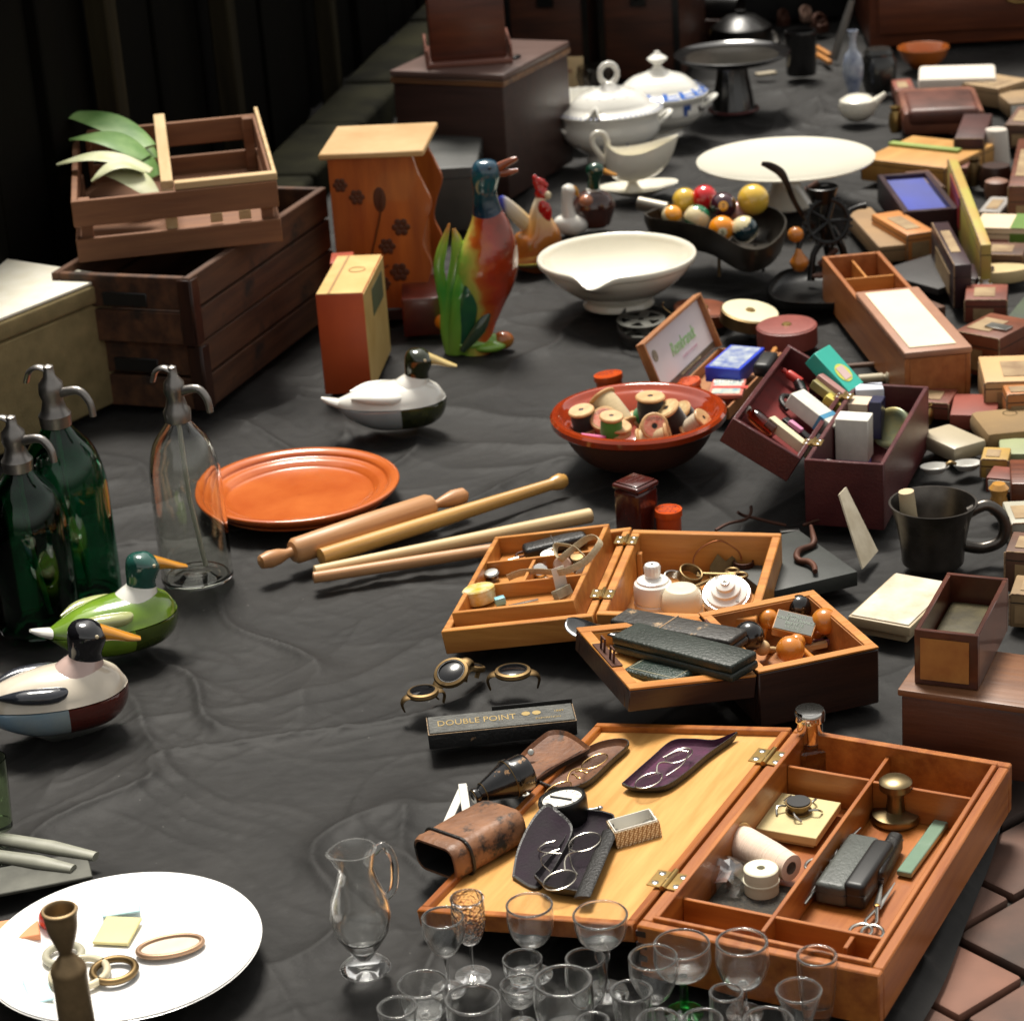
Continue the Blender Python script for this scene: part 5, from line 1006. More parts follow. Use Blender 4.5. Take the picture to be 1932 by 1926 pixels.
# ---------------- china, animals and boxes further back ----------------
def surf(m, fn, prof, na=64, mi=None):
    """closed or open skin of rings: fn(angle, station) -> point"""
    rings = [[m.bm.verts.new(fn(2*PI*i/na, q)) for i in range(na)] for q in prof]; fs = []
    for a, b in zip(rings, rings[1:]): fs += [m.bm.faces.new((a[i],a[(i+1)%na],b[(i+1)%na],b[i])) for i in range(na)]
    fs += [m.bm.faces.new(rings[0][::-1]), m.bm.faces.new(rings[-1])]
    m._fin(fs)
def lerp_prof(pts, s):                       # pts: list of (s, r, z)
    for (a,r0,z0),(b,r1,z1) in zip(pts, pts[1:]):
        if s <= b: k = (s-a)/(b-a); return r0+(r1-r0)*k, z0+(z1-z0)*k
    return pts[-1][1:]
def base_at(u, vb, vt): p = P(u, vb); return p, hz(p, vt)
def wpx(n, b, h=0): return px(n, V3((b.x, b.y, h)))
# mixing bowl with a pouring lip
b, h = base_at(1168, 576, 479); r = wpx(151, b, h); t = thing('mixing_bowl', 'large empty cream mixing bowl with a pouring lip at the front', 'bowl', b)
pf = cr([(r*.40,0),(r*.44,.002),(r*.45,h*.06),(r*.42,h*.16),(r*.52,h*.26),(r*.74,h*.48),(r*.88,h*.68),(r*.93,h*.80),(r*.94,h*.84),(r*.99,h*.88),(r*1.0,h*.95),(r*.99,h*.99),(r*.965,h),(r*.93,h*.95),(r*.90,h*.84),(r*.80,h*.62),(r*.60,h*.38),(r*.36,h*.25),(r*.01,h*.22)], 3)
def f_(a, q):
    R_, z = q; d = max(0, math.cos(a-R(250)))**60; k = max(0,(z-h*.62)/(h*.38))
    return ((R_*(1+.16*d*k))*math.cos(a), (R_*(1+.16*d*k))*math.sin(a), z-d*k*h*.16)
m = MB(); surf(m, f_, pf, 200); m.build('bowl', CREAM, t, ang=60)
# round comport, gravy boat, two tureens
b, h = base_at(1484, 388, 299); r = wpx(168, b, h); t = thing('footed_dish', 'wide shallow white footed dish standing behind the coloured balls', 'dish', b)
m = MB(); m.lathe([(0,h*.86),(r*.55,h*.90),(r*.85,h*.94),(r*.985,h*.995),(r,h),(r*.995,h*.97),(r*.86,h*.90),(r*.55,h*.83),(0,h*.80)], n=96); m.build('dish', CREAM, t)
m = MB(); m.lathe([(0,0),(r*.30,0),(r*.31,.003),(r*.27,h*.12),(r*.18,h*.35),(r*.13,h*.60),(r*.15,h*.797),(0,h*.797)], n=56); m.build('foot', CREAM, t)
b, hs = base_at(1205, 366, 361); r = wpx(76, b); t = thing('gravy_boat', 'white gravy boat with looped handle on its fixed oval saucer', 'gravy boat', b, R(6))
m = MB(); surf(m, lambda a,q: (q[0]*math.cos(a), q[0]*math.sin(a)*.62, q[1]+.004*math.cos(a)**2*(q[0]/r)), [(r*.45,0),(r*.55,.001),(r*.96,.0125),(r,.0145),(r*.97,.0145),(r*.55,.006),(r*.01,.005)], 80); m.build('saucer', CREAM, t)
hb = hz(b, 290)
stn = cr([(.22,.005,0),(.235,.009,0),(.17,.018,0),(.12,.028,0),(.18,.034,0),(.42,.042,.0),(.60,.060,.10),(.66,.082,.45),(.64,.104,.9),(.635,.1055,.9),(.60,.098,.8),(.54,.070,.3),(.32,.050,0),(.01,.048,0)], 3)
sz = hb/.100*1.02
def g_(a, q):
    R_, z, e = q; cx = math.cos(a); rr_ = R_*r*(1.16 if z > .035 else 1)
    x = rr_*cx*(1.22 if cx > 0 else .85)+(e*r*.34*max(0,cx)**3); y = rr_*math.sin(a)*(.62-.16*e*max(0,cx)**2)
    return (x-.012, y, z*sz+e*(.030*max(0,cx)**2.2+.026*max(0,-cx)**3)*sz)
m = MB(); surf(m, g_, stn, 96); m.build('boat', CREAM, t, ang=60)
m = MB(); m.tube([(-r*.58,0,.066*sz),(-r*.80,0,.088*sz),(-r*1.08,0,.128*sz),(-r*1.05,0,.152*sz),(-r*.85,0,.155*sz),(-r*.74,0,.140*sz),(-r*.70,0,.112*sz)], [(.005,.0035)]*7, n=12, k=5, up=(0,1,0)); m.build('handle', CREAM, t)
BLP = M('china_blue_print', (.045,.11,.38), .2, coat=.6, var=.2); BKP = M('china_black_print', (.03,.03,.035), .2, coat=.6)
def tureen(label, u, vb, vrim, hw, ang_, knob, band, sy=.78):
    b, h = base_at(u, vb, vrim); r = wpx(hw, b, h); t = thing('tureen', label, 'tureen', b, R(ang_))
    m = MB(); m.lathe(cr([(r*.48,0),(r*.50,.003),(r*.46,h*.14),(r*.60,h*.24),(r*.86,h*.46),(r*.95,h*.66),(r*.93,h*.84),(r*.96,h*.97),(r*.95,h),(r*.90,h)],3)+[(0,h*.9)], n=80, sy=sy); m.build('body', WHITE, t)
    def lid(a, q):
        R_, z = q; n_ = max(0, math.cos(a-R(-118)))**260 if knob == 'loop' else 0
        k = R_/r; return (R_*(1-.14*n_*(k>.8))*math.cos(a), R_*(1-.14*n_*(k>.8))*math.sin(a)*sy, z+n_*.0*z+(.020*n_ if k > .93 else 0))
    zz = h+.001
    pf = [(r*.93,zz),(r*1.0,zz),(r*1.02,zz+.003),(r*.99,zz+.005),(r*.82,zz+r*.13),(r*.74,zz+r*.22),(r*.55,zz+r*.37),(r*.34,zz+r*.44),(r*.16,zz+r*.52),(r*.10,zz+r*.58),(r*.01,zz+r*.59)]
    m = MB(); surf(m, lid, cr(pf,3), 140); L_ = m.build('lid', WHITE, t, ang=55)
    if knob == 'loop':
        m = MB(); c_ = zz+r*.74; m.tube([(r*.17*math.cos(q),0,c_+r*.19*math.sin(q)) for q in [R(-70+i*320/12) for i in range(13)]], [(r*.055,r*.045)]*13, n=12, up=(0,1,0)); m.build('knob', WHITE, L_)
    else:
        m = MB(); m.lathe([(r*.08,zz+r*.57),(r*.09,zz+r*.64),(r*.20,zz+r*.72),(r*.21,zz+r*.76),(r*.10,zz+r*.83),(r*.06,zz+r*.86),(r*.06,zz+r*.89),(0,zz+r*.91)], n=36); m.build('knob', WHITE, L_)
    for s_ in (-1,1):
        m = MB(); m.tube([(s_*r*.90,-r*.14,h*.70),(s_*r*1.10,-r*.12,h*.86),(s_*r*1.16,0,h*.90),(s_*r*1.10,r*.12,h*.86),(s_*r*.90,r*.14,h*.70)], [(.006,.004)]*5, n=10, k=4); m.build('handle', WHITE, t)
    return t, b, h, r, L_
def decal(m, a, z0, z1, w_, rad, sy):        # small painted patch that follows the wall between two heights
    for i in range(3):
        a0, a1 = a-w_/2+w_*i/3, a-w_/2+w_*(i+1)/3
        m.quad(*[(rad(z)*math.cos(q), rad(z)*math.sin(q)*sy, z) for q, z in ((a0,z0),(a1,z0),(a1,z1),(a0,z1))])
t, b, h, r, L_ = tureen('white tureen with small blue sprigs, loop knob and ladle notch in its lid', 1156, 302, 213, 99, 8, 'loop', None)
rb = lambda z: r*(.60+(.26)*((z/h)-.24)/.22 if z < h*.46 else .86+.09*((z/h)-.46)/.20 if z < h*.66 else .955)+.0011
m = MB()
for i in range(22):
    a = 2*PI*i/22; decal(m, a, h*.52, h*.56, .10 if i % 3 else .05, rb, .78)
    if i % 2: decal(m, a+.05, h*.44, h*.50, .03, rb, .78); decal(m, a-.06, h*.57, h*.60, .04, rb, .78)
m.build('blue_sprig', BLP, t)
m = MB(); rl = lambda z: 0
for i in range(56):
    a = 2*PI*i/56; q0, q1 = r*1.008, r*.955; z0 = h+.0062; z1 = h+r*.045+.0035
    m.quad(*[(q*math.cos(x)*1.0, q*math.sin(x)*.78, z) for q, x, z in ((q0,a,z0),(q0,a+.045,z0),(q1,a+.045,z1),(q1,a,z1))])
for i in range(13):
    a = 2*PI*i/13+.1; q0, q1 = r*.70, r*.64; z0, z1 = h+r*.262, h+r*.308
    m.quad(*[(q*math.cos(x), q*math.sin(x)*.78, z) for q, x, z in ((q0,a,z0),(q0,a+.07,z0),(q1,a+.05,z1),(q1,a+.01,z1))])
    q0, q1 = r*.60, r*.57; m.quad(*[(q*math.cos(x), q*math.sin(x)*.78, z+.001) for q, x, z in ((q0,a+.2,h+r*.335),(q0,a+.30,h+r*.335),(q1,a+.28,h+r*.358),(q1,a+.22,h+r*.358))])
m.build('blue_edge', BLP, L_)
t, b, h, r, L_ = tureen('white tureen with broad blue border and button knob, behind the sprigged one', 1246, 256, 180, 92, 0, 'button', None, .9)
m = MB()
for i in range(16):
    a = 2*PI*i/16
    for (f0, f1, k0, k1) in ((1.0,.975,.02,.38),(.975,.84,.02,.13),(.93,.90,.13,.36)):
        zf = lambda f: h+.001+(1.0-f)*r*.72+.0055
        n_ = 3
        for j in range(n_):
            a0, a1 = a+k0+(k1-k0)*j/n_, a+k0+(k1-k0)*(j+1)/n_
            m.quad(*[(r*f*math.cos(x)*1.004, r*f*math.sin(x)*.9*1.004, zf(f)) for f, x in ((f0,a0),(f0,a1),(f1,a1),(f1,a0))])
m.build('blue_border', M('bright_blue_print',(.03,.16,.62),.2,coat=.6,var=.1), L_)
rb = lambda z: r*(.86+.09*((z/h)-.46)/.20 if z < h*.66 else .95-.02*((z/h)-.66)/.18 if z < h*.84 else .945)+.0012
m = MB()
for i in range(40): decal(m, 2*PI*i/40, h*.60, h*.615, .157, rb, .9); decal(m, 2*PI*i/40, h*.92, h*.935, .157, rb, .9)
for i in range(6):
    a = 2*PI*i/6-.5; decal(m, a, h*.66, h*.72, .30, rb, .9); decal(m, a-.10, h*.72, h*.80, .12, rb, .9)
m.build('dark_line', BKP, t)
m = MB()
for i in range(6): a = 2*PI*i/6; decal(m, a, h*.64, h*.90, .10, rb, .9); decal(m, a+.10, h*.76, h*.90, .10, rb, .9)
m.build('blue_panel', BLP, t)
b, h = base_at(1098, 262, 180); r = wpx(70, b, h); t = thing('scalloped_bowl', 'white china bowl with a finely scalloped rim half hidden behind the brown box', 'bowl', b)
m = MB(); m.lathe([(0,0),(r*.45,0),(r*.5,h*.1),(r*.75,h*.45),(r*.92,h*.85),(r*1.0,h),(r*.97,h*1.0),(r*.86,h*.84),(r*.68,h*.45),(0,h*.2)], n=140, wob=lambda a,q,z: 1+.03*math.cos(28*a)*(z>h*.9)); m.build('bowl', WHITE, t)
b = P(1075, 185); t = thing('parchment_card', 'folded parchment card standing behind the scalloped bowl', 'card', b, R(-10)); m = MB(); m.box((-.035,0,0),(.03,.0015,.085),.0004,M=RX(-14)); m.box((-.035,.0,.0),(-.034,.02,.08),.0003); m.build('sheet', M('parchment',(.66,.50,.28),.7,col2=(.56,.38,.18),sc=15), t)
m = MB(); m.box((-.018,-.0012,.052),(.006,-.0004,.060),0,M=RX(-14)); m.build('seal_print', M('sepia_ink',(.40,.20,.10),.6), t)
b, h = base_at(1128, 190, 125); r = wpx(38, b, h); t = thing('ribbed_glass_bowl', 'ribbed glass bowl glinting behind the sprigged tureen', 'bowl', b); m = MB(); m.lathe([(r*.4,0),(r*.8,h*.3),(r,h*.7),(r*.9,h),(r*.86,h),(r*.94,h*.7),(r*.74,h*.33),(0,h*.08)], n=96, wob=lambda a,q,z: 1+.035*math.cos(24*a)); m.build('bowl', glass('smoky_glass',(.75,.72,.66)), t)
# pedestal dish
b, h = base_at(1384, 208, 99); r = wpx(110, b, h); t = thing('pedestal_dish', 'black lacquered pedestal dish with a broad flaring foot at the back', 'pedestal dish', b)
LAQ = M('black_lacquer_ware', (.014,.013,.013), .16, coat=.6, var=.2); m = MB(); m.lathe([(0,h*.93),(r*.80,h*.935),(r*.93,h*.97),(r*.985,h),(r,h*.99),(r*.97,h*.94),(r*.80,h*.86),(r*.3,h*.82),(0,h*.82)], n=96); m.build('dish', LAQ, t)
m = MB(); m.lathe([(0,h*.9305),(r*.80,h*.9385),(r*.78,h*.942),(0,h*.942)], n=72); m.build('inside_polish', M('worn_pewter',(.22,.20,.17),.22,.9,var=.2,sc=6), t)
m = MB(); m.lathe([(0,0),(r*.42,0),(r*.42,h*.03),(r*.38,h*.05),(r*.33,h*.3),(r*.27,h*.60),(r*.25,h*.82),(0,h*.82)], n=56, wob=lambda a,q,z: 1+.02*math.cos(16*a)*(z>h*.05)); m.build('foot', LAQ, t)
m = MB(); m.torus((0,0,h*.025), r*.425, .0028, n=56); m.build('red_edge', M('dark_red_lacquer',(.10,.01,.008),.3,coat=.4), t)
# pan full of pool balls
PANM = M('dark_tinplate', (.055,.048,.038), .38, .7, var=.3, sc=10); zo = .088
out = [P(u,v,zo) for u,v in ((1215,402),(1240,393),(1272,388),(1330,384),(1400,384),(1455,390),(1481,408),(1482,430),(1462,456),(1436,470),(1408,469),(1385,459),(1336,431),(1280,418),(1228,412))]
c = sum(out, V3((0,0,0)))/len(out); t = thing('weighing_pan', 'dark tin scoop pan on short legs heaped with coloured balls', 'scale pan', (c.x,c.y,0))
m = MB(); o2 = smooth_out([(q.x-c.x,q.y-c.y) for q in out], 4); shell(m, 0, o2, .046); bmesh.ops.translate(m.bm, verts=m.bm.verts, vec=(0,0,zo-.046)); m.build('pan', PANM, t)
m = MB(); a_ = P(1206,384,.09)-c; m.tube([tuple(V3((a_.x,a_.y,.09))), tuple(V3((a_.x+.045,a_.y-.028,.084)))], .012, n=24); m.build('spout_handle', M('grey_tin',(.24,.22,.18),.4,.7,var=.2), t)
for u, v, u2, v2 in ((1361,480,1357,522),(1432,472,1441,512),(1255,455,1250,480),(1455,420,1470,440)):
    p1 = P(u2,v2); q1 = V3((p1.x,p1.y,0)); q2 = V3(((p1.x-c.x)*.8+c.x, (p1.y-c.y)*.7+c.y, .046)); m = MB(); m.tube([tuple(q1-V3((c.x,c.y,0))), tuple(q2-V3((c.x,c.y,0)))], .0028, n=8); m.build('leg', DBRASS if u == 1361 else IRON, t)
def ball(label, u, v, z, rp, c1, c2=None, num=None, nrm=(0,-.9,.45)):
    p = P(u,v,z); r = px(rp,p); t = thing('pool_ball', label, 'ball', (p.x,p.y,p.z), rot=tilt(nrm), group='pool balls in the tin pan')
    A_ = M('ball_'+c1[0], c1[1], .10, coat=.9, var=.04)
    m = MB(); m.ell((0,0,0),(r,r,r), n=22)
    if c2:
        for f in m.bm.faces:
            if abs(f.calc_center_median().dot(V3(c2[2]))) > r*.52: f.material_index = 1
    m.build('ball', [A_, M('ball_'+c2[0], c2[1], .10, coat=.9, var=.04)] if c2 else A_, t, ang=180)
    if num:
        m = MB(); rr_ = r*.36; n_ = 8; m.lathe([(0,r+.0004)]+[(r*math.sin(q)*1.0, (r+.0004)*math.cos(q)) for q in [.36*i/n_ for i in range(1,n_+1)]], n=32); m.build('number_disc', M('ball_disc_'+num[1][0], num[1][1], .15, coat=.8, var=.03), t)
        text(num[0], r*.52, M('ball_number',(.02,.02,.02),.3), t, (0,0,r+.0008), (0,0,0), .0001)
    return t
IV = ('ivory', (.72,.62,.38)); YB = ('yellow', (.75,.48,.06))
ball('yellow ball at the back left of the pan beside the red one', 1292,378,.094,23.5, YB)
ball('plain red ball between the yellow and the purple ball', 1329,373,.098,24, ('red',(.60,.012,.015)))
ball('dark purple ball with a yellow numbered spot', 1364,389,.098,26, ('plum',(.045,.010,.018)), None, ('7', ('amber',(.78,.38,.03))), (-.06,-.93,.25))
ball('largest yellow ball at the right, highest in the pan', 1421,377,.104,30, YB)
ball('green and ivory striped ball at the front of the heap', 1315,411,.086,25, ('ivory2',(.74,.62,.36)), ('green',(.012,.15,.06),(.35,.3,.88)), None, (.3,-.1,1))
ball('orange ball with an ivory numbered spot at the front right', 1362,432,.084,25, ('orange',(.85,.28,.01)), None, ('5', IV), (-.05,-.98,.0))
ball('dark blue green ball with an ivory cap, lowest at the right', 1404,433,.082,26, ('petrol',(.008,.030,.038)), ('ivory3',(.72,.62,.36),(-.55,-.15,.9)), None, (0,0,1))
ball('orange striped ball half hidden at the left corner of the pan', 1268,407,.082,20, ('ivory4',(.72,.60,.36)), ('orange2',(.85,.33,.02),(.2,.2,.9)))
ball('pinkish ball glimpsed between the purple and the big yellow one', 1391,402,.080,22, ('pink',(.60,.30,.25)))
# rooster, goose, mallard dish and duck jug
def fig(name, label, cat, u, vb):
    b = P(u, vb); t = thing(name, label, cat, b)
    return t, b, lambda u_, v_, dy=0: tuple(PP(u_, v_, b+V3((0,dy,0)), V3((0,1,0)))-b), px(1, b)
BR_, ft = 0, 0
GLG = dict(rough=.12, coat=.7)
t, b, W, s1 = fig('rooster_dish', 'glazed rooster shaped dish with red comb on a yellow rimmed plate', 'china rooster', 1012, 498)
ROO = zramp('rooster_glaze', [(0,(.30,.08,.02)),(.35,(.50,.17,.03)),(.7,(.66,.36,.12)),(1,(.76,.66,.48))], .02, .105, 2, na=.5, ns=30)
m = MB(); m.tube([W(992,505),W(998,488),W(1012,466),W(1020,445),W(1019,420),W(1016,400),W(1018,385),W(1022,372)], [(34*s1,26*s1),(42*s1,32*s1),(46*s1,34*s1),(40*s1,30*s1),(26*s1,22*s1),(16*s1,15*s1),(12*s1,12*s1),(10*s1,10*s1)], n=28, k=4, up=(0,1,0)); m.build('body', ROO, t)
RED = M('red_glaze', (.58,.010,.008), .12, coat=.7, var=.15)
m = MB(); m.ell(W(1022,366),(13*s1,11*s1,14*s1)); 
for u_, v_, r_ in ((1009,336,5),(1012,345,7),(1018,342,6),(1024,345,6),(1029,350,5),(1015,353,7),(1022,352,7)): m.ell(W(u_,v_),(r_*s1,4*s1,r_*s1*1.15),n=10)
m.build('comb', RED, t)
m = MB(); m.ell(W(1030,402,-.01),(11*s1,6*s1,21*s1)); m.ell(W(1024,392,-.012),(9*s1,5*s1,14*s1)); m.build('wattle', RED, t)
m = MB(); m.ell(W(1033,369,-.006),(7*s1,6*s1,8*s1)); m.build('beak', M('ivory_glaze',(.72,.60,.38),.12,coat=.7), t)
m = MB(); m.ell(W(1020,363,-11*s1),(2*s1,1.2*s1,2*s1),n=8); m.build('eye', BLACK, t)
m = MB(); m.tube([W(1000,430),W(982,412),W(964,394),W(950,380),W(943,372)], [(14*s1,10*s1),(15*s1,9*s1),(13*s1,7*s1),(10*s1,5*s1),(5*s1,3*s1)], n=16, k=4, up=(0,1,0)); m.build('tail', zramp('tail_glaze', [(0,(.03,.05,.42)),(.3,(.05,.08,.55)),(.45,(.66,.62,.55)),(1,(.72,.52,.25))], -.065, -.012, 0, na=.12), t)
rp_ = 46*s1; m = MB(); m.lathe([(0,.002),(rp_*.8,.002),(rp_*1.18,.012),(rp_*1.2,.014),(rp_*1.15,.014),(rp_*.8,.006),(0,.006)], n=56, M=T(-.008,.0,0)); m.build('plate', zramp('yellow_plate', [(0,(.60,.50,.36)),(1,(.62,.58,.12))], .004,.014,2,na=.1), t)
t, b, W, s1 = fig('goose_figure', 'white china goose with orange beak behind the rooster', 'china goose', 1078, 436)
m = MB(); m.tube([W(1046,430),W(1056,425),W(1076,424),W(1096,428),W(1104,434)], [(6*s1,6*s1),(16*s1,17*s1),(24*s1,21*s1),(18*s1,18*s1),(5*s1,6*s1)], n=24, k=4); m.tube([W(1076,425),W(1072,402),W(1070,382),W(1071,366),W(1074,356),W(1076,349)], [20*s1,14*s1,11*s1,12*s1,13*s1,6*s1], n=20, k=4, up=(0,1,0)); m.build('body', WHITE, t)
m = MB(); m.tube([W(1080,357),W(1086,362),W(1092,371)], [(8*s1,7*s1),(6*s1,5*s1),(2*s1,2*s1)], n=12, k=3, up=(0,1,0)); m.build('beak', M('orange_glaze',(.70,.32,.03),.12,coat=.7), t)
m = MB(); m.ell(W(1066,355,-12*s1),(1.6*s1,1*s1,1.6*s1),n=8); m.build('eye', BLACK, t)
GRN = M('bottle_green_glaze', (.006,.055,.030), .10, coat=.8, var=.2); ORG = M('orange_beak_glaze', (.62,.26,.02), .12, coat=.7, var=.15)
t, b, W, s1 = fig('mallard_dish', 'small covered dish shaped as a brown duck with green head, behind the goose', 'china duck', 1122, 428)
BRG = M('dark_brown_glaze', (.085,.028,.020), .12, coat=.8, var=.3); SAL = M('salmon_glaze', (.62,.24,.12), .12, coat=.7, var=.2)
m = MB(); m.lathe([(22*s1,0),(30*s1,.004),(40*s1,.030),(41*s1,.036),(0,.037)], n=44, sy=.75); m.build('body', BRG, t)
m = MB(); m.lathe([(40*s1,.0365),(38*s1,.045),(30*s1,.058),(12*s1,.067),(0,.068)], n=44, sy=.75); m.build('lid', BRG, t)
m = MB(); m.ell((-13*s1,-17*s1,.051),(15*s1,12*s1,.011)); m.build('wing', SAL, t)
m = MB(); m.ell((1*s1,-2*s1,.066),(14*s1,10*s1,.006)); m.build('white_patch', WHITE, t)
m = MB(); m.tube([(2*s1,0,.068),(3*s1,0,.082),(6*s1,0,.096)], [12*s1,11*s1,15*s1], n=18, k=3, up=(0,1,0)); m.ell((6*s1,0,.100),(18*s1,15*s1,15*s1)); m.build('head', GRN, t)
m = MB(); m.tube([(20*s1,0,.099),(34*s1,0,.093),(46*s1,0,.089)], [(8*s1,6*s1),(7*s1,4*s1),(4*s1,3*s1)], n=14, k=3, up=(0,0,1)); m.build('beak', ORG, t)
for y_ in (-14,): m = MB(); m.ell((8*s1,y_*s1,.104),(2*s1,1.5*s1,2*s1),n=8); m.build('eye', M('ivory_glaze',(.72,.60,.38)), t)
t, b, W, s1 = fig('duck_jug', 'tall ceramic duck shaped jug with green leaves, red breast and open beak', 'ceramic jug', 897, 648)
JUG = zramp('jug_red_green_glaze', [(0,(.03,.10,.03)),(.34,(.20,.42,.05)),(.52,(.50,.42,.08)),(.64,(.50,.11,.015)),(.8,(.40,.035,.008)),(1,(.22,.03,.010))], -.05, .055, 0, na=.55, ns=30, bump=.35)
HEADG = zramp('jug_head_glaze', [(0,(.20,.16,.03)),(.16,(.012,.035,.10)),(.5,(.006,.03,.045)),(.8,(.015,.10,.11)),(1,(.02,.06,.10))], .155, .275, 2, na=.45, ns=40, bump=.3)
m = MB(); m.tube([W(898,664),W(898,640),W(906,612),W(910,580),W(912,545),W(918,505),W(924,465),W(924,430),W(920,402)], [(a*s1,a*.85*s1) for a in (30,30,28,38,52,58,52,40,28)], n=36, k=4, up=(0,1,0)); m.build('body', JUG, t)
m = MB(); m.tube([W(921,408),W(917,385),W(915,362),W(915,340),W(917,322),W(921,308),W(922,302)], [(a*s1,a*.9*s1) for a in (28.5,25,22,26,27,20,9)], n=30, k=4, up=(0,1,0)); m.build('head', HEADG, t)
RB = M('red_orange_beak_glaze', (.45,.10,.025), .12, coat=.7, var=.3)
for pts, rs in (([W(932,322),W(948,312),W(964,304),W(976,299)],[12,9,7,4]), ([W(932,328),W(948,328),W(964,325),W(978,321)],[10,7,6,3])):
    m = MB(); m.tube(pts, [(q*s1*.6,q*s1*.9) for q in rs], n=14, k=3, up=(0,0,1)); m.build('beak', RB, t)
m = MB(); m.ell(W(924,318,-24*s1),(3*s1,2*s1,3*s1),n=10); m.build('eye', BLACK, t)
LEAF = zramp('leaf_glaze', [(0,(.22,.42,.05)),(.45,(.05,.28,.03)),(.8,(.30,.48,.06)),(.93,(.55,.22,.05)),(1,(.62,.25,.07))], .0, .20, 2, na=.2, ns=20)
for pts, rs in (([W(862,668),W(846,625),W(842,585),W(834,545),W(828,505),W(834,470),W(848,422)],[22,15,12,11,10,9,2]), ([W(868,665),W(856,615),W(852,570),W(858,530),W(864,490),W(862,455),W(856,432)],[24,18,16,15,14,10,3]), ([W(842,580),W(850,556),W(860,520),W(874,480),W(890,452),W(905,446)],[7,7,8,14,10,3]), ([W(886,662),W(884,610),W(888,560),W(896,510),W(902,470)],[24,22,16,12,4])):
    m = MB(); m.tube(pts, [(q*s1,q*.6*s1) for q in rs], n=14, k=4, up=(0,1,0)); m.build('leaf', LEAF, t)
m = MB(); m.tube([W(862,664,-.006),W(866,615,-.012),W(872,565,-.016),W(882,515,-.012),W(893,478,-.004)], [(16*s1,13*s1),(19*s1,15*s1),(20*s1,15*s1),(18*s1,12*s1),(4*s1,3*s1)], n=18, k=4, up=(0,1,0)); m.build('leaf', LEAF, t)
m = MB(); m.ell(W(922,652,-.006),(34*s1,26*s1,12*s1)); m.build('base_mound', LEAF, t)
DG = M('dark_teal_glaze', (.010,.055,.045), .12, coat=.7, col2=(.02,.12,.04), sc=20)
m = MB(); m.tube([W(872,650,-.016),W(880,605,-.022),W(886,560,-.028),W(884,520,-.024)], [(7*s1,4*s1),(17*s1,6*s1),(15*s1,6*s1),(3*s1,2*s1)], n=14, k=4, up=(0,1,0)); m.build('wing', DG, t)
m = MB(); m.tube([W(872,662,-.02),W(905,620,-.026),W(925,585,-.02)], [(6*s1,5*s1),(12*s1,6*s1),(3*s1,3*s1)], n=12, k=4, up=(0,1,0)); m.build('wing', M('olive_teal_glaze',(.05,.09,.05),.12,coat=.7,var=.3), t)
m = MB(); m.lathe([(0,0),(44*s1,0),(47*s1,.004),(40*s1,.010),(24*s1,.018),(0,.020)], n=44, sy=.62, wob=lambda a,q,z: 1+.12*math.cos(3*a)+.06*math.cos(5*a+1)); m.build('base', LEAF, t)
m = MB(); m.ell(W(949,642),(21*s1,17*s1,17*s1)); m.build('foot', zramp('amber_foot_glaze', [(0,(.40,.16,.02)),(.6,(.36,.07,.015)),(1,(.25,.03,.01))], .0,.03,2,na=.3), t)
b = P(834,606,.020); t = thing('orange_ball', 'small orange ball half hidden behind the leaves of the duck jug', 'ball', b); m = MB(); m.ell((0,0,0),(px(15,b),px(15,b),px(17,b))); m.build('ball', M('orange_glow_paint',(.75,.20,.01),.3,var=.05), t)
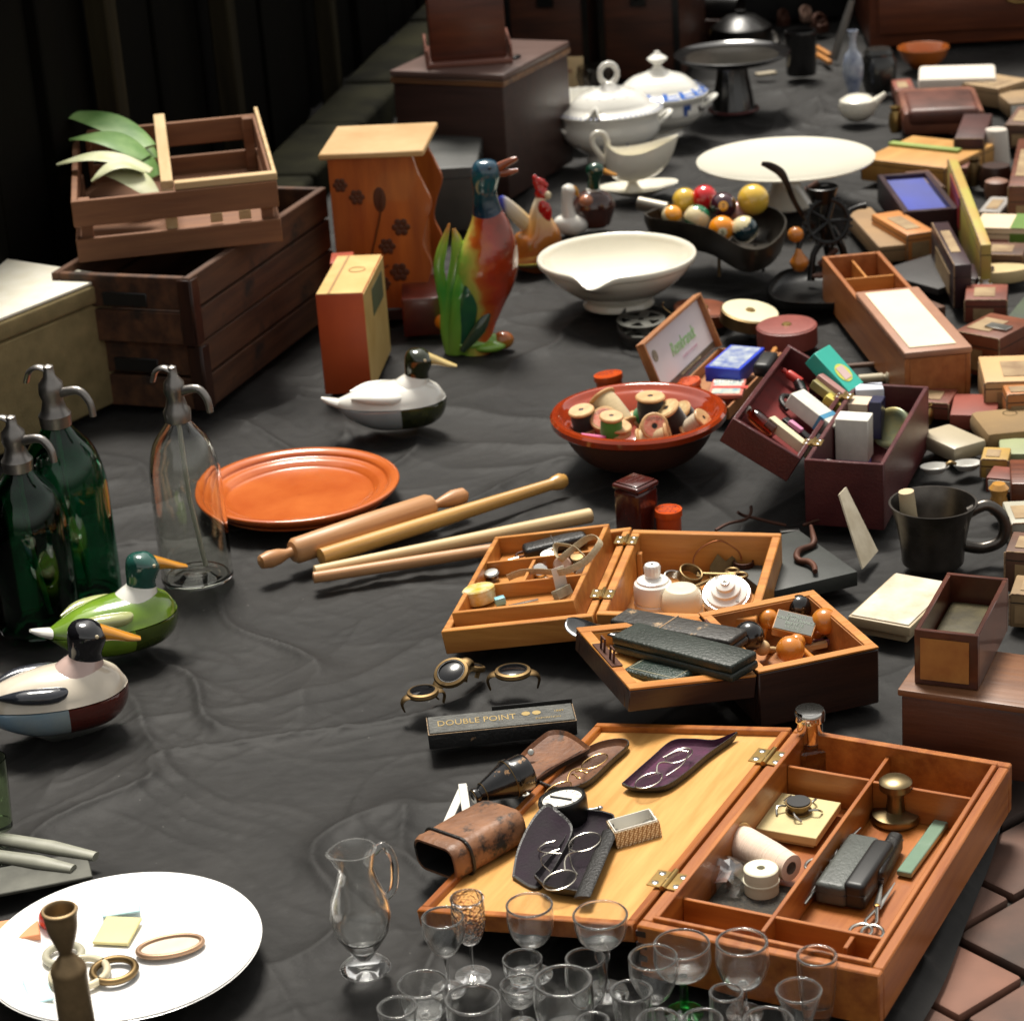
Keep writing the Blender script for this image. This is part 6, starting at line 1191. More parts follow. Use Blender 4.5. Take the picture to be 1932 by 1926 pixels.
# ---- duck shaped tureens ----
def duck(label, u, v, ang_, L, low, breast, back, wing, head, beak, collar=WHITE):
    t = thing('duck_tureen', label, 'duck tureen', P(u,v), R(ang_), group='duck shaped covered dishes')
    path = [(-.50,0,.27),(-.44,0,.26),(-.30,0,.23),(-.10,0,.21),(.12,0,.21),(.32,0,.22),(.44,0,.24),(.485,0,.25)]; rad = [(.012,.02),(.07,.06),(.17,.15),(.245,.21),(.27,.22),(.225,.21),(.12,.13),(.012,.02)]
    def part(lo_, hi_, sc_): 
        m = MB(); m.tube([tuple(L*q for q in p) for p in path], [(a*L*sc_,b_*L*sc_) for a,b_ in rad], n=36, k=5)
        for v_ in m.bm.verts: v_.co.z = min(max(v_.co.z, lo_*L), hi_*L)
        return m
    m = part(.0, .235, 1.0)
    for f in m.bm.faces:
        if f.calc_center_median().x > .08*L: f.material_index = 1
    m.build('body', [low, breast], t, ang=60)
    m = part(.243, 1, .97); lid = m.build('lid', back, t, ang=60)
    for s_ in (-1,1): m = MB(); m.tube([(-.34*L,s_*.10*L,.33*L),(-.18*L,s_*.17*L,.335*L),(.02*L,s_*.19*L,.32*L),(.12*L,s_*.15*L,.33*L)], [(.01*L,.01*L),(.06*L,.045*L),(.065*L,.05*L),(.02*L,.02*L)], n=16, k=4); m.build('wing', wing, lid)
    m = MB(); m.tube([(-.46*L,0,.27*L),(-.54*L,0,.30*L),(-.60*L,0,.33*L)], [(.07*L,.04*L),(.05*L,.03*L),(.02*L,.012*L)], n=14, k=3); m.build('tail', collar, t)
    m = MB(); m.tube([(.20*L,0,.34*L),(.235*L,0,.41*L),(.25*L,0,.46*L)], [.17*L,.130*L,.105*L], n=26, k=3, up=(0,1,0)); m.build('collar', collar, lid)
    m = MB(); m.tube([(.245*L,0,.43*L),(.25*L,0,.49*L),(.265*L,0,.56*L),(.285*L,0,.625*L),(.305*L,0,.67*L),(.315*L,0,.695*L)], [.108*L,.104*L,.118*L,.122*L,.080*L,.02*L], n=26, k=4, up=(0,1,0)); m.build('head', head, t)
    m = MB(); m.tube([(.35*L,0,.600*L),(.43*L,0,.575*L),(.53*L,0,.535*L),(.60*L,0,.51*L)], [(.062*L,.060*L),(.055*L,.040*L),(.052*L,.024*L),(.030*L,.012*L)], n=16, k=4); m.build('beak', beak, t)
    for s_ in (-1,1): m = MB(); m.ell((.325*L,s_*.108*L,.62*L),(.014*L,.009*L,.014*L),n=8); m.build('eye', M('ivory_glaze',(.72,.60,.38)), t)
    return t
GREYG = M('grey_blue_glaze', (.36,.39,.40), .12, coat=.7, var=.15); OLV = M('speckled_olive_glaze', (.045,.050,.012), .12, coat=.7, col2=(.012,.016,.006), sc=70); PYEL = M('pale_yellow_glaze', (.66,.50,.20), .12, coat=.7, var=.15); WNG = M('dark_wing_glaze', (.05,.055,.07), .12, coat=.7, var=.3)
DKH = M('dark_olive_head_glaze', (.020,.026,.008), .10, coat=.8, var=.3)
s_ = px(1, P(745,805)); duck('white backed duck tureen with speckled olive breast, in front of the tea carton', 741, 806, 4, 215*s_, GREYG, OLV, WHITE, WHITE, DKH, PYEL)
s_ = px(1, P(225,1225)); GD = M('apple_green_glaze', (.22,.36,.03), .12, coat=.7, col2=(.10,.20,.015), sc=12)
duck('apple green duck tureen with teal head and orange beak at the left', 220, 1228, 27, 262*s_, GD, M('moss_glaze',(.06,.09,.01),.12,coat=.7,var=.3), GD, M('pale_lime_glaze',(.55,.58,.25),.12,coat=.7,var=.2), M('teal_head_glaze',(.02,.10,.08),.10,coat=.8,var=.3), ORG)
s_ = px(1, P(100,1380)); duck('duck tureen with white back, maroon breast and black head at the left edge', 105, 1375, 16, 300*s_, M('pale_blue_grey_glaze',(.34,.38,.36),.12,coat=.7,col2=(.15,.28,.42),sc=6), M('maroon_breast_glaze',(.10,.018,.012),.12,coat=.7,var=.3), M('cream_back_glaze',(.70,.62,.50),.12,coat=.7,var=.08), WNG, M('black_head_glaze',(.010,.010,.012),.1,coat=.8), ORG, M('pinkish_collar_glaze',(.62,.45,.40),.12,coat=.7,var=.1))
# ---- terracotta dish, rolling pin and sticks ----
b, h = base_at(566, 938, 911); r = wpx(191, b, h); t = thing('terracotta_dish', 'shallow round terracotta dish with a thick rim, left of the rolling pin', 'dish', b)
TER = M('orange_terracotta_glaze', (.52,.13,.025), .22, col2=(.40,.075,.012), sc=10, coat=.5)
m = MB(); m.lathe(cr([(r*.01,0),(r*.80,0),(r*.88,h*.15),(r*.97,h*.55),(r*1.0,h*.85),(r*.985,h*1.0),(r*.93,h*.98),(r*.885,h*.80),(r*.87,h*.62),(r*.80,h*.56),(r*.74,h*.30),(r*.66,h*.20),(r*.01,h*.18)],3), n=96); m.build('dish', TER, t)
PINW = wood('rolling_pin_beech', (.50,.27,.12), (.38,.17,.06), .5, 0); YSTK = wood('yellow_varnished_stick', (.58,.33,.09), (.44,.22,.05), .35, 0, coat=.4); PSTK = wood('pale_dowel_wood', (.62,.46,.24), (.50,.34,.16), .5, 0)
def stick(name, label, cat, A, B, prof, mt, z=None, part='body'):
    """prof: list of (fraction along, radius in picture units)"""
    a, b = P(*A), P(*B); r0 = max(px(q, a) for _, q in prof); z = z if z else r0
    a, b = P(*A, z), P(*B, z); d = b-a; t = thing(name, label, cat, (a.x,a.y,0), math.atan2(d.y,d.x)); L_ = d.length
    m = MB(); m.tube([(L_*f,0,z) for f,_ in prof], [px(q, a*(1-f)+b*f) for f,q in prof], n=24); m.build(part, mt, t)
    return t, L_, z
stick('rolling_pin','thick beech rolling pin with turned knob handles','rolling pin',(488,1062),(882,932),[(0,4),(.01,13),(.05,17),(.09,15),(.13,9),(.15,10),(.155,20),(.17,25),(.5,26),(.80,25),(.82,21),(.825,9),(.85,8),(.88,12),(.93,17),(.98,15),(1.0,5)],PINW)
stick('long_pestle','long yellow varnished stick ending in a round knob','stick',(603,1052),(1068,905),[(0,3),(.005,17),(.5,15),(.93,11),(.94,12),(.95,14),(.975,16),(.995,12),(1,4)],YSTK)
stick('wooden_dowel','pale wooden rod with a cut end reaching behind the tray','rod',(592,1078),(1116,972),[(0,4),(.004,11),(.4,12),(.97,14.5),(.995,14.5),(1,12)],PSTK)
stick('wooden_dowel','thin brownish rod lying against the tray, lowest of the four sticks','rod',(590,1090),(985,1028),[(0,4),(.004,11),(.6,12),(1,11)],PINW)
# ---------------- left side and back ----------------
def panelbox(m, w_, d, h, bev=.003): m.box((0,0,0),(w_,d,h),bev,seg=2)
_fr = P(948,153,.22); _an = R(-27); w_, d_ = .225, .285
t = thing('writing_box','dark brown closed wooden box with worn edges, carrying the coffee mill','wooden box',(_fr.x-w_*math.cos(_an),_fr.y-w_*math.sin(_an),0),_an)
m = MB(); m.box((0,0,0),(w_,d_,.22),.004,seg=2); m.build('body', wood('dark_brown_wood',(.050,.022,.016),(.025,.011,.008),.5,0), t)
m = MB(); m.box((-.003,-.003,.2205),(w_+.003,d_+.003,.232),.003,seg=2); m.build('lid', wood('dark_brown_lid',(.15,.095,.080),(.10,.058,.048),.35,0,coat=.3), t)
m = MB(); m.box((w_+.0005,-.004,.209),(w_+.0042,d_+.002,.2195),.001); m.box((-.002,-.0042,.209),(w_,-.0008,.2195),.001); m.build('edge_trim', wood('worn_amber_edge',(.24,.11,.04),(.07,.03,.015),.5,0), t)
m = MB(); m.ell((w_*.86,d_*.45,.234),(.006,.014,.004)); m.build('knob', IRON, t)
b = P(886,124,.232); s1 = px(1,b); t = thing('coffee_mill','square red brown wooden mill standing on the dark brown box','wooden mill',b,R(2))
m = MB(); m.box((-72*s1,0,.012),(72*s1,.13,.155),.003,seg=2); m.build('body', REDW(0), t)
m = MB(); m.box((-82*s1,-.010,0),(82*s1,.15,.0115),.003,seg=2); m.box((-82*s1,-.010,.0118),(-77*s1,.15,.035),.001); m.box((77*s1,-.010,.0118),(82*s1,.15,.035),.001); m.build('base_tray', wood('pinkish_wood',(.22,.085,.055),(.14,.045,.03),.4,0,coat=.2), t)
m = MB(); m.box((-82*s1,-.012,.1555),(82*s1,.14,.170),.003,seg=2); m.box((-74*s1,-.004,.1702),(74*s1,.13,.22),.003,seg=2); m.build('top', wood('pinkish_wood',(.22,.085,.055),(.14,.045,.03)), t)
t, w_, d_ = simplebox('metal_box','grey black painted metal box with a ring latch behind the duck jug','metal box',(752,322),(899,314),(862,226),.115,M('grey_black_paint',(.055,.056,.052),.5,col2=(.03,.032,.03),sc=14,wear=(.16,.10,.06),wsc=20,wth=.68),bev=.004)
m = MB(); m.torus((w_+.003,d_*.55,.06),.010,.002,n=26,M=RY(90)); m.box((w_+.0002,d_*.3,.085),(w_+.003,d_*.36,.112),.001); m.build('latch', IRON, t)
m = MB(); m.box((-.001,-.0012,.095),(w_+.0012,d_,.0965),.0005); m.build('lid_seam', BLACK, t)
TRK = M('chestnut_trunk_wood', (.085,.025,.010), .5, col2=(.030,.010,.006), sc=1, stretch=(6,60,60), wear=(.14,.05,.02), wsc=8, wth=.62, edge=.1)
for (A,B,C,lb) in (((960,-150),(1122,-148),(985,-190),'old chestnut brown travel chest with black iron bands at the back, left one'),((1136,-138),(1292,-128),(1140,-180),'old chestnut brown travel chest standing at the back behind the pedestal dish')):
    a = P(A[0],152); bb = P(B[0]-6,150); t = thing('travel_chest', lb, 'chest', (a.x,a.y,0), head(a,bb)); L_ = (bb-a).length
    m = MB(); m.box((0,0,0),(L_,.35,.36),.006,seg=2); m.build('body', TRK, t)
    m = MB()
    for x_ in (0,.93): m.box((L_*x_-.002,-.004,-.0002),(L_*x_+L_*.07,-.0005,.36),.001)
    m.box((-.002,-.0045,.20),(L_+.002,-.001,.212),.001); m.build('iron_band', IRON, t)
    m = MB(); m.box((L_*.40,-.009,.16),(L_*.60,-.0048,.215),.002); m.lathe([(0,.002),(.012,.0015),(.014,0)],n=20,M=T(L_*.5,-.009,.185) @ RX(90)); m.build('lock', IRON, t)
b = P(1168,120); t = thing('paper_tag','pale paper tag hanging on the front of the right hand travel chest','paper tag',(b.x,b.y-.012,hz(b,50)),0); m = MB(); m.box((-.012,-.001,0),(.012,0,.10),.0003,M=RY(8)); m.build('tag', M('old_cream_paper',(.40,.34,.24),.7), t)
# printed wooden rack
OR_ = M('orange_varnished_wood', (.48,.125,.016), .4, col2=(.26,.05,.006), sc=1, stretch=(30,4,4), coat=.3)
TZ = .265; f = fr((617,297),(780,284),(692,247),TZ); rw, rd = .135, .165
t = thing('wall_rack','orange varnished wooden rack with burnt flower pattern and scalloped sides','wooden rack',(f[0].x,f[0].y,0),f[1]-R(9))
prof = [(0,.02),(rw*.85,.02),(rw*.98,.045),(rw*1.10,.085),(rw*1.02,.120),(rw*1.06,.150),(rw*1.15,.185),(rw*1.08,.215),(rw*1.02,.235),(rw*.97,.262),(0,.262)]
pf = prof[:2]+[q[:2] for q in cr(prof[1:10],4)]+prof[10:]
for y_ in (0, rd-.010): m = MB(); m.prism(pf, y_-.010 if y_ else 0, y_ if y_ else .010, M=Matrix(((1,0,0,0),(0,0,1,0),(0,1,0,0),(0,0,0,1)))); m.build('side_panel', OR_, t)
m = MB(); m.box((-.012,-.010,.2625),(rw*1.12,rd+.008,.272),.002); m.build('top_board', M('pale_top_board',(.52,.34,.16),.5,col2=(.42,.25,.10),sc=10), t)
m = MB(); m.box((0,.0105,.02),(.008,rd-.0205,.262),0); m.build('back_panel', OR_, t)
m = MB(); m.box((rw*.92,.0105,.03),(rw*.96,rd-.0205,.150),.001); m.box((.0085,.0105,.022),(rw*.915,rd-.0205,.03),0); m.build('pocket_panel', OR_, t)
m = MB(); m.box((.0,-.002,0),(rw*.9,rd,.0195),.002); m.build('foot', DARKW(0), t)
PY = M('burnt_pattern', (.085,.022,.006), .5); m = MB(); MX = Matrix(((1,0,0,0),(0,0,-1,0),(0,1,0,0),(0,0,0,1)))
def petal(cx, cz, r, n_=6):
    for k in range(n_): a = 2*PI*k/n_; m.ell((cx+r*.62*math.cos(a), -.0006, cz+r*.62*math.sin(a)), (r*.36,.0008,r*.36), n=8)
    m.ell((cx,-.0006,cz),(r*.3,.0009,r*.3),n=8)
for cx, cz, r in ((.72,.078,.016),(.60,.120,.014),(.78,.150,.015),(.52,.060,.012),(.30,.20,.013),(.12,.22,.012)): petal(rw*cx, cz, r)
m.tube([(rw*.35,-.0006,.05),(rw*.42,-.0006,.11),(rw*.55,-.0006,.17),(rw*.58,-.0006,.21)], [(.001,.002),(.0012,.005),(.0012,.008),(.001,.002)], n=8, k=4, up=(0,1,0)); m.ell((rw*.56,-.0006,.195),(.010,.0009,.020),n=8)
m.tube([(rw*.15,-.0006,.08),(rw*.35,-.0006,.075),(rw*.6,-.0006,.09)], [(.001,.001)]*3, n=6, k=4); m.build('burnt_flowers', PY, t)
t, w_, d_ = simplebox('red_box','small dark red lacquer box under the rack, left of the duck jug','box',(757,566),(842,560),(775,520),.060,M('dark_red_lacquer_box',(.12,.015,.008),.3,coat=.4,var=.3))
# tea carton
t, w_, d_ = simplebox('tea_carton','tall orange red and cream carton printed with Chinese style tea labels','carton',(595,557),(684,554),(646,484),.150,M('orange_red_card',(.48,.075,.012),.5,col2=(.36,.05,.010),sc=10),bev=.001)
GC = M('gold_cream_card', (.60,.42,.16), .5, col2=(.48,.30,.09), sc=14); m = MB(); m.box((w_+.0002,.001,.001),(w_+.0012,d_-.001,.149),0); m.box((.001,.001,.1502),(w_-.001,d_-.001,.1512),0); m.build('cream_panel', GC, t)
m = MB(); m.box((w_+.0014,d_*.35,.095),(w_+.0020,d_*.85,.135),0); m.build('green_label', M('grey_green_print',(.10,.12,.06),.5), t)
m = MB(); m.prism([(w_*.30,.150),(w_*.42,.150),(w_*.58,.085),(w_*.50,.070),(w_*.40,.090)],-.0008,-.0002,M=MX); m.build('strap_print', M('dark_olive_print',(.10,.06,.025),.5), t)
m = MB(); m.torus((w_*.62,d_*.6,.1515),.012,.0008,n=24,m=6); m.box((w_*.25,0.002,.1514),(w_*.30,d_-.002,.1518),0); m.build('stamp_print', M('brown_stamp',(.36,.20,.07),.5), t)
t, w_, d_ = simplebox('small_red_box','small red box glimpsed behind the tea carton','box',(622,497),(665,494),(645,476),.14,M('red_orange_card',(.40,.06,.02),.5))
# big crates
CW_ = CRATEW(0)
def slatbox(t, w_, d, h, n, mt, th=.010, z0=0, gap=.006, name='plank'):
    bh = (h-gap*(n-1))/n
    for k in range(n):
        z = z0+k*(bh+gap)
        for a, b in (((0,0,z),(w_,th,z+bh)), ((0,d-th,z),(w_,d,z+bh)), ((0,th,z),(th,d-th,z+bh-.0004)), ((w_-th,th,z),(w_,d-th,z+bh-.0004))): m = MB(); m.box(a,b,.0015); m.build(name, mt, t)
for (zt, zb, A, B, lb) in ((.100,0,(378,650),(628,470),'lower of two dark weathered wooden crates stacked behind the linen box'),(.202,.1015,(357,524),(615,352),'upper of two dark weathered wooden crates, carrying the slatted crate')):
    a, b_ = P(*A,zt), P(*B,zt); t = thing('wooden_crate', lb, 'crate', (a.x,a.y,zb), head(a,b_)); L_ = (b_-a).length
    slatbox(t, L_, .22, zt-zb-.001, 2, CW_, .012, gap=.004); m = MB(); m.box((.0122,.0122,.002),(L_-.0122,.2078,.010),0); m.build('bottom', CW_, t)
    m = MB(); m.box((-.004,.07,.055),(-.0005,.14,.075),.001); m.build('hand_hole', BLACK, t)
    m = MB(); m.box((-.003,-.003,0),(.020,-.0004,zt-zb-.004),.001); m.box((-.003,-.0003,0),(-.0004,.020,zt-zb-.004),.001); m.build('corner_strip', DARKW(2), t)
SL = wood('slat_wood', (.24,.105,.045), (.15,.06,.025), .65, 0, coat=0)
f = fr((133,380),(522,340),(128,248),.295); t = thing('slatted_crate','open slatted wooden crate with pale dividers and leafy green contents, top left','crate',(f[0].x,f[0].y,.2035),f[1]); w_, d_ = f[2], f[3]; hh = .0915
for k, (z, bh) in enumerate(((0,.034),(.052,.038))):
    for a, b in (((0,0,z),(w_,.009,z+bh)), ((0,d_-.009,z),(w_,d_,z+bh)), ((0,.009,z),(.009,d_-.009,z+bh-.0004)), ((w_-.009,.009,z),(w_,d_-.009,z+bh-.0004))): m = MB(); m.box(a,b,.001); m.build('slat', SL, t)
for x_, y_ in ((.0092,.0092),(w_-.0262,.0092),(.0092,d_-.0262),(w_-.0262,d_-.0262)): m = MB(); m.box((x_,y_,0),(x_+.017,y_+.017,.089),.001); m.build('corner_post', SL, t)
m = MB(); m.box((.0093,.0093,.0),(w_-.0093,d_-.0093,.006),0); m.build('bottom', SL, t)
m = MB(); m.box((w_*.44,.012,.092),(w_*.50,d_+.004,.104),.001); m.box((w_*.4405,.0095,.030),(w_*.4995,.0115,.0915),.001); m.build('pale_lath', PALEW(1), t)
m = MB(); m.box((w_*.505,.004,.0905),(w_*1.005,.022,.101),.001); m.box((w_*.985,.0225,.0905),(w_*1.005,d_+.004,.100),.001); m.build('pale_lath', PALEW(0), t)
for x_ in (.66,.80): m = MB(); m.box((w_*x_,.0095,.036),(w_*(x_+.06),.016,.050),.001); m.build('pale_block', PALEW(0), t)
LG = M('pale_green_leaf', (.22,.36,.12), .45, col2=(.08,.20,.04), sc=18, coat=.2); LW_ = M('cream_leaf', (.62,.62,.45), .5, col2=(.42,.46,.22), sc=18)
lf = thing('leek_bundle','bundle of pale green and cream leaves lying in the slatted crate','leaves',(t.location.x,t.location.y,t.location.z+.085),f[1])
for k, (x0,y0,z0,x1,y1,z1,wd,mt) in enumerate(((w_*.40,d_*.60,.010,-.02,d_*.95,.040,.034,LG),(w_*.40,d_*.35,.0,-.02,d_*.42,.016,.030,LW_),(w_*.36,d_*.28,.008,.03,d_*.25,.004,.026,LW_),(w_*.40,d_*.75,-.01,.05,d_*.70,.020,.030,LG),(w_*.38,d_*.50,.004,.0,d_*.65,.028,.034,LG),(w_*.41,d_*.62,-.012,.03,d_*.86,.006,.032,LG),(w_*.40,d_*.20,-.02,.04,d_*.34,.002,.030,LW_),(w_*.42,d_*.45,-.02,.06,d_*.55,.000,.032,LG))):
    m = MB(); n_ = 9; pts = []; rs = []
    for i in range(n_): q = i/(n_-1); pts.append((x0+(x1-x0)*q, y0+(y1-y0)*q, z0+(z1-z0)*q+.018*math.sin(PI*q))); rs.append((wd*math.sin(PI*(.12+.86*q))**.8, .0022))
    m.tube(pts, rs, n=12, k=2); m.build('leaf', mt, lf)
# linen hamper at the left edge
LIN = M('olive_linen', (.26,.20,.09), .85, col2=(.17,.13,.055), sc=30, bump=.4, bsc=300); LINT = M('cream_linen_top', (.82,.79,.68), .7, col2=(.74,.70,.56), sc=30, bump=.2, bsc=300)
zt = .19; B_ = P(214,517,zt); A0 = P(0,602,zt); xd = (B_-A0).normalized(); A_ = B_-xd*.52; ang = math.atan2(xd.y,xd.x)
t = thing('linen_hamper','large linen covered box with cream lid at the left edge','hamper',(A_.x,A_.y,0),ang); w_, d_ = .52, .36
m = MB(); m.box((.004,.004,0),(w_-.004,d_-.004,zt-.034),.006,seg=3); m.build('body', LIN, t)
m = MB(); m.box((0,0,zt-.033),(w_,d_,zt-.005),.005,seg=3); ld = m.build('lid', LIN, t); m = MB(); m.box((.003,.003,zt-.0048),(w_-.003,d_-.003,zt),.002,seg=2); m.build('lid_top', LINT, ld)
# siphon bottles
def siphon(label, u, vb, vt, hw, mt, grp='soda siphons at the left'):
    b, h = base_at(u, vb, vt); r = wpx(hw, b, h*.3); t = thing('soda_siphon', label, 'siphon bottle', b, R(-20), group=grp)
    bh = h*.74; pf = cr([(r*.01,0),(r*.92,0),(r,.006),(r*1.0,bh*.55),(r*.96,bh*.70),(r*.78,bh*.85),(r*.45,bh*.95),(r*.30,bh)],4); inn = [(max(.0005,x-.004),z+(.006 if i < 3 else 0)) for i,(x,z) in enumerate(pf)][::-1]
    m = MB(); m.lathe(pf+inn, n=56); m.build('bottle', mt, t, ang=60)
    NK = M('grey_pewter', (.34,.32,.30), .35, .9, var=.25)
    m = MB(); m.lathe([(0,bh-.002),(r*.36,bh-.002),(r*.38,bh+h*.04),(r*.30,bh+h*.06),(r*.24,bh+h*.10),(r*.30,bh+h*.13),(r*.28,bh+h*.17),(r*.14,bh+h*.20),(r*.12,bh+h*.24),(0,bh+h*.25)], n=32); hd = m.build('head', NK, t)
    m = MB(); m.tube([(r*.2,0,bh+h*.13),(r*.7,0,bh+h*.145),(r*.95,0,bh+h*.10),(r*1.0,0,bh+h*.04)], [.006,.005,.0045,.004], n=12, k=4); m.build('spout', NK, hd)
    m = MB(); m.tube([(0,0,bh+h*.22),(-r*.25,0,bh+h*.235),(-r*.5,0,bh+h*.215),(-r*.62,0,bh+h*.17)], [(.006,.003)]*4, n=10, k=4); m.build('lever', NK, hd)
    m = MB(); m.tube([(0,0,bh),(.002,0,bh*.5),(r*.3,0,.012)], .003, n=10); m.build('inner_tube', M('pale_tube',(.5,.5,.42),.3), t)
    return t
GG = glass('green_siphon_glass', (.06,.36,.20)); 
siphon('rear green glass soda siphon, its neck in front of the linen hamper', 152, 1120, 682, 80, GG)
siphon('nearer green glass soda siphon left of the other green one', 78, 1172, 778, 78, glass('dark_green_glass',(.05,.30,.16)))
siphon('dark brown siphon cut by the left edge', -32, 1165, 800, 72, glass('brown_glass',(.22,.07,.04)))
siphon('clear glass soda siphon in front of the terracotta dish', 372, 1082, 684, 68, glass('siphon_clear_glass',(.93,.94,.90)))
# white plate with trinkets, candlestick
b = P(238,1818); r = px(256,P(238,1800)); t = thing('white_plate','round white plate with small trinkets at the near left','plate',b)
m = MB(); m.lathe(cr([(r*.01,0),(r*.55,0),(r*.62,.003),(r*.98,.018),(r,.020),(r*.985,.021),(r*.80,.014),(r*.62,.007),(r*.01,.006)],3), n=110); m.build('plate', M('bright_white_glaze',(.84,.83,.81),.12,var=.01,coat=.7), t)
def flat(name, label, cat, u, v, z, s, ang_, mt, r_=(0,0)):
    t = thing(name, label, cat, P(u,v,z), rot=Matrix.Rotation(R(ang_),3,'Z') @ Matrix.Rotation(R(r_[0]),3,'X') @ Matrix.Rotation(R(r_[1]),3,'Y')); m = MB(); m.box((-s[0]/2,-s[1]/2,0),(s[0]/2,s[1]/2,s[2]),min(.001,s[2]*.3)); m.build('body', mt, t); return t
flat('blue_paper','pale blue card at the back of the trinkets on the plate','card',228,1712,.0125,(.034,.024,.002),10,M('pale_blue_card',(.42,.62,.66),.6,var=.05),(6,0))
flat('blue_paper','pale blue card at the near left of the trinkets on the plate','card',72,1868,.0125,(.020,.042,.002),20,M('pale_blue_card',(.42,.62,.66)))
flat('yellow_paper','pale yellow matchbox label on the plate right of the candlestick','label',222,1758,.0088,(.034,.040,.003),-12,M('pale_yellow_card',(.68,.60,.28),.6,var=.1),(4,0))
flat('orange_book','orange card folder lying at the left of the plate','card',12,1765,.010,(.060,.036,.006),12,M('soft_orange_card',(.70,.28,.12),.6,var=.08))
b = P(100,1752,.008); t = thing('red_bead','red ball among the trinkets on the plate','ball',b); m = MB(); m.ell((0,0,.0115),(.0115,.0115,.0115)); m.build('ball', M('red_bead_paint',(.62,.045,.03),.3), t)
b = P(322,1790,.0085); t = thing('cameo_frame','oval pinkish framed miniature lying on the right of the plate','miniature',b,R(12)); rr = px(66,b)
m = MB(); m.torus((0,0,.003),rr*.92,.0026,n=44,sy=.55); m.build('frame', M('pink_gilt',(.42,.26,.16),.4,.5,var=.2), t); m = MB(); m.lathe([(0,.003),(rr*.9,.003),(rr*.9,.001),(0,.001)],n=40,sy=.55); m.build('picture', M('faded_picture',(.66,.54,.44),.4,col2=(.50,.46,.36),sc=50), t)
for (u,v,rp,lb,mt) in ((150,1835,52,'cream ring bracelet around the candlestick on the plate',M('ivory_bracelet',(.62,.55,.38),.35,var=.1)),(215,1830,40,'gold brown ring bracelet at the near right of the candlestick',DBRASS),(120,1800,34,'small grey ring left of the candlestick on the plate',M('grey_bracelet',(.42,.40,.30),.35,var=.1))):
    b = P(u,v,.012); t = thing('bracelet',lb,'bracelet',b); m = MB(); m.torus((0,0,0),px(rp,b),.0035,n=44,m=10); m.build('ring', mt, t)
b = P(168,2075); h = hz(b,1716); s1 = px(1,V3((b.x,b.y,h*.6))); t = thing('brass_candlestick','dull brass candlestick rising in front of the white plate','candlestick',b)
m = MB(); m.lathe(cr([(s1,0),(80*s1,0),(82*s1,.006),(60*s1,.014),(38*s1,.03),(35*s1,h*.30),(33*s1,h*.62),(34*s1,h*.70),(22*s1,h*.745),(13*s1,h*.78),(18*s1,h*.82),(28*s1,h*.90),(32*s1,h*.975),(35*s1,h),(28*s1,h),(26*s1,h*.93),(s1,h*.90)],4), n=44); m.build('body', M('tarnished_brass',(.36,.25,.13),.45,.7,var=.3,sc=20), t)
for (A,B,lb,mt) in (((-20,1588),(182,1626),'pale handled knife pointing at the plate, rear one',M('bone_handle',(.30,.30,.24),.45,var=.2)),((-20,1622),(140,1650),'pale handled knife nearest the plate at the left edge',M('bone_handle',(.50,.50,.42)))):
    a, b_ = P(*A), P(*B); d = b_-a; t = thing('table_knife',lb,'knife',(a.x,a.y,0),math.atan2(d.y,d.x)); m = MB(); m.tube([(0,0,.006),(d.length*.6,0,.007),(d.length,0,.006)],[(.008,.005),(.009,.006),(.006,.004)],n=14); m.build('handle', mt, t)
    m = MB(); m.box((-.10,-.008,.004),(-.0005,.008,.0055),.0004); m.build('blade', STEEL, t)
b, h = base_at(-6,1560,1432); t = thing('green_tumbler','pale green glass tumbler cut by the left edge','glass',b); r = wpx(38,b,h*.5); m = MB(); m.lathe([(0,0),(r*.8,0),(r,h),(r*.94,h),(r*.75,.006),(0,.006)],n=40); m.build('body', glass('pale_green_glass',(.72,.85,.62)), t)
t = flat('metal_tray','shallow grey metal tray under the knives at the left edge','tray',40,1660,.001,(.13,.05,.004),14,M('dull_tray_metal',(.12,.12,.10),.5,.4,var=.3))

# ---------------- right side and back right ----------------
def pot(name, label, cat, u, vb, vt, hw, prof, mt, part='body', grp=None, sy=1, n=44, rot=0):
    b, h = base_at(u, vb, vt); r = wpx(hw, b, h*.6); t = thing(name, label, cat, b, R(rot), group=grp); m = MB(); m.lathe([(x*r,z*h) for x,z in prof], n=n, sy=sy); m.build(part, mt, t); return t, b, h, r
pot('black_pot','black cylindrical pot standing behind the pedestal dish','pot',1512,140,58,29,[(0,0),(.95,0),(1,.03),(1,.9),(1.04,.94),(1,1),(.9,1),(.88,.2),(0,.2)],LAQ)
pot('iron_kettle','dark iron kettle body at the back behind the pedestal dish','kettle',1400,96,30,60,[(0,0),(.8,0),(1,.3),(.95,.7),(.5,.98),(.15,1.05),(.15,1.15),(0,1.15)],IRON)
b = P(1330,75,.0); t = thing('iron_mortar','dark iron tube with a brown worn mouth lying at the back','iron tube',(b.x,b.y,.055),R(-28)); m = MB(); m.lathe([(0,0),(.032,0),(.038,.02),(.036,.12),(.030,.17),(0,.17)],n=32,M=T(-.08,0,.02) @ RY(90)); m.build('body', IRON, t); m = MB(); m.torus((-.081,0,.02),.030,.006,n=32,M=RY(90)); m.build('mouth', M('brown_rust',(.16,.07,.035),.6,var=.3), t)
t2 = flat('wood_block','dark block under the iron tube at the back','block',1330,75,0,(.16,.10,.056),-28,DARKW(0))
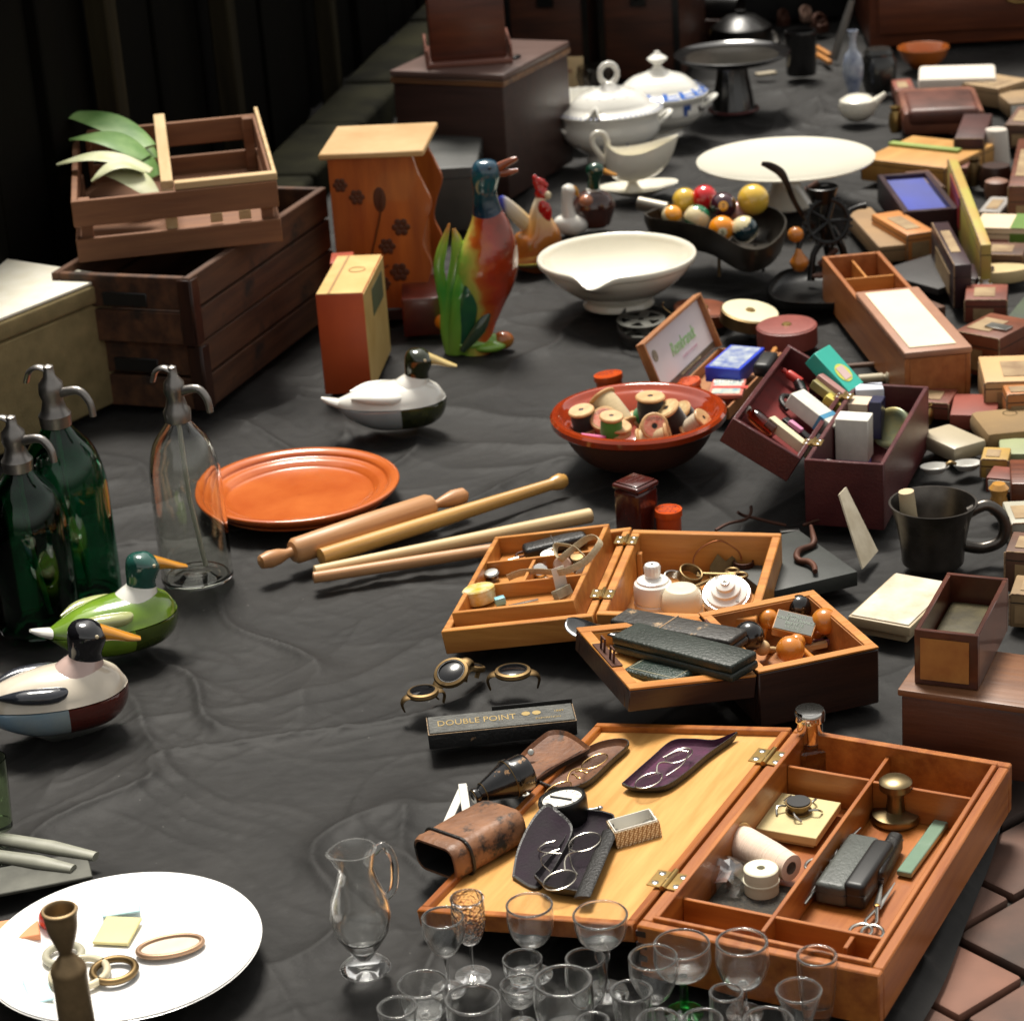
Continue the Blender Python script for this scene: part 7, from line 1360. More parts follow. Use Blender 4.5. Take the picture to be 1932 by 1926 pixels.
for i,(u,v,s,a,mt,lb) in enumerate(((1436,82,.030,20,DBRASS,'gold brown metal lump behind the right rim of the pedestal dish'),(1462,72,.022,60,STEEL,'small bright metal piece beside the gold brown lump'),(1350,64,.022,10,DBRASS,'small brass fitting among the dark ironware at the back'),(1372,52,.018,70,STEEL,'pale metal tongue among the dark ironware'),(1478,30,.026,40,RUST,'rusty fitting high in the dark ironware'),(1520,22,.024,15,COPPERP,'copper coloured lump above the black pot'),(1546,42,.034,35,RUST,'brown wooden wedge right of the black pot'))):
    b = P(u,v+20); t = thing('metal_fitting',lb,'fitting',(b.x,b.y,0),R(a),group='odd metal fittings at the back'); m = MB(); hgt = max(.03,hz(b,v)); m.box((-s*.5,-s*.5,0),(s*.5,s*.5,hgt*.7),.004,seg=2); m.torus((0,0,hgt*.82),s*.5,s*.18,n=20,M=RX(70)); m.lathe([(0,hgt*.7),(s*.35,hgt*.7),(s*.3,hgt),(0,hgt)],n=20); m.build('body', mt, t)
for k in (0,1):
    a, b_ = P(1540,94+k*13), P(1566,110+k*13); t = thing('wooden_stick',('upper' if k == 0 else 'lower')+' of two short orange brown sticks right of the black pot','stick',a,head(a,b_)); m = MB(); m.box((0,-.006,0),((b_-a).length,.006,.010),.002); m.build('stick', HONEY(0), t)
a = P(1572,114); h = hz(a,2); b_ = PP(1607,2,a,V3((0,1,0))); t = thing('metal_rule','long grey metal blade leaning upright at the back right','blade',a); m = MB(); d = b_-a; m.tube([(0,0,0),tuple(d*.5),tuple(d)],[(.009,.002),(.009,.002),(.007,.002)],n=8,up=(0,1,0)); m.build('blade', M('dull_grey_metal',(.24,.23,.21),.45,.6,var=.2), t)
flat('paper_scrap','cream paper scrap behind the foot of the pedestal dish','paper',1445,142,.001,(.045,.02,.006),15,M('old_cream_paper',(.40,.34,.24)))
t, b, h, r = pot('blue_vase','slender white vase with blue painting, back right','vase',1610,190,58,20,[(0,0),(.7,0),(.6,.05),(.5,.12),(.95,.35),(1,.5),(.75,.66),(.35,.74),(.3,.88),(.5,1),(.42,1),(.2,.86),(0,.7)],M('blue_white_porcelain',(.50,.54,.60),.2,col2=(.12,.15,.24),sc=30,coat=.5))
t, b, h, r = pot('white_teapot','egg shaped white jug with a short spout, back right','jug',1618,226,178,37,[(0,0),(.5,0),(.85,.2),(1,.5),(.9,.78),(.55,.95),(.2,1),(0,1)],CREAM)
m = MB(); m.tube([(r*.7,0,h*.5),(r*1.1,0,h*.75),(r*1.45,0,h*.95)],[r*.35,r*.2,r*.12],n=14,k=3,up=(0,1,0)); m.build('spout', CREAM, t)
pot('black_jar','black round jar with grey lid behind the white jug','jar',1658,172,92,33,[(0,0),(.8,0),(1,.3),(1,.7),(.8,.85),(.85,.9),(.7,1),(0,1.02)],M('black_jar_glaze',(.02,.02,.018),.25,coat=.4))
# furniture at the top right
b = P(1640,92); t = thing('chest_of_drawers','red brown wooden chest of drawers filling the top right corner','chest of drawers',(b.x,b.y,0),R(-4)); CH_ = wood('cherry_wood',(.16,.040,.012),(.075,.018,.007),.4,0,coat=.2)
m = MB(); m.box((0,0,0),(.75,.4,.55),.006,seg=2); m.build('body', CH_, t)
for k in range(3): m = MB(); m.box((.02,-.012,.03+k*.17),(.73,-.0005,.17+k*.17),.004,seg=2); dr_ = m.build('drawer', CH_, t); m = MB(); m.tube([(.30,-.014,.10+k*.17),(.32,-.028,.09+k*.17),(.42,-.028,.09+k*.17),(.44,-.014,.10+k*.17)],.003,n=8,k=3); m.build('drawer_pull', BRASS, dr_)
pot('orange_bowl','orange glazed bowl in front of the chest of drawers','bowl',1742,128,88,49,[(0,0),(.4,0),(.5,.05),(.85,.5),(1,.95),(.98,1),(.92,.95),(.7,.5),(0,.2)],M('orange_slip_glaze',(.50,.13,.02),.25,coat=.4,var=.1))
SEAM = M('dark_seam', (.02,.015,.010), .8); WORN = M('rubbed_edge', (.34,.22,.12), .8, var=.4, sc=180, col2=(.08,.045,.025)); PLAB = M('yellowed_label', (.34,.24,.12), .6, col2=(.20,.12,.055), sc=30, wear=(.16,.10,.06), wsc=60, wth=.62)
_rk = random.Random(33)
def rbox(name, label, cat, A, B, C, h, mt, base=0, bev=.002, lid=None, **k):
    t, w_, d_ = simplebox(name, label, cat, A, B, C, h, mt, base, bev=bev)
    if cat in ('box','case','tin','slab'):
        e = .0004; q = h*_rk.uniform(.60,.80); m = MB(); m.box((-e,-e,q),(w_+e,d_+e,q+.0012),0); m.build('seam', SEAM, t)
        m = MB()
        for x_, y_ in ((0,0),(w_,0)): m.box((x_-.0011,y_-.0007,h*.05),(x_+.0011,y_+.0011,h-.001),.0003)
        m.box((.002,-.0006,h-.0011),(w_-.002,.0012,h+.0005),.0003); m.build('worn_edge', WORN, t)
        if cat in ('box','tin') and name not in ('striped_box','picture_tin','open_cigar_case'):
            a0, a1 = _rk.uniform(.12,.3), _rk.uniform(.6,.85); m = MB(); m.box((w_*a0,-.0012,h*.14),(w_*a1,-.0003,q*.9),0); m.build('paper_label', PLAB, t)
            m = MB(); b0 = _rk.uniform(.1,.3); m.box((w_*b0,d_*.2,h+.0003),(w_*(b0+.5),d_*.75,h+.0010),0); m.build('top_label', PLAB, t)
    if lid: m = MB(); m.box((.0005,.0005,h+.0002),(w_-.0005,d_-.0005,h+.003),.0008); m.build('lid', lid, t)
    return t, w_, d_
rbox('linen_stack','folded white linen lying in a long stack at the back right','linen',(1732,150),(1880,146),(1740,124),.050,M('white_linen',(.66,.60,.52),.85,var=.05,bump=.3),bev=.008)
rbox('straw_box','cream coloured flat box at the right edge below the chest','box',(1884,168),(1945,150),(1880,132),.040,M('cream_straw',(.36,.24,.12),.7,var=.1))
LC = M('tan_brown_leather', (.20,.070,.035), .45, col2=(.10,.03,.018), sc=16, bump=.3)
t, w_, d_ = rbox('leather_bag','flat reddish brown leather bag with flap, in front of the white linen','bag',(1702,212),(1860,205),(1722,165),.050,LC,bev=.014)
m = MB(); m.box((.01,-.004,.020),(w_-.01,d_*.8,.054),.012,seg=3); m.build('flap', M('dark_bag_leather',(.12,.035,.02),.45,var=.3,bump=.3), t)
rbox('dark_case','tall narrow dark red case standing below the leather bag','case',(1800,262),(1856,262),(1790,215),.060,M('oxblood_leather',(.06,.010,.006),.5,var=.3))
t = rbox('open_cigar_case','yellow wood box with a green printed edge behind the blue lined case','box',(1625,300),(1782,318),(1612,244),.040,M('yellow_cedar',(.50,.26,.065),.5,col2=(.40,.19,.04),sc=1,stretch=(40,5,5)))[0]
m = MB(); m.box((-.002,.10,.0405),(.14,.118,.046),.001); m.build('green_edge', M('olive_green_edge',(.26,.34,.08),.5,var=.1), t); m = MB(); m.box((-.004,.112,.030),(.02,.122,.040),.001); m.build('red_corner', M('crimson_print',(.30,.03,.07),.5), t)
a = P(1668,369,.05); t = thing('jewel_case','open dark case lined with bright blue velvet, seen cornerwise','case',(a.x,a.y,0),R(-40)); DK = M('dark_plum_leather',(.035,.012,.016),.4,var=.2); BV = M('bright_blue_velvet',(.025,.045,.34),.9,var=.15,sheen=.5)
f = fr((1655,330),(1705,400),(1712,272),.050); t.location = (f[0].x,f[0].y,0); t.rotation_euler = (0,0,f[1]); w_, d_ = f[2], f[3]
m = MB(); openbox(m, w_, d_, .050, .010, .01); m.build('body', DK, t); m = MB(); m.box((.0105,.0105,.012),(w_-.0105,d_-.0105,.042),.003,seg=2); m.build('velvet', BV, t)
rbox('small_wood_box','small square orange wooden box below the blue lined case','box',(1712,444),(1766,436),(1708,395),.045,M('orange_box_wood',(.50,.20,.045),.5,col2=(.40,.14,.03),sc=14))
rbox('tan_slab','tan cardboard slab lying slantwise left of the small orange box','slab',(1594,395),(1658,466),(1635,382),.028,M('tan_cardboard',(.30,.18,.08),.7,var=.12))
t = rbox('picture_tin','long standing tin with green, yellow and red printed edge','tin',(1788,300),(1850,462),(1805,296),.085,M('lime_yellow_print',(.36,.34,.06),.5,col2=(.42,.22,.06),sc=8))[0]
m = MB(); m.box((.06,-.002,.02),(.22,-.0004,.075),0); m.build('red_print', M('deep_red_print',(.28,.010,.008),.5,var=.1), t)
rbox('dark_box_small','dark plum box standing left of the printed tin','box',(1758,420),(1800,500),(1785,410),.070,DK)
pot('white_pot','white tapered pot upside down on a dark stand at the right','pot',1879,306,244,27,[(0,0),(1,0),(1,.05),(.78,.95),(.72,1),(0,1)],M('off_white_glaze',(.60,.54,.47),.4,var=.05))
pot('dark_stand','dark pot stand behind the white pot','pot',1878,352,312,32,[(0,0),(.9,0),(1,.5),(.8,1),(0,1)],DARKW())
pot('brown_jar','small brown jar with pinkish lid at the right','jar',1880,376,338,24,[(0,0),(.8,0),(1,.4),(.9,.9),(.5,1),(0,1)],M('pinkish_brown',(.26,.13,.085),.5,var=.2))
rbox('red_cabinet','dark red brown box at the right edge beside the white pot','box',(1902,352),(1990,352),(1902,262),.080,CH_)
rbox('grey_cushion','grey padded box left of the green and cream box','box',(1842,400),(1886,402),(1838,368),.035,M('warm_grey_card',(.30,.28,.26),.7,var=.08),bev=.006)
t, w_, d_ = rbox('striped_box','cream, pink and green card box at the right edge','box',(1838,430),(1985,434),(1842,402),.048,M('cream_card_box',(.66,.52,.36),.6,var=.06))
m = MB(); m.box((.004,-.001,.004),(w_*.44,-.0002,.030),0); m.build('pink_panel', M('dusty_pink_print',(.42,.18,.14),.6), t); m = MB(); m.box((w_*.46,-.0014,.002),(w_,-.0002,.040),0); m.box((w_*.46,.001,.0482),(w_,d_,.0488),0); m.build('green_panel', M('leaf_green_print',(.10,.20,.02),.6,var=.1), t)
t, b, h, r = pot('wooden_oval_box','cream oval chip box at the right edge','oval box',1880,528,506,62,[(0,0),(.96,0),(1,.1),(1,.9),(.96,1),(0,1)],M('pale_yellow_wood',(.58,.44,.22),.5,var=.1),sy=.5)
rbox('dark_folder','flat dark folder in front of the tan slab','folder',(1650,512),(1770,545),(1690,462),.012,M('charcoal_folder',(.030,.026,.025),.6,var=.3))
# long compartment tray with parchment
f = fr((1551,484),(1707,678),(1616,424),.070); t = thing('compartment_tray','long wooden box with small compartments and a parchment covered half, lying slantwise','wooden tray',(f[0].x,f[0].y,0),f[1]); w_, d_ = f[2], f[3]
m = MB(); openbox(m, w_, d_, .070, .007, .02); m.build('body', wood('orange_tray_wood',(.38,.14,.04),(.26,.08,.02),.45,0), t)
for x_ in (.22,.42): m = MB(); m.box((w_*x_,.0072,.021),(w_*x_+.004,d_-.0072,.066),.0005); m.build('divider', HONEY(1), t)
m = MB(); m.box((.0072,d_*.48,.0212),(w_*.2198,d_*.52,.062),.0005); m.build('divider', HONEY(1), t)
m = MB(); m.box((w_*.44,-.001,.0702),(w_+.002,d_+.002,.080),.003,seg=2); m.build('parchment_lid', M('pinkish_tan_leather',(.36,.18,.11),.5,var=.1), t); m = MB(); m.box((w_*.47,.010,.0803),(w_-.014,d_-.016,.0815),.0005); m.build('parchment', M('parchment_sheet',(.72,.62,.44),.6,col2=(.66,.56,.40),sc=16), t)
t = rbox('letter_box','red brown leather box with a metal mount right of the parchment tray','box',(1800,624),(1885,640),(1790,575),.060,M('red_brown_leather',(.20,.055,.022),.42,var=.25,bump=.2))[0]
m = MB(); m.box((.03,.03,.0602),(.065,.05,.064),.001); m.build('mount', STEEL, t)
rbox('cream_box','cream cardboard box at the right edge','box',(1858,722),(1995,718),(1852,672),.050,M('cream_orange_card',(.52,.32,.14),.6,var=.08))
t, L_, z_ = stick('bone_pipe','cream cylinder with a turned brown knob lying behind the burgundy case','roller',(1620,716),(1770,706),[(0,9),(.3,9.5),(.31,7),(.34,7),(.35,10.5),(1,10.5)],M('aged_cream_roller',(.46,.40,.27),.5,var=.08),z=.012)
m = MB(); m.tube([(L_,0,z_),(L_+.010,0,z_),(L_+.018,0,z_),(L_+.026,0,z_)],[.008,.013,.013,.006],n=18,k=3); m.build('knob', M('brown_knob_wood',(.36,.15,.06),.4,var=.15), t)
stick('brown_rod','thin brown rod lying behind the cream roller','rod',(1592,692),(1690,684),[(0,5),(1,5)],M('brown_rod_wood',(.14,.075,.045),.6))
rbox('red_book','red cloth bound book lying right of the burgundy case','book',(1792,782),(1880,784),(1800,742),.022,M('red_book_cloth',(.24,.045,.025),.6,var=.15))
pot('black_bowl','small black bowl at the right beside the red book','bowl',1892,768,748,22,[(0,0),(.6,0),(1,.9),(1,1),(.85,.95),(.4,.3),(0,.3)],IRON)
rbox('tan_cloth_bundle','folded tan cloth at the right edge','cloth',(1862,818),(1990,806),(1862,770),.030,M('tan_cloth',(.25,.16,.07),.85,var=.1,bump=.3),bev=.010)
rbox('orange_tin','orange brown tin at the far right edge','tin',(1900,745),(1960,742),(1896,726),.050,M('orange_brown_tin',(.45,.17,.05),.4,var=.1))
t, w_, d_ = rbox('white_dish','square off white dish lying on a dark tray at the right','dish',(1800,846),(1864,828),(1778,800),.022,M('ivory_dish',(.42,.36,.25),.4,var=.06),bev=.006)
rbox('green_card','pale green card pad at the right edge','card',(1886,856),(1990,856),(1880,826),.020,M('pale_green_card',(.28,.31,.16),.6,var=.08))
t = thing('double_egg_dish','pair of small white oval dishes joined by a tan bridge','double dish',P(1794,888),R(4))
for s_ in (-1,1): m = MB(); m.lathe([(0,0),(.012,0),(.019,.008),(.0185,.009),(.010,.003),(0,.003)],n=32,sy=.7,M=T(s_*.021,0,0)); m.build('cup', M('grey_white_enamel',(.55,.54,.50),.3,var=.05), t)
m = MB(); m.tube([(-.006,0,.008),(0,0,.011),(.006,0,.008)],.003,n=8,k=3); m.build('bridge', DBRASS, t)
rbox('brown_block','red brown wooden block at the right edge beside the mug','block',(1908,912),(1980,912),(1904,866),.035,CH_)
t, b, h, r = pot('amber_lump','amber coloured glass knob behind the mug handle','glass knob',1884,968,912,20,[(0,0),(.8,0),(1,.3),(.7,.6),(.95,.85),(.6,1),(0,1)],M('amber_resin',(.60,.30,.07),.2,coat=.5,var=.2))
rbox('grey_tin','pale grey green tin at the right edge beside the amber knob','tin',(1908,988),(1975,985),(1904,945),.035,M('grey_green_tin',(.40,.38,.30),.4,var=.1))
# pewter mug
b, h = base_at(1760, 1058, 947); r = wpx(83, b, h); t = thing('pewter_mug','big dark pewter mug with a round handle, right of the black slab','mug',b,R(0)); PEW = M('dark_pewter', (.20,.18,.16), .30, .95, var=.35, sc=10, wear=(.30,.15,.08), wsc=10, wth=.66)
m = MB(); m.lathe([(0,0),(r*.70,0),(r*.71,.003),(r*.71,h*.08),(r*.74,h*.3),(r*.84,h*.7),(r*.97,h*.97),(r,h),(r*.95,h),(r*.81,h*.7),(r*.70,h*.3),(r*.6,.008),(0,.008)], n=64); m.build('body', PEW, t)
m = MB(); m.tube([(r*.82,0,h*.78),(r*1.25,0,h*.88),(r*1.62,0,h*.62),(r*1.58,0,h*.28),(r*1.15,0,h*.16),(r*.72,0,h*.22)], [(.007,.006)]*6, n=14, k=5, up=(0,1,0)); m.build('handle', PEW, t)
t = thing('shaving_brush','cream handled brush standing in the pewter mug','brush',(b.x-.02,b.y+.005,.012)); m = MB(); m.tube([(0,0,0),(-.006,0,h*.5),(-.010,0,h*1.02)],[.008,.010,.009],n=14); m.build('handle', M('cream_handle',(.60,.48,.30),.4,var=.1), t)
a = P(1640,1058); t = thing('leaning_card','cream printed card leaning against the left of the pewter mug','card',a,R(62)); m = MB(); m.prism([(-.025,0),(.030,0),(.034,.085),(.010,.085)],-.001,.001,M=RX(62)); m.build('card', M('cream_printed_card',(.58,.52,.40),.6,col2=(.40,.34,.24),sc=30), t)
f = fr((1599,1162),(1717,1184),(1698,1082),.022); t = thing('printed_tile','white printed tile lying between the pewter mug and the peg box','tile',(f[0].x,f[0].y,0),f[1]); w_, d_ = f[2], f[3]
m = MB(); m.box((0,0,.010),(w_,d_,.022),.002,seg=2); m.box((.006,.006,0),(w_-.006,d_-.006,.0098),.001); m.build('tile', M('cream_tile_edge',(.45,.36,.22),.5), t); m = MB(); m.box((.003,.003,.0222),(w_-.003,d_-.003,.0235),.0005); m.build('print', M('flower_print_tile',(.70,.66,.54),.25,col2=(.58,.44,.32),sc=26,coat=.4,wear=(.30,.32,.24),wsc=22,wth=.66), t)
ZB = .075
t, w_, d_ = rbox('large_brown_box','large brown wooden box at the right, carrying the open amber box','wooden box',(1700,1312),(1965,1350),(1722,1222),ZB,wood('mid_brown_wood',(.095,.028,.010),(.05,.014,.006),.5,0),bev=.003)
m = MB(); m.box((-.003,-.003,ZB+.0003),(w_+.003,d_+.003,ZB+.008),.002,seg=2); m.build('lid', wood('tan_lid_wood',(.20,.085,.035),(.12,.048,.02),.45,0), t)
z0 = ZB+.0085; f = fr((1725,1187),(1846,1200),(1795,1098),z0+.058); t = thing('open_amber_box','open glassy amber and dark red box with an orange label, on the large brown box','box',(f[0].x,f[0].y,z0),f[1]); w_, d_ = f[2], max(f[3],.14)
m = MB(); openbox(m, w_, d_, .058, .005, .004); m.build('body', M('dark_red_box_lacquer',(.09,.022,.010),.3,coat=.4,var=.3), t); m = MB(); m.box((.006,-.0012,.006),(w_*.86,-.0003,.050),0); m.build('orange_label', M('orange_label_print',(.42,.20,.045),.5,col2=(.26,.09,.02),sc=20), t)
m = MB(); m.box((.0055,.0055,.0045),(w_-.0055,d_-.0055,.030),.004,seg=2); m.build('contents', M('dark_olive_contents',(.075,.060,.022),.5,col2=(.02,.016,.008),sc=26,bump=.4), t)
# black iron hand mill
b = P(1545,536); t = thing('hand_mill','black cast iron hand cranked mill with turned wooden knobs on a shallow tray','hand mill',b); BI = IRON
o_ = [P(u,v,.020)-b for u,v in ((1447,550),(1452,532),(1484,508),(1560,500),(1622,515),(1628,555),(1600,570),(1520,572),(1470,566))]
m = MB(); shell(m, 0, smooth_out([(q.x,q.y) for q in o_],4), .020); m.build('tray', BI, t)
W = lambda u,v,dy=0: tuple(PP(u,v,b+V3((0,dy,0)),V3((0,1,0)))-b); s1 = px(1,b)
m = MB(); m.tube([W(1570,530),W(1566,480),W(1556,430),W(1560,380),W(1556,350)],[14*s1,10*s1,12*s1,9*s1,7*s1],n=16,k=3,up=(0,1,0)); m.tube([W(1600,528),W(1590,470),W(1568,430)],[9*s1,7*s1,8*s1],n=12,k=3,up=(0,1,0)); m.tube([W(1530,530,-.02),W(1535,480,-.01),W(1555,450)],[8*s1,6*s1,8*s1],n=12,k=3,up=(0,1,0)); m.build('stand', BI, t)
m = MB(); cg = V3(W(1562,418,-.02)); MG = T(*cg) @ RX(78) @ RY(12)
m.torus((0,0,0), 38*s1, 5*s1, n=40, m=10, M=None) if False else m.tube([tuple(MG @ V3((40*s1*math.cos(q),40*s1*math.sin(q),0))) for q in [2*PI*i/36 for i in range(36)]], 5*s1, n=8, closed=True)
for k in range(5): a_ = 2*PI*k/5; m.tube([tuple(MG @ V3((0,0,0))), tuple(MG @ V3((38*s1*math.cos(a_),38*s1*math.sin(a_),0)))], 4*s1, n=8)
for k in range(24): a_ = 2*PI*k/24; m.box((-3*s1,-2.5*s1,-4*s1),(3*s1,2.5*s1,4*s1),0,M=MG @ RZ(math.degrees(a_)) @ T(45*s1,0,0))
m.build('gear_wheel', BI, t)
m = MB(); m.tube([W(1520,420,-.02),W(1515,440,-.03),W(1506,470,-.04)],[6*s1,6*s1,5*s1],n=10,k=3,up=(0,1,0)); m.tube([W(1596,402),W(1616,392),W(1634,388)],[6*s1,5*s1,7*s1],n=10,k=3,up=(0,1,0)); m.build('crank', BI, t)
m = MB(); m.tube([W(1437,309,-.02),W(1452,313,-.02),W(1472,325,-.02),W(1484,345,-.02),W(1496,375,-.015),W(1512,402,-.01),W(1535,428,-.005)],[(4*s1,3*s1),(7*s1,3*s1),(8*s1,4*s1),(6*s1,4*s1),(5*s1,4*s1),(5*s1,4*s1),(7*s1,5*s1)],n=12,k=4,up=(0,1,0)); m.build('lever', M('brown_black_iron',(.045,.028,.020),.35,.5,var=.4,sc=30), t)
m = MB(); m.ell(W(1501,443,-.035),(15*s1,15*s1,15*s1)); m.build('wooden_knob', ORB, t)
m = MB(); m.tube([W(1506,468,-.04),W(1507,480,-.04),W(1508,495,-.04),W(1508,510,-.04)],[4*s1,9*s1,18*s1,10*s1],n=20,k=3,up=(0,1,0)); m.build('wooden_knob', ORB, t)
m = MB(); m.tube([W(1520,360,.01),W(1545,345,.01)],[6*s1,7*s1],n=10); m.tube([W(1580,470,-.03),W(1545,500,-.03)],[5*s1,6*s1],n=10); m.ell(W(1548,520,-.045),(16*s1,12*s1,5*s1)); m.build('bolt', RUST, t)
m = MB(); m.lathe([(0,0),(20*s1,0),(30*s1,30*s1),(28*s1,31*s1),(17*s1,4*s1),(0,4*s1)],n=28,M=T(*W(1552,382,.0))); m.build('hopper', BI, t)

# more of the jumble at the right and back
BCK = P(1296,70); t = thing('black_chest','black chest added to keep the back dark behind the ironware','chest',(BCK.x,BCK.y+.12,0),R(-2)); m = MB(); m.box((0,0,0),(.45,.3,.42),.006,seg=2); m.build('body', BLACK, t)  # box added to black out the bright cloth at the back
m = MB(); m.box((-.004,-.004,.4205),(.454,.304,.45),.006,seg=2); m.build('lid', BLACK, t)
BKR = M('brick_red_card',(.22,.05,.025),.55,var=.25,wear=(.36,.20,.11),wsc=34,wth=.68); BRN = M('scuffed_brown_board',(.13,.055,.028),.6,var=.3,wear=(.30,.18,.10),wsc=34,wth=.66); BKB2 = M('book_cloth_green',(.05,.07,.035),.7,var=.3); BUFF = M('buff_board',(.28,.18,.085),.7,var=.2,wear=(.20,.12,.06),wsc=30,wth=.64); MUS = M('mustard_card',(.46,.28,.06),.6,var=.15)
for (nm,ct,A,B,C,h,mt,lb) in (
    ('old_book','book',(1745,232),(1800,236),(1742,204),.020,BKR,'brick red book lying left of the tall dark red case'),
    ('card_box','box',(1895,236),(1985,238),(1890,200),.045,BRN,'scuffed brown box at the right edge above the white pot'),
    ('old_book','book',(1905,196),(1980,190),(1898,172),.030,BUFF,'buff covered book at the right edge below the straw coloured box'),
    ('small_box','box',(1738,356),(1784,352),(1734,322),.040,BRN,'small scuffed brown box right of the blue lined case'),
    ('cigar_tin','tin',(1806,318),(1842,316),(1800,286),.030,BKR,'small brick red tin between the printed tin and the dark pot stand'),
    ('card_box','box',(1846,480),(1930,482),(1842,456),.030,BRN,'low scuffed brown box under the striped card box'),
    ('old_book','book',(1790,520),(1842,526),(1788,492),.026,DK,'dark plum book left of the cream oval box'),
    ('card_box','box',(1820,566),(1900,566),(1816,536),.036,BKR,'brick red box behind the leather box with the metal mount'),
    ('old_book','book',(1898,600),(1980,606),(1890,556),.024,BKB2,'dark green cloth book at the right edge'),
    ('card_box','box',(1890,656),(1960,652),(1880,622),.030,BRN,'scuffed brown box above the cream cardboard box'),
    ('letter_tray','box',(1700,756),(1790,762),(1716,728),.024,BKR,'brick red flat box between the burgundy case and the red book'),
    ('card_box','box',(1850,866),(1902,868),(1846,842),.026,MUS,'mustard card box beside the pale green pad'),
    ('old_book','book',(1860,900),(1925,906),(1858,876),.020,BKR,'brick red book in front of the pale green pad'),
    ('card_box','box',(1896,1040),(1975,1046),(1892,1000),.050,BRN,'scuffed brown box at the right edge beside the mug handle'),
    ('card_box','box',(1905,1120),(1985,1126),(1900,1082),.040,BUFF,'buff box at the right edge behind the amber box'),
    ('small_box','box',(1664,418),(1712,428),(1676,396),.022,BKR,'brick red box between the tan slab and the blue lined case'),
    ('old_book','book',(1660,560),(1730,590),(1690,538),.020,BRN,'scuffed brown book between the parchment tray and the charcoal folder'),
    ('small_box','box',(1690,172),(1728,170),(1692,150),.030,BKR,'small brick red box beside the black round jar')):
    t, w_, d_ = rbox(nm, lb, ct, A, B, C, h, mt)
    if nm == 'old_book': m = MB(); m.box((.003,-.0008,h*.15),(w_-.003,d_*.98,h*.85),.0005); m.build('pages', PAPER, t)
for (u,v,r_,h_,mt,lb) in ((1690,250,.014,.05,BRASS,'small brass pot beside the yellow wood box'),(1765,186,.010,.03,CREAM,'little cream pot behind the leather bag'),(1838,350,.013,.05,DBRASS,'dull brass pot right of the printed tin'),(1858,560,.012,.03,WHITE,'tiny white pot behind the leather letter box'),(1745,800,.012,.028,BRASS,'small brass pot left of the ivory dish'),(1700,905,.012,.02,STEEL,'little steel cup behind the pewter mug'),(1905,820,.012,.03,M('green_enamel',(.08,.22,.08),.3,coat=.4),'little green enamel pot at the right edge')):
    t = thing('small_pot',lb,'pot',P(u,v)); m = MB(); m.lathe([(0,0),(r_*.7,0),(r_,h_*.3),(r_*.9,h_*.7),(r_*.6,h_*.85),(r_*.8,h_),(r_*.7,h_),(r_*.45,h_*.8),(0,h_*.5)],n=28); m.build('pot',mt,t)
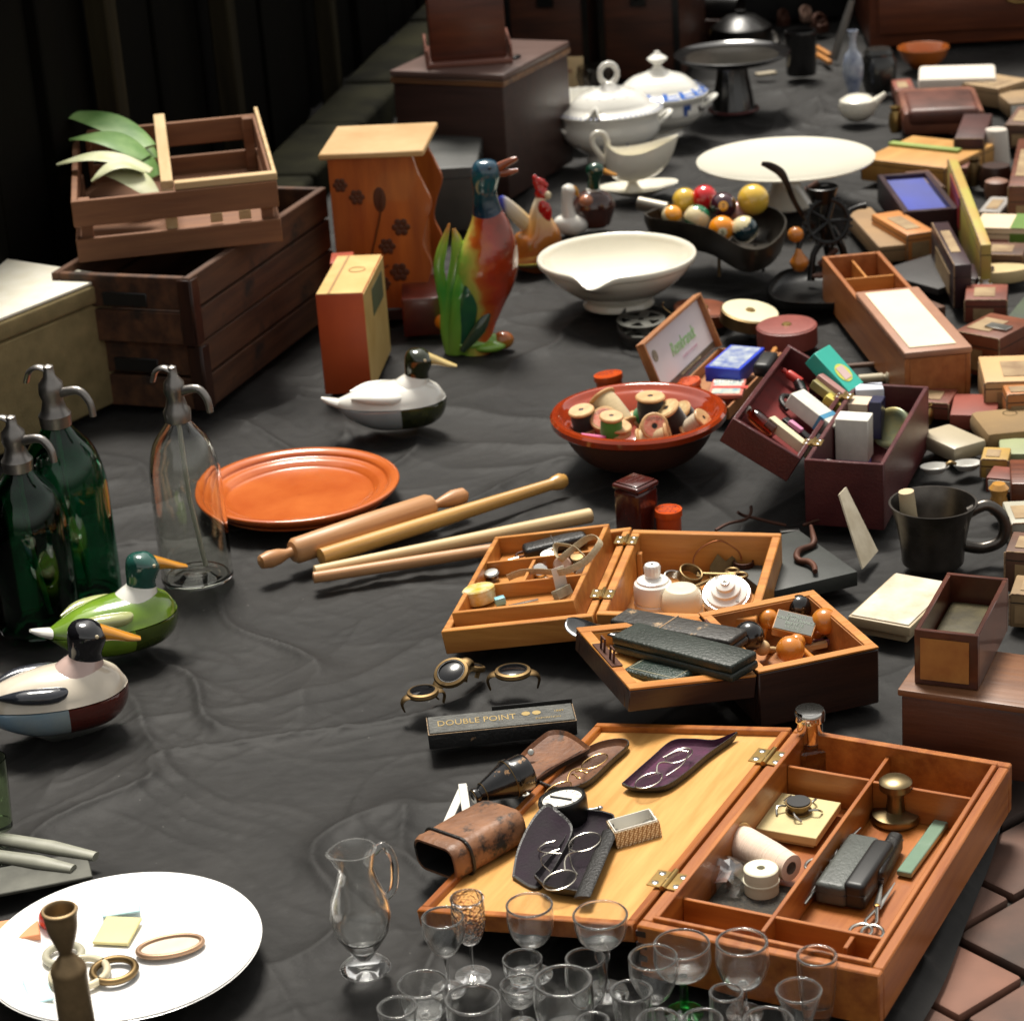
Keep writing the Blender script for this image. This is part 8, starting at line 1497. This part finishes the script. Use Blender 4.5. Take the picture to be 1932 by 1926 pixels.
# ---------------- drinking glasses ----------------
def stemware(label, kind, u, v, w_, foot=None, h=None, name='wine_glass', mt=None, grp='small drinking glasses in the foreground', stemmat=None):
    mt = mt or CLEAR; stemmat = stemmat or mt
    if foot is not None: b = P(u+(foot[0]-u) if isinstance(foot, tuple) else u, foot[1] if isinstance(foot, tuple) else foot); h = hz(b, v)
    else: q = P(u, v, h); b = V3((q.x, q.y, 0))
    R_ = px(w_, V3((b.x, b.y, h)))/2
    t = thing(name, label, 'glass', (b.x, b.y, 0), random.uniform(0,6), grp)
    th = .0011
    def bowl(prof, z0, solid=.004, n=56, wob=None, th_=th, mt_=None):
        # prof: (radius fraction, height fraction) outside, from the bottom up
        prof = cr(prof, 5); H_ = h-z0; o = [(r*R_, z0+z*H_) for r, z in prof]; inn = [(max(0,r*R_-th_), z0+z*H_) for r, z in prof if z*H_ > solid]
        pf = [(0,z0)]+[p for p in o if p[0] > 0]+[(R_+.0004, h-.0006), (R_+.0005, h+.0002), (R_, h+.0009), (R_-th_*.5, h+.0011), (R_-th_, h+.0009), (R_-th_-.0005, h+.0002), (R_-th_-.0004, h-.0006)]+inn[::-1]+[(0, z0+solid)]
        m = MB(); m.lathe(pf, n=n, wob=wob); m.build('bowl', mt_ or mt, t, ang=50)
    def stem(z0, z1, prof=None, foot_r=.85):
        if z1-z0 < .004: return
        pf = prof or [(.10,0),(.085,.3),(.085,.7),(.12,1)]
        m = MB(); m.lathe([(0,z0)]+[(r*R_, z0+z*(z1-z0)) for r, z in pf]+[(0,z1)], n=28); m.build('stem', stemmat, t, ang=60)
    def footm(r=.85, hh=.0035):
        m = MB(); m.lathe([(0,0),(r*R_*.96,0),(r*R_,.0008),(r*R_*.98,.0018),(r*R_*.5,hh*.8),(R_*.13,hh+.002),(0,hh+.002)], n=48); m.build('foot', stemmat, t, ang=60)
    round_ = [(.12,0),(.45,.06),(.72,.18),(.92,.38),(1.0,.60),(1.02,.75),(1.0,1)]
    if kind == 'brandy': z = h*.42; bowl(round_, z); stem(.0056, z, None); footm(.75)
    elif kind == 'wine': z = h*.46; bowl([(.12,0),(.4,.10),(.7,.28),(.92,.52),(1.02,.72),(1,1)], z); stem(.0056, z); footm(.78)
    elif kind == 'cone': z = h*.42; bowl([(.12,0),(.35,.15),(.62,.45),(.85,.78),(1,1)], z); stem(.0056, z); footm(.75)
    elif kind == 'coupe': z = h*.60; bowl([(.15,0),(.55,.10),(.82,.30),(.94,.58),(.98,.85),(1.0,1)], z); stem(.0056, z, [(.12,0),(.20,.10),(.13,.22),(.16,.45),(.16,.6),(.27,.72),(.28,.86),(.15,.97),(.16,1)]); footm(.82)
    elif kind == 'coupe2': z = h*.52; bowl([(.15,0),(.55,.06),(.88,.24),(1.02,.50),(1.02,.75),(1.0,1)], z); stem(.0056, z, [(.16,0),(.18,.08),(.13,.14),(.17,.24),(.13,.34),(.17,.44),(.13,.54),(.17,.64),(.13,.74),(.17,.84),(.15,1)]); footm(.7)
    elif kind == 'goblet': z = h*.38; bowl([(.15,0),(.48,.05),(.80,.20),(.98,.42),(1.04,.60),(1.02,.8),(1,1)], z, .007, th_=.0016); stem(.0056, z, [(.2,0),(.14,.25),(.14,.8),(.22,1)]); footm(.72)
    elif kind == 'cut': z = h*.42; bowl([(.12,0),(.5,.06),(.85,.25),(1.0,.5),(1.0,.8),(.95,1)], z, .005, mt_=glass('cut_crystal',(.98,.96,.94),.02,1.5,bump=1.0)); stem(.0056, z); footm(1.1)
    elif kind == 'bowl': bowl([(.50,0),(.62,.04),(.90,.28),(1.03,.55),(1.05,.72),(1.0,1)], 0, .010, th_=.0022)
    elif kind == 'round': bowl([(.40,0),(.55,.04),(.88,.22),(1.06,.48),(1.07,.65),(1.0,1)], 0, .006, th_=.0016)
    elif kind == 'port': z = h*.30; bowl([(.15,0),(.55,.06),(.82,.25),(.95,.55),(1.0,1)], z, .008, wob=lambda a,r,zz: 1+.025*math.cos(10*a)*(zz < h*.75)); stem(.0056, z, [(.3,0),(.14,.4),(.2,1)]); footm(.85)
    elif kind == 'fluted': bowl([(.68,0),(.70,.02),(.76,.25),(.86,.65),(.95,.88),(1.0,1)], 0, .012, wob=lambda a,r,zz: 1+.030*math.cos(12*a)*(zz < h*.80), th_=.0022, n=96)
    elif kind == 'shot': bowl([(.60,0),(.62,.03),(.80,.5),(.95,.85),(1.0,1)], 0, .012, th_=.0018)
    elif kind == 'tumbler': bowl([(.62,0),(.66,.02),(.86,.3),(.98,.7),(1.0,1)], 0, .010, th_=.0018)
    elif kind == 'tulip': z = h*.30; bowl([(.12,0),(.55,.08),(.92,.28),(1.05,.50),(1.02,.75),(1,1)], z, .005); stem(.0056, z); footm(.8)
    return t
G = stemware
G('round brandy glass in front of the near edge of the open lid', 'brandy', 1001, 1707, 88, (1008,1838))
G('champagne coupe with a thick knobbed stem at the hinge corner of the lid', 'coupe', 1147, 1726, 104, (1141,1872))
G('liqueur glass with frosted cut pattern on its bowl', 'cut', 882, 1694, 64, (893,1842))
G('plain wine glass just left of the cut patterned one', 'wine', 841, 1731, 80, (847,1868))
G('wide sherbet glass in the second row at the left', 'port', 800, 1856, 95, (806,1950))
G('leftmost short glass at the bottom edge', 'shot', 749, 1900, 76, h=.055, name='shot_glass')
G('wide tumbler at the bottom edge right of the sherbet glass', 'tumbler', 892, 1885, 105, h=.060, name='tumbler')
G('small wine glass between the wide tumbler and the port glass', 'wine', 948, 1858, 72, (985,1935))
G('port glass with cut facets and a heavy foot, behind the thick round bowl', 'port', 973, 1810, 75, (990,1872))
G('thick walled round glass bowl in the front row', 'bowl', 1062, 1850, 110, h=.058, name='glass_bowl')
G('small round cup shaped glass behind the thick bowl', 'round', 1104, 1808, 75, h=.045, name='glass_cup')
G('fluted shot glass below the coupe with the knobbed stem', 'fluted', 1191, 1870, 80, h=.056, name='shot_glass')
GREENG = glass('emerald_glass', (.03,.42,.06), .0, 1.5)
G('coupe with a ringed bright green stem', 'coupe2', 1292, 1781, 106, (1292,1912), stemmat=GREENG)
G('egg shaped wine glass in front of the green stemmed coupe', 'wine', 1260, 1806, 92, (1240,1965))
G('stout goblet with thick pale walls in front of the box', 'goblet', 1405, 1777, 98, (1404,1912))
G('small tulip glass in front of the stout goblet', 'tulip', 1370, 1872, 63, h=.075)
G('small tapering tumbler at the near right corner of the box', 'tumbler', 1541, 1803, 76, h=.058, name='tumbler')
G('cone shaped wine glass in the right of the front row', 'cone', 1507, 1868, 87, h=.078)
G('glass rim at the bottom edge below the egg shaped glass', 'wine', 1242, 1925, 82, h=.078)
G('glass rim at the bottom edge below the small tulip glass', 'tulip', 1325, 1924, 78, h=.072)
G('glass rim at the bottom edge between the tulip glass and the cone shaped one', 'wine', 1449, 1926, 96, h=.085)
G('small glass rim at the bottom edge below the thick round bowl', 'shot', 1119, 1926, 62, h=.045, name='shot_glass')
# large blown glass vase standing alone on the cloth
b = P(690, 1828); h = hz(b, 1602); t = thing('glass_jug', 'clear glass jug with a pinched spout and round foot standing alone on the cloth', 'jug', b, R(200))
r = px(116, V3((b.x,b.y,h*.45)))/2
def lip(a, rr_, z): return 1+.28*max(0, math.cos(a))**8*max(0,(z-h*.86)/(h*.14))
pf = [(0,0),(r*.80,0),(r*.84,.002),(r*.70,.006),(r*.30,.012),(r*.26,h*.10),(r*.45,h*.16),(r*.88,h*.32),(r*1.0,h*.45),(r*.92,h*.58),(r*.66,h*.74),(r*.56,h*.84),(r*.66,h*.95),(r*.74,h)]
inn = [(x-.002,z) for x,z in pf[7:]][::-1]+[(r*.40,h*.20),(0,h*.17)]
m = MB(); m.lathe(pf+inn, n=64, wob=lip); m.build('body', CLEAR, t)
m = MB(); m.tube([(-r*.62,0,h*.93),(-r*1.02,0,h*.97),(-r*1.30,0,h*.82),(-r*1.22,0,h*.62),(-r*.90,0,h*.54)], .0035, n=12, k=5); m.build('handle', CLEAR, t)
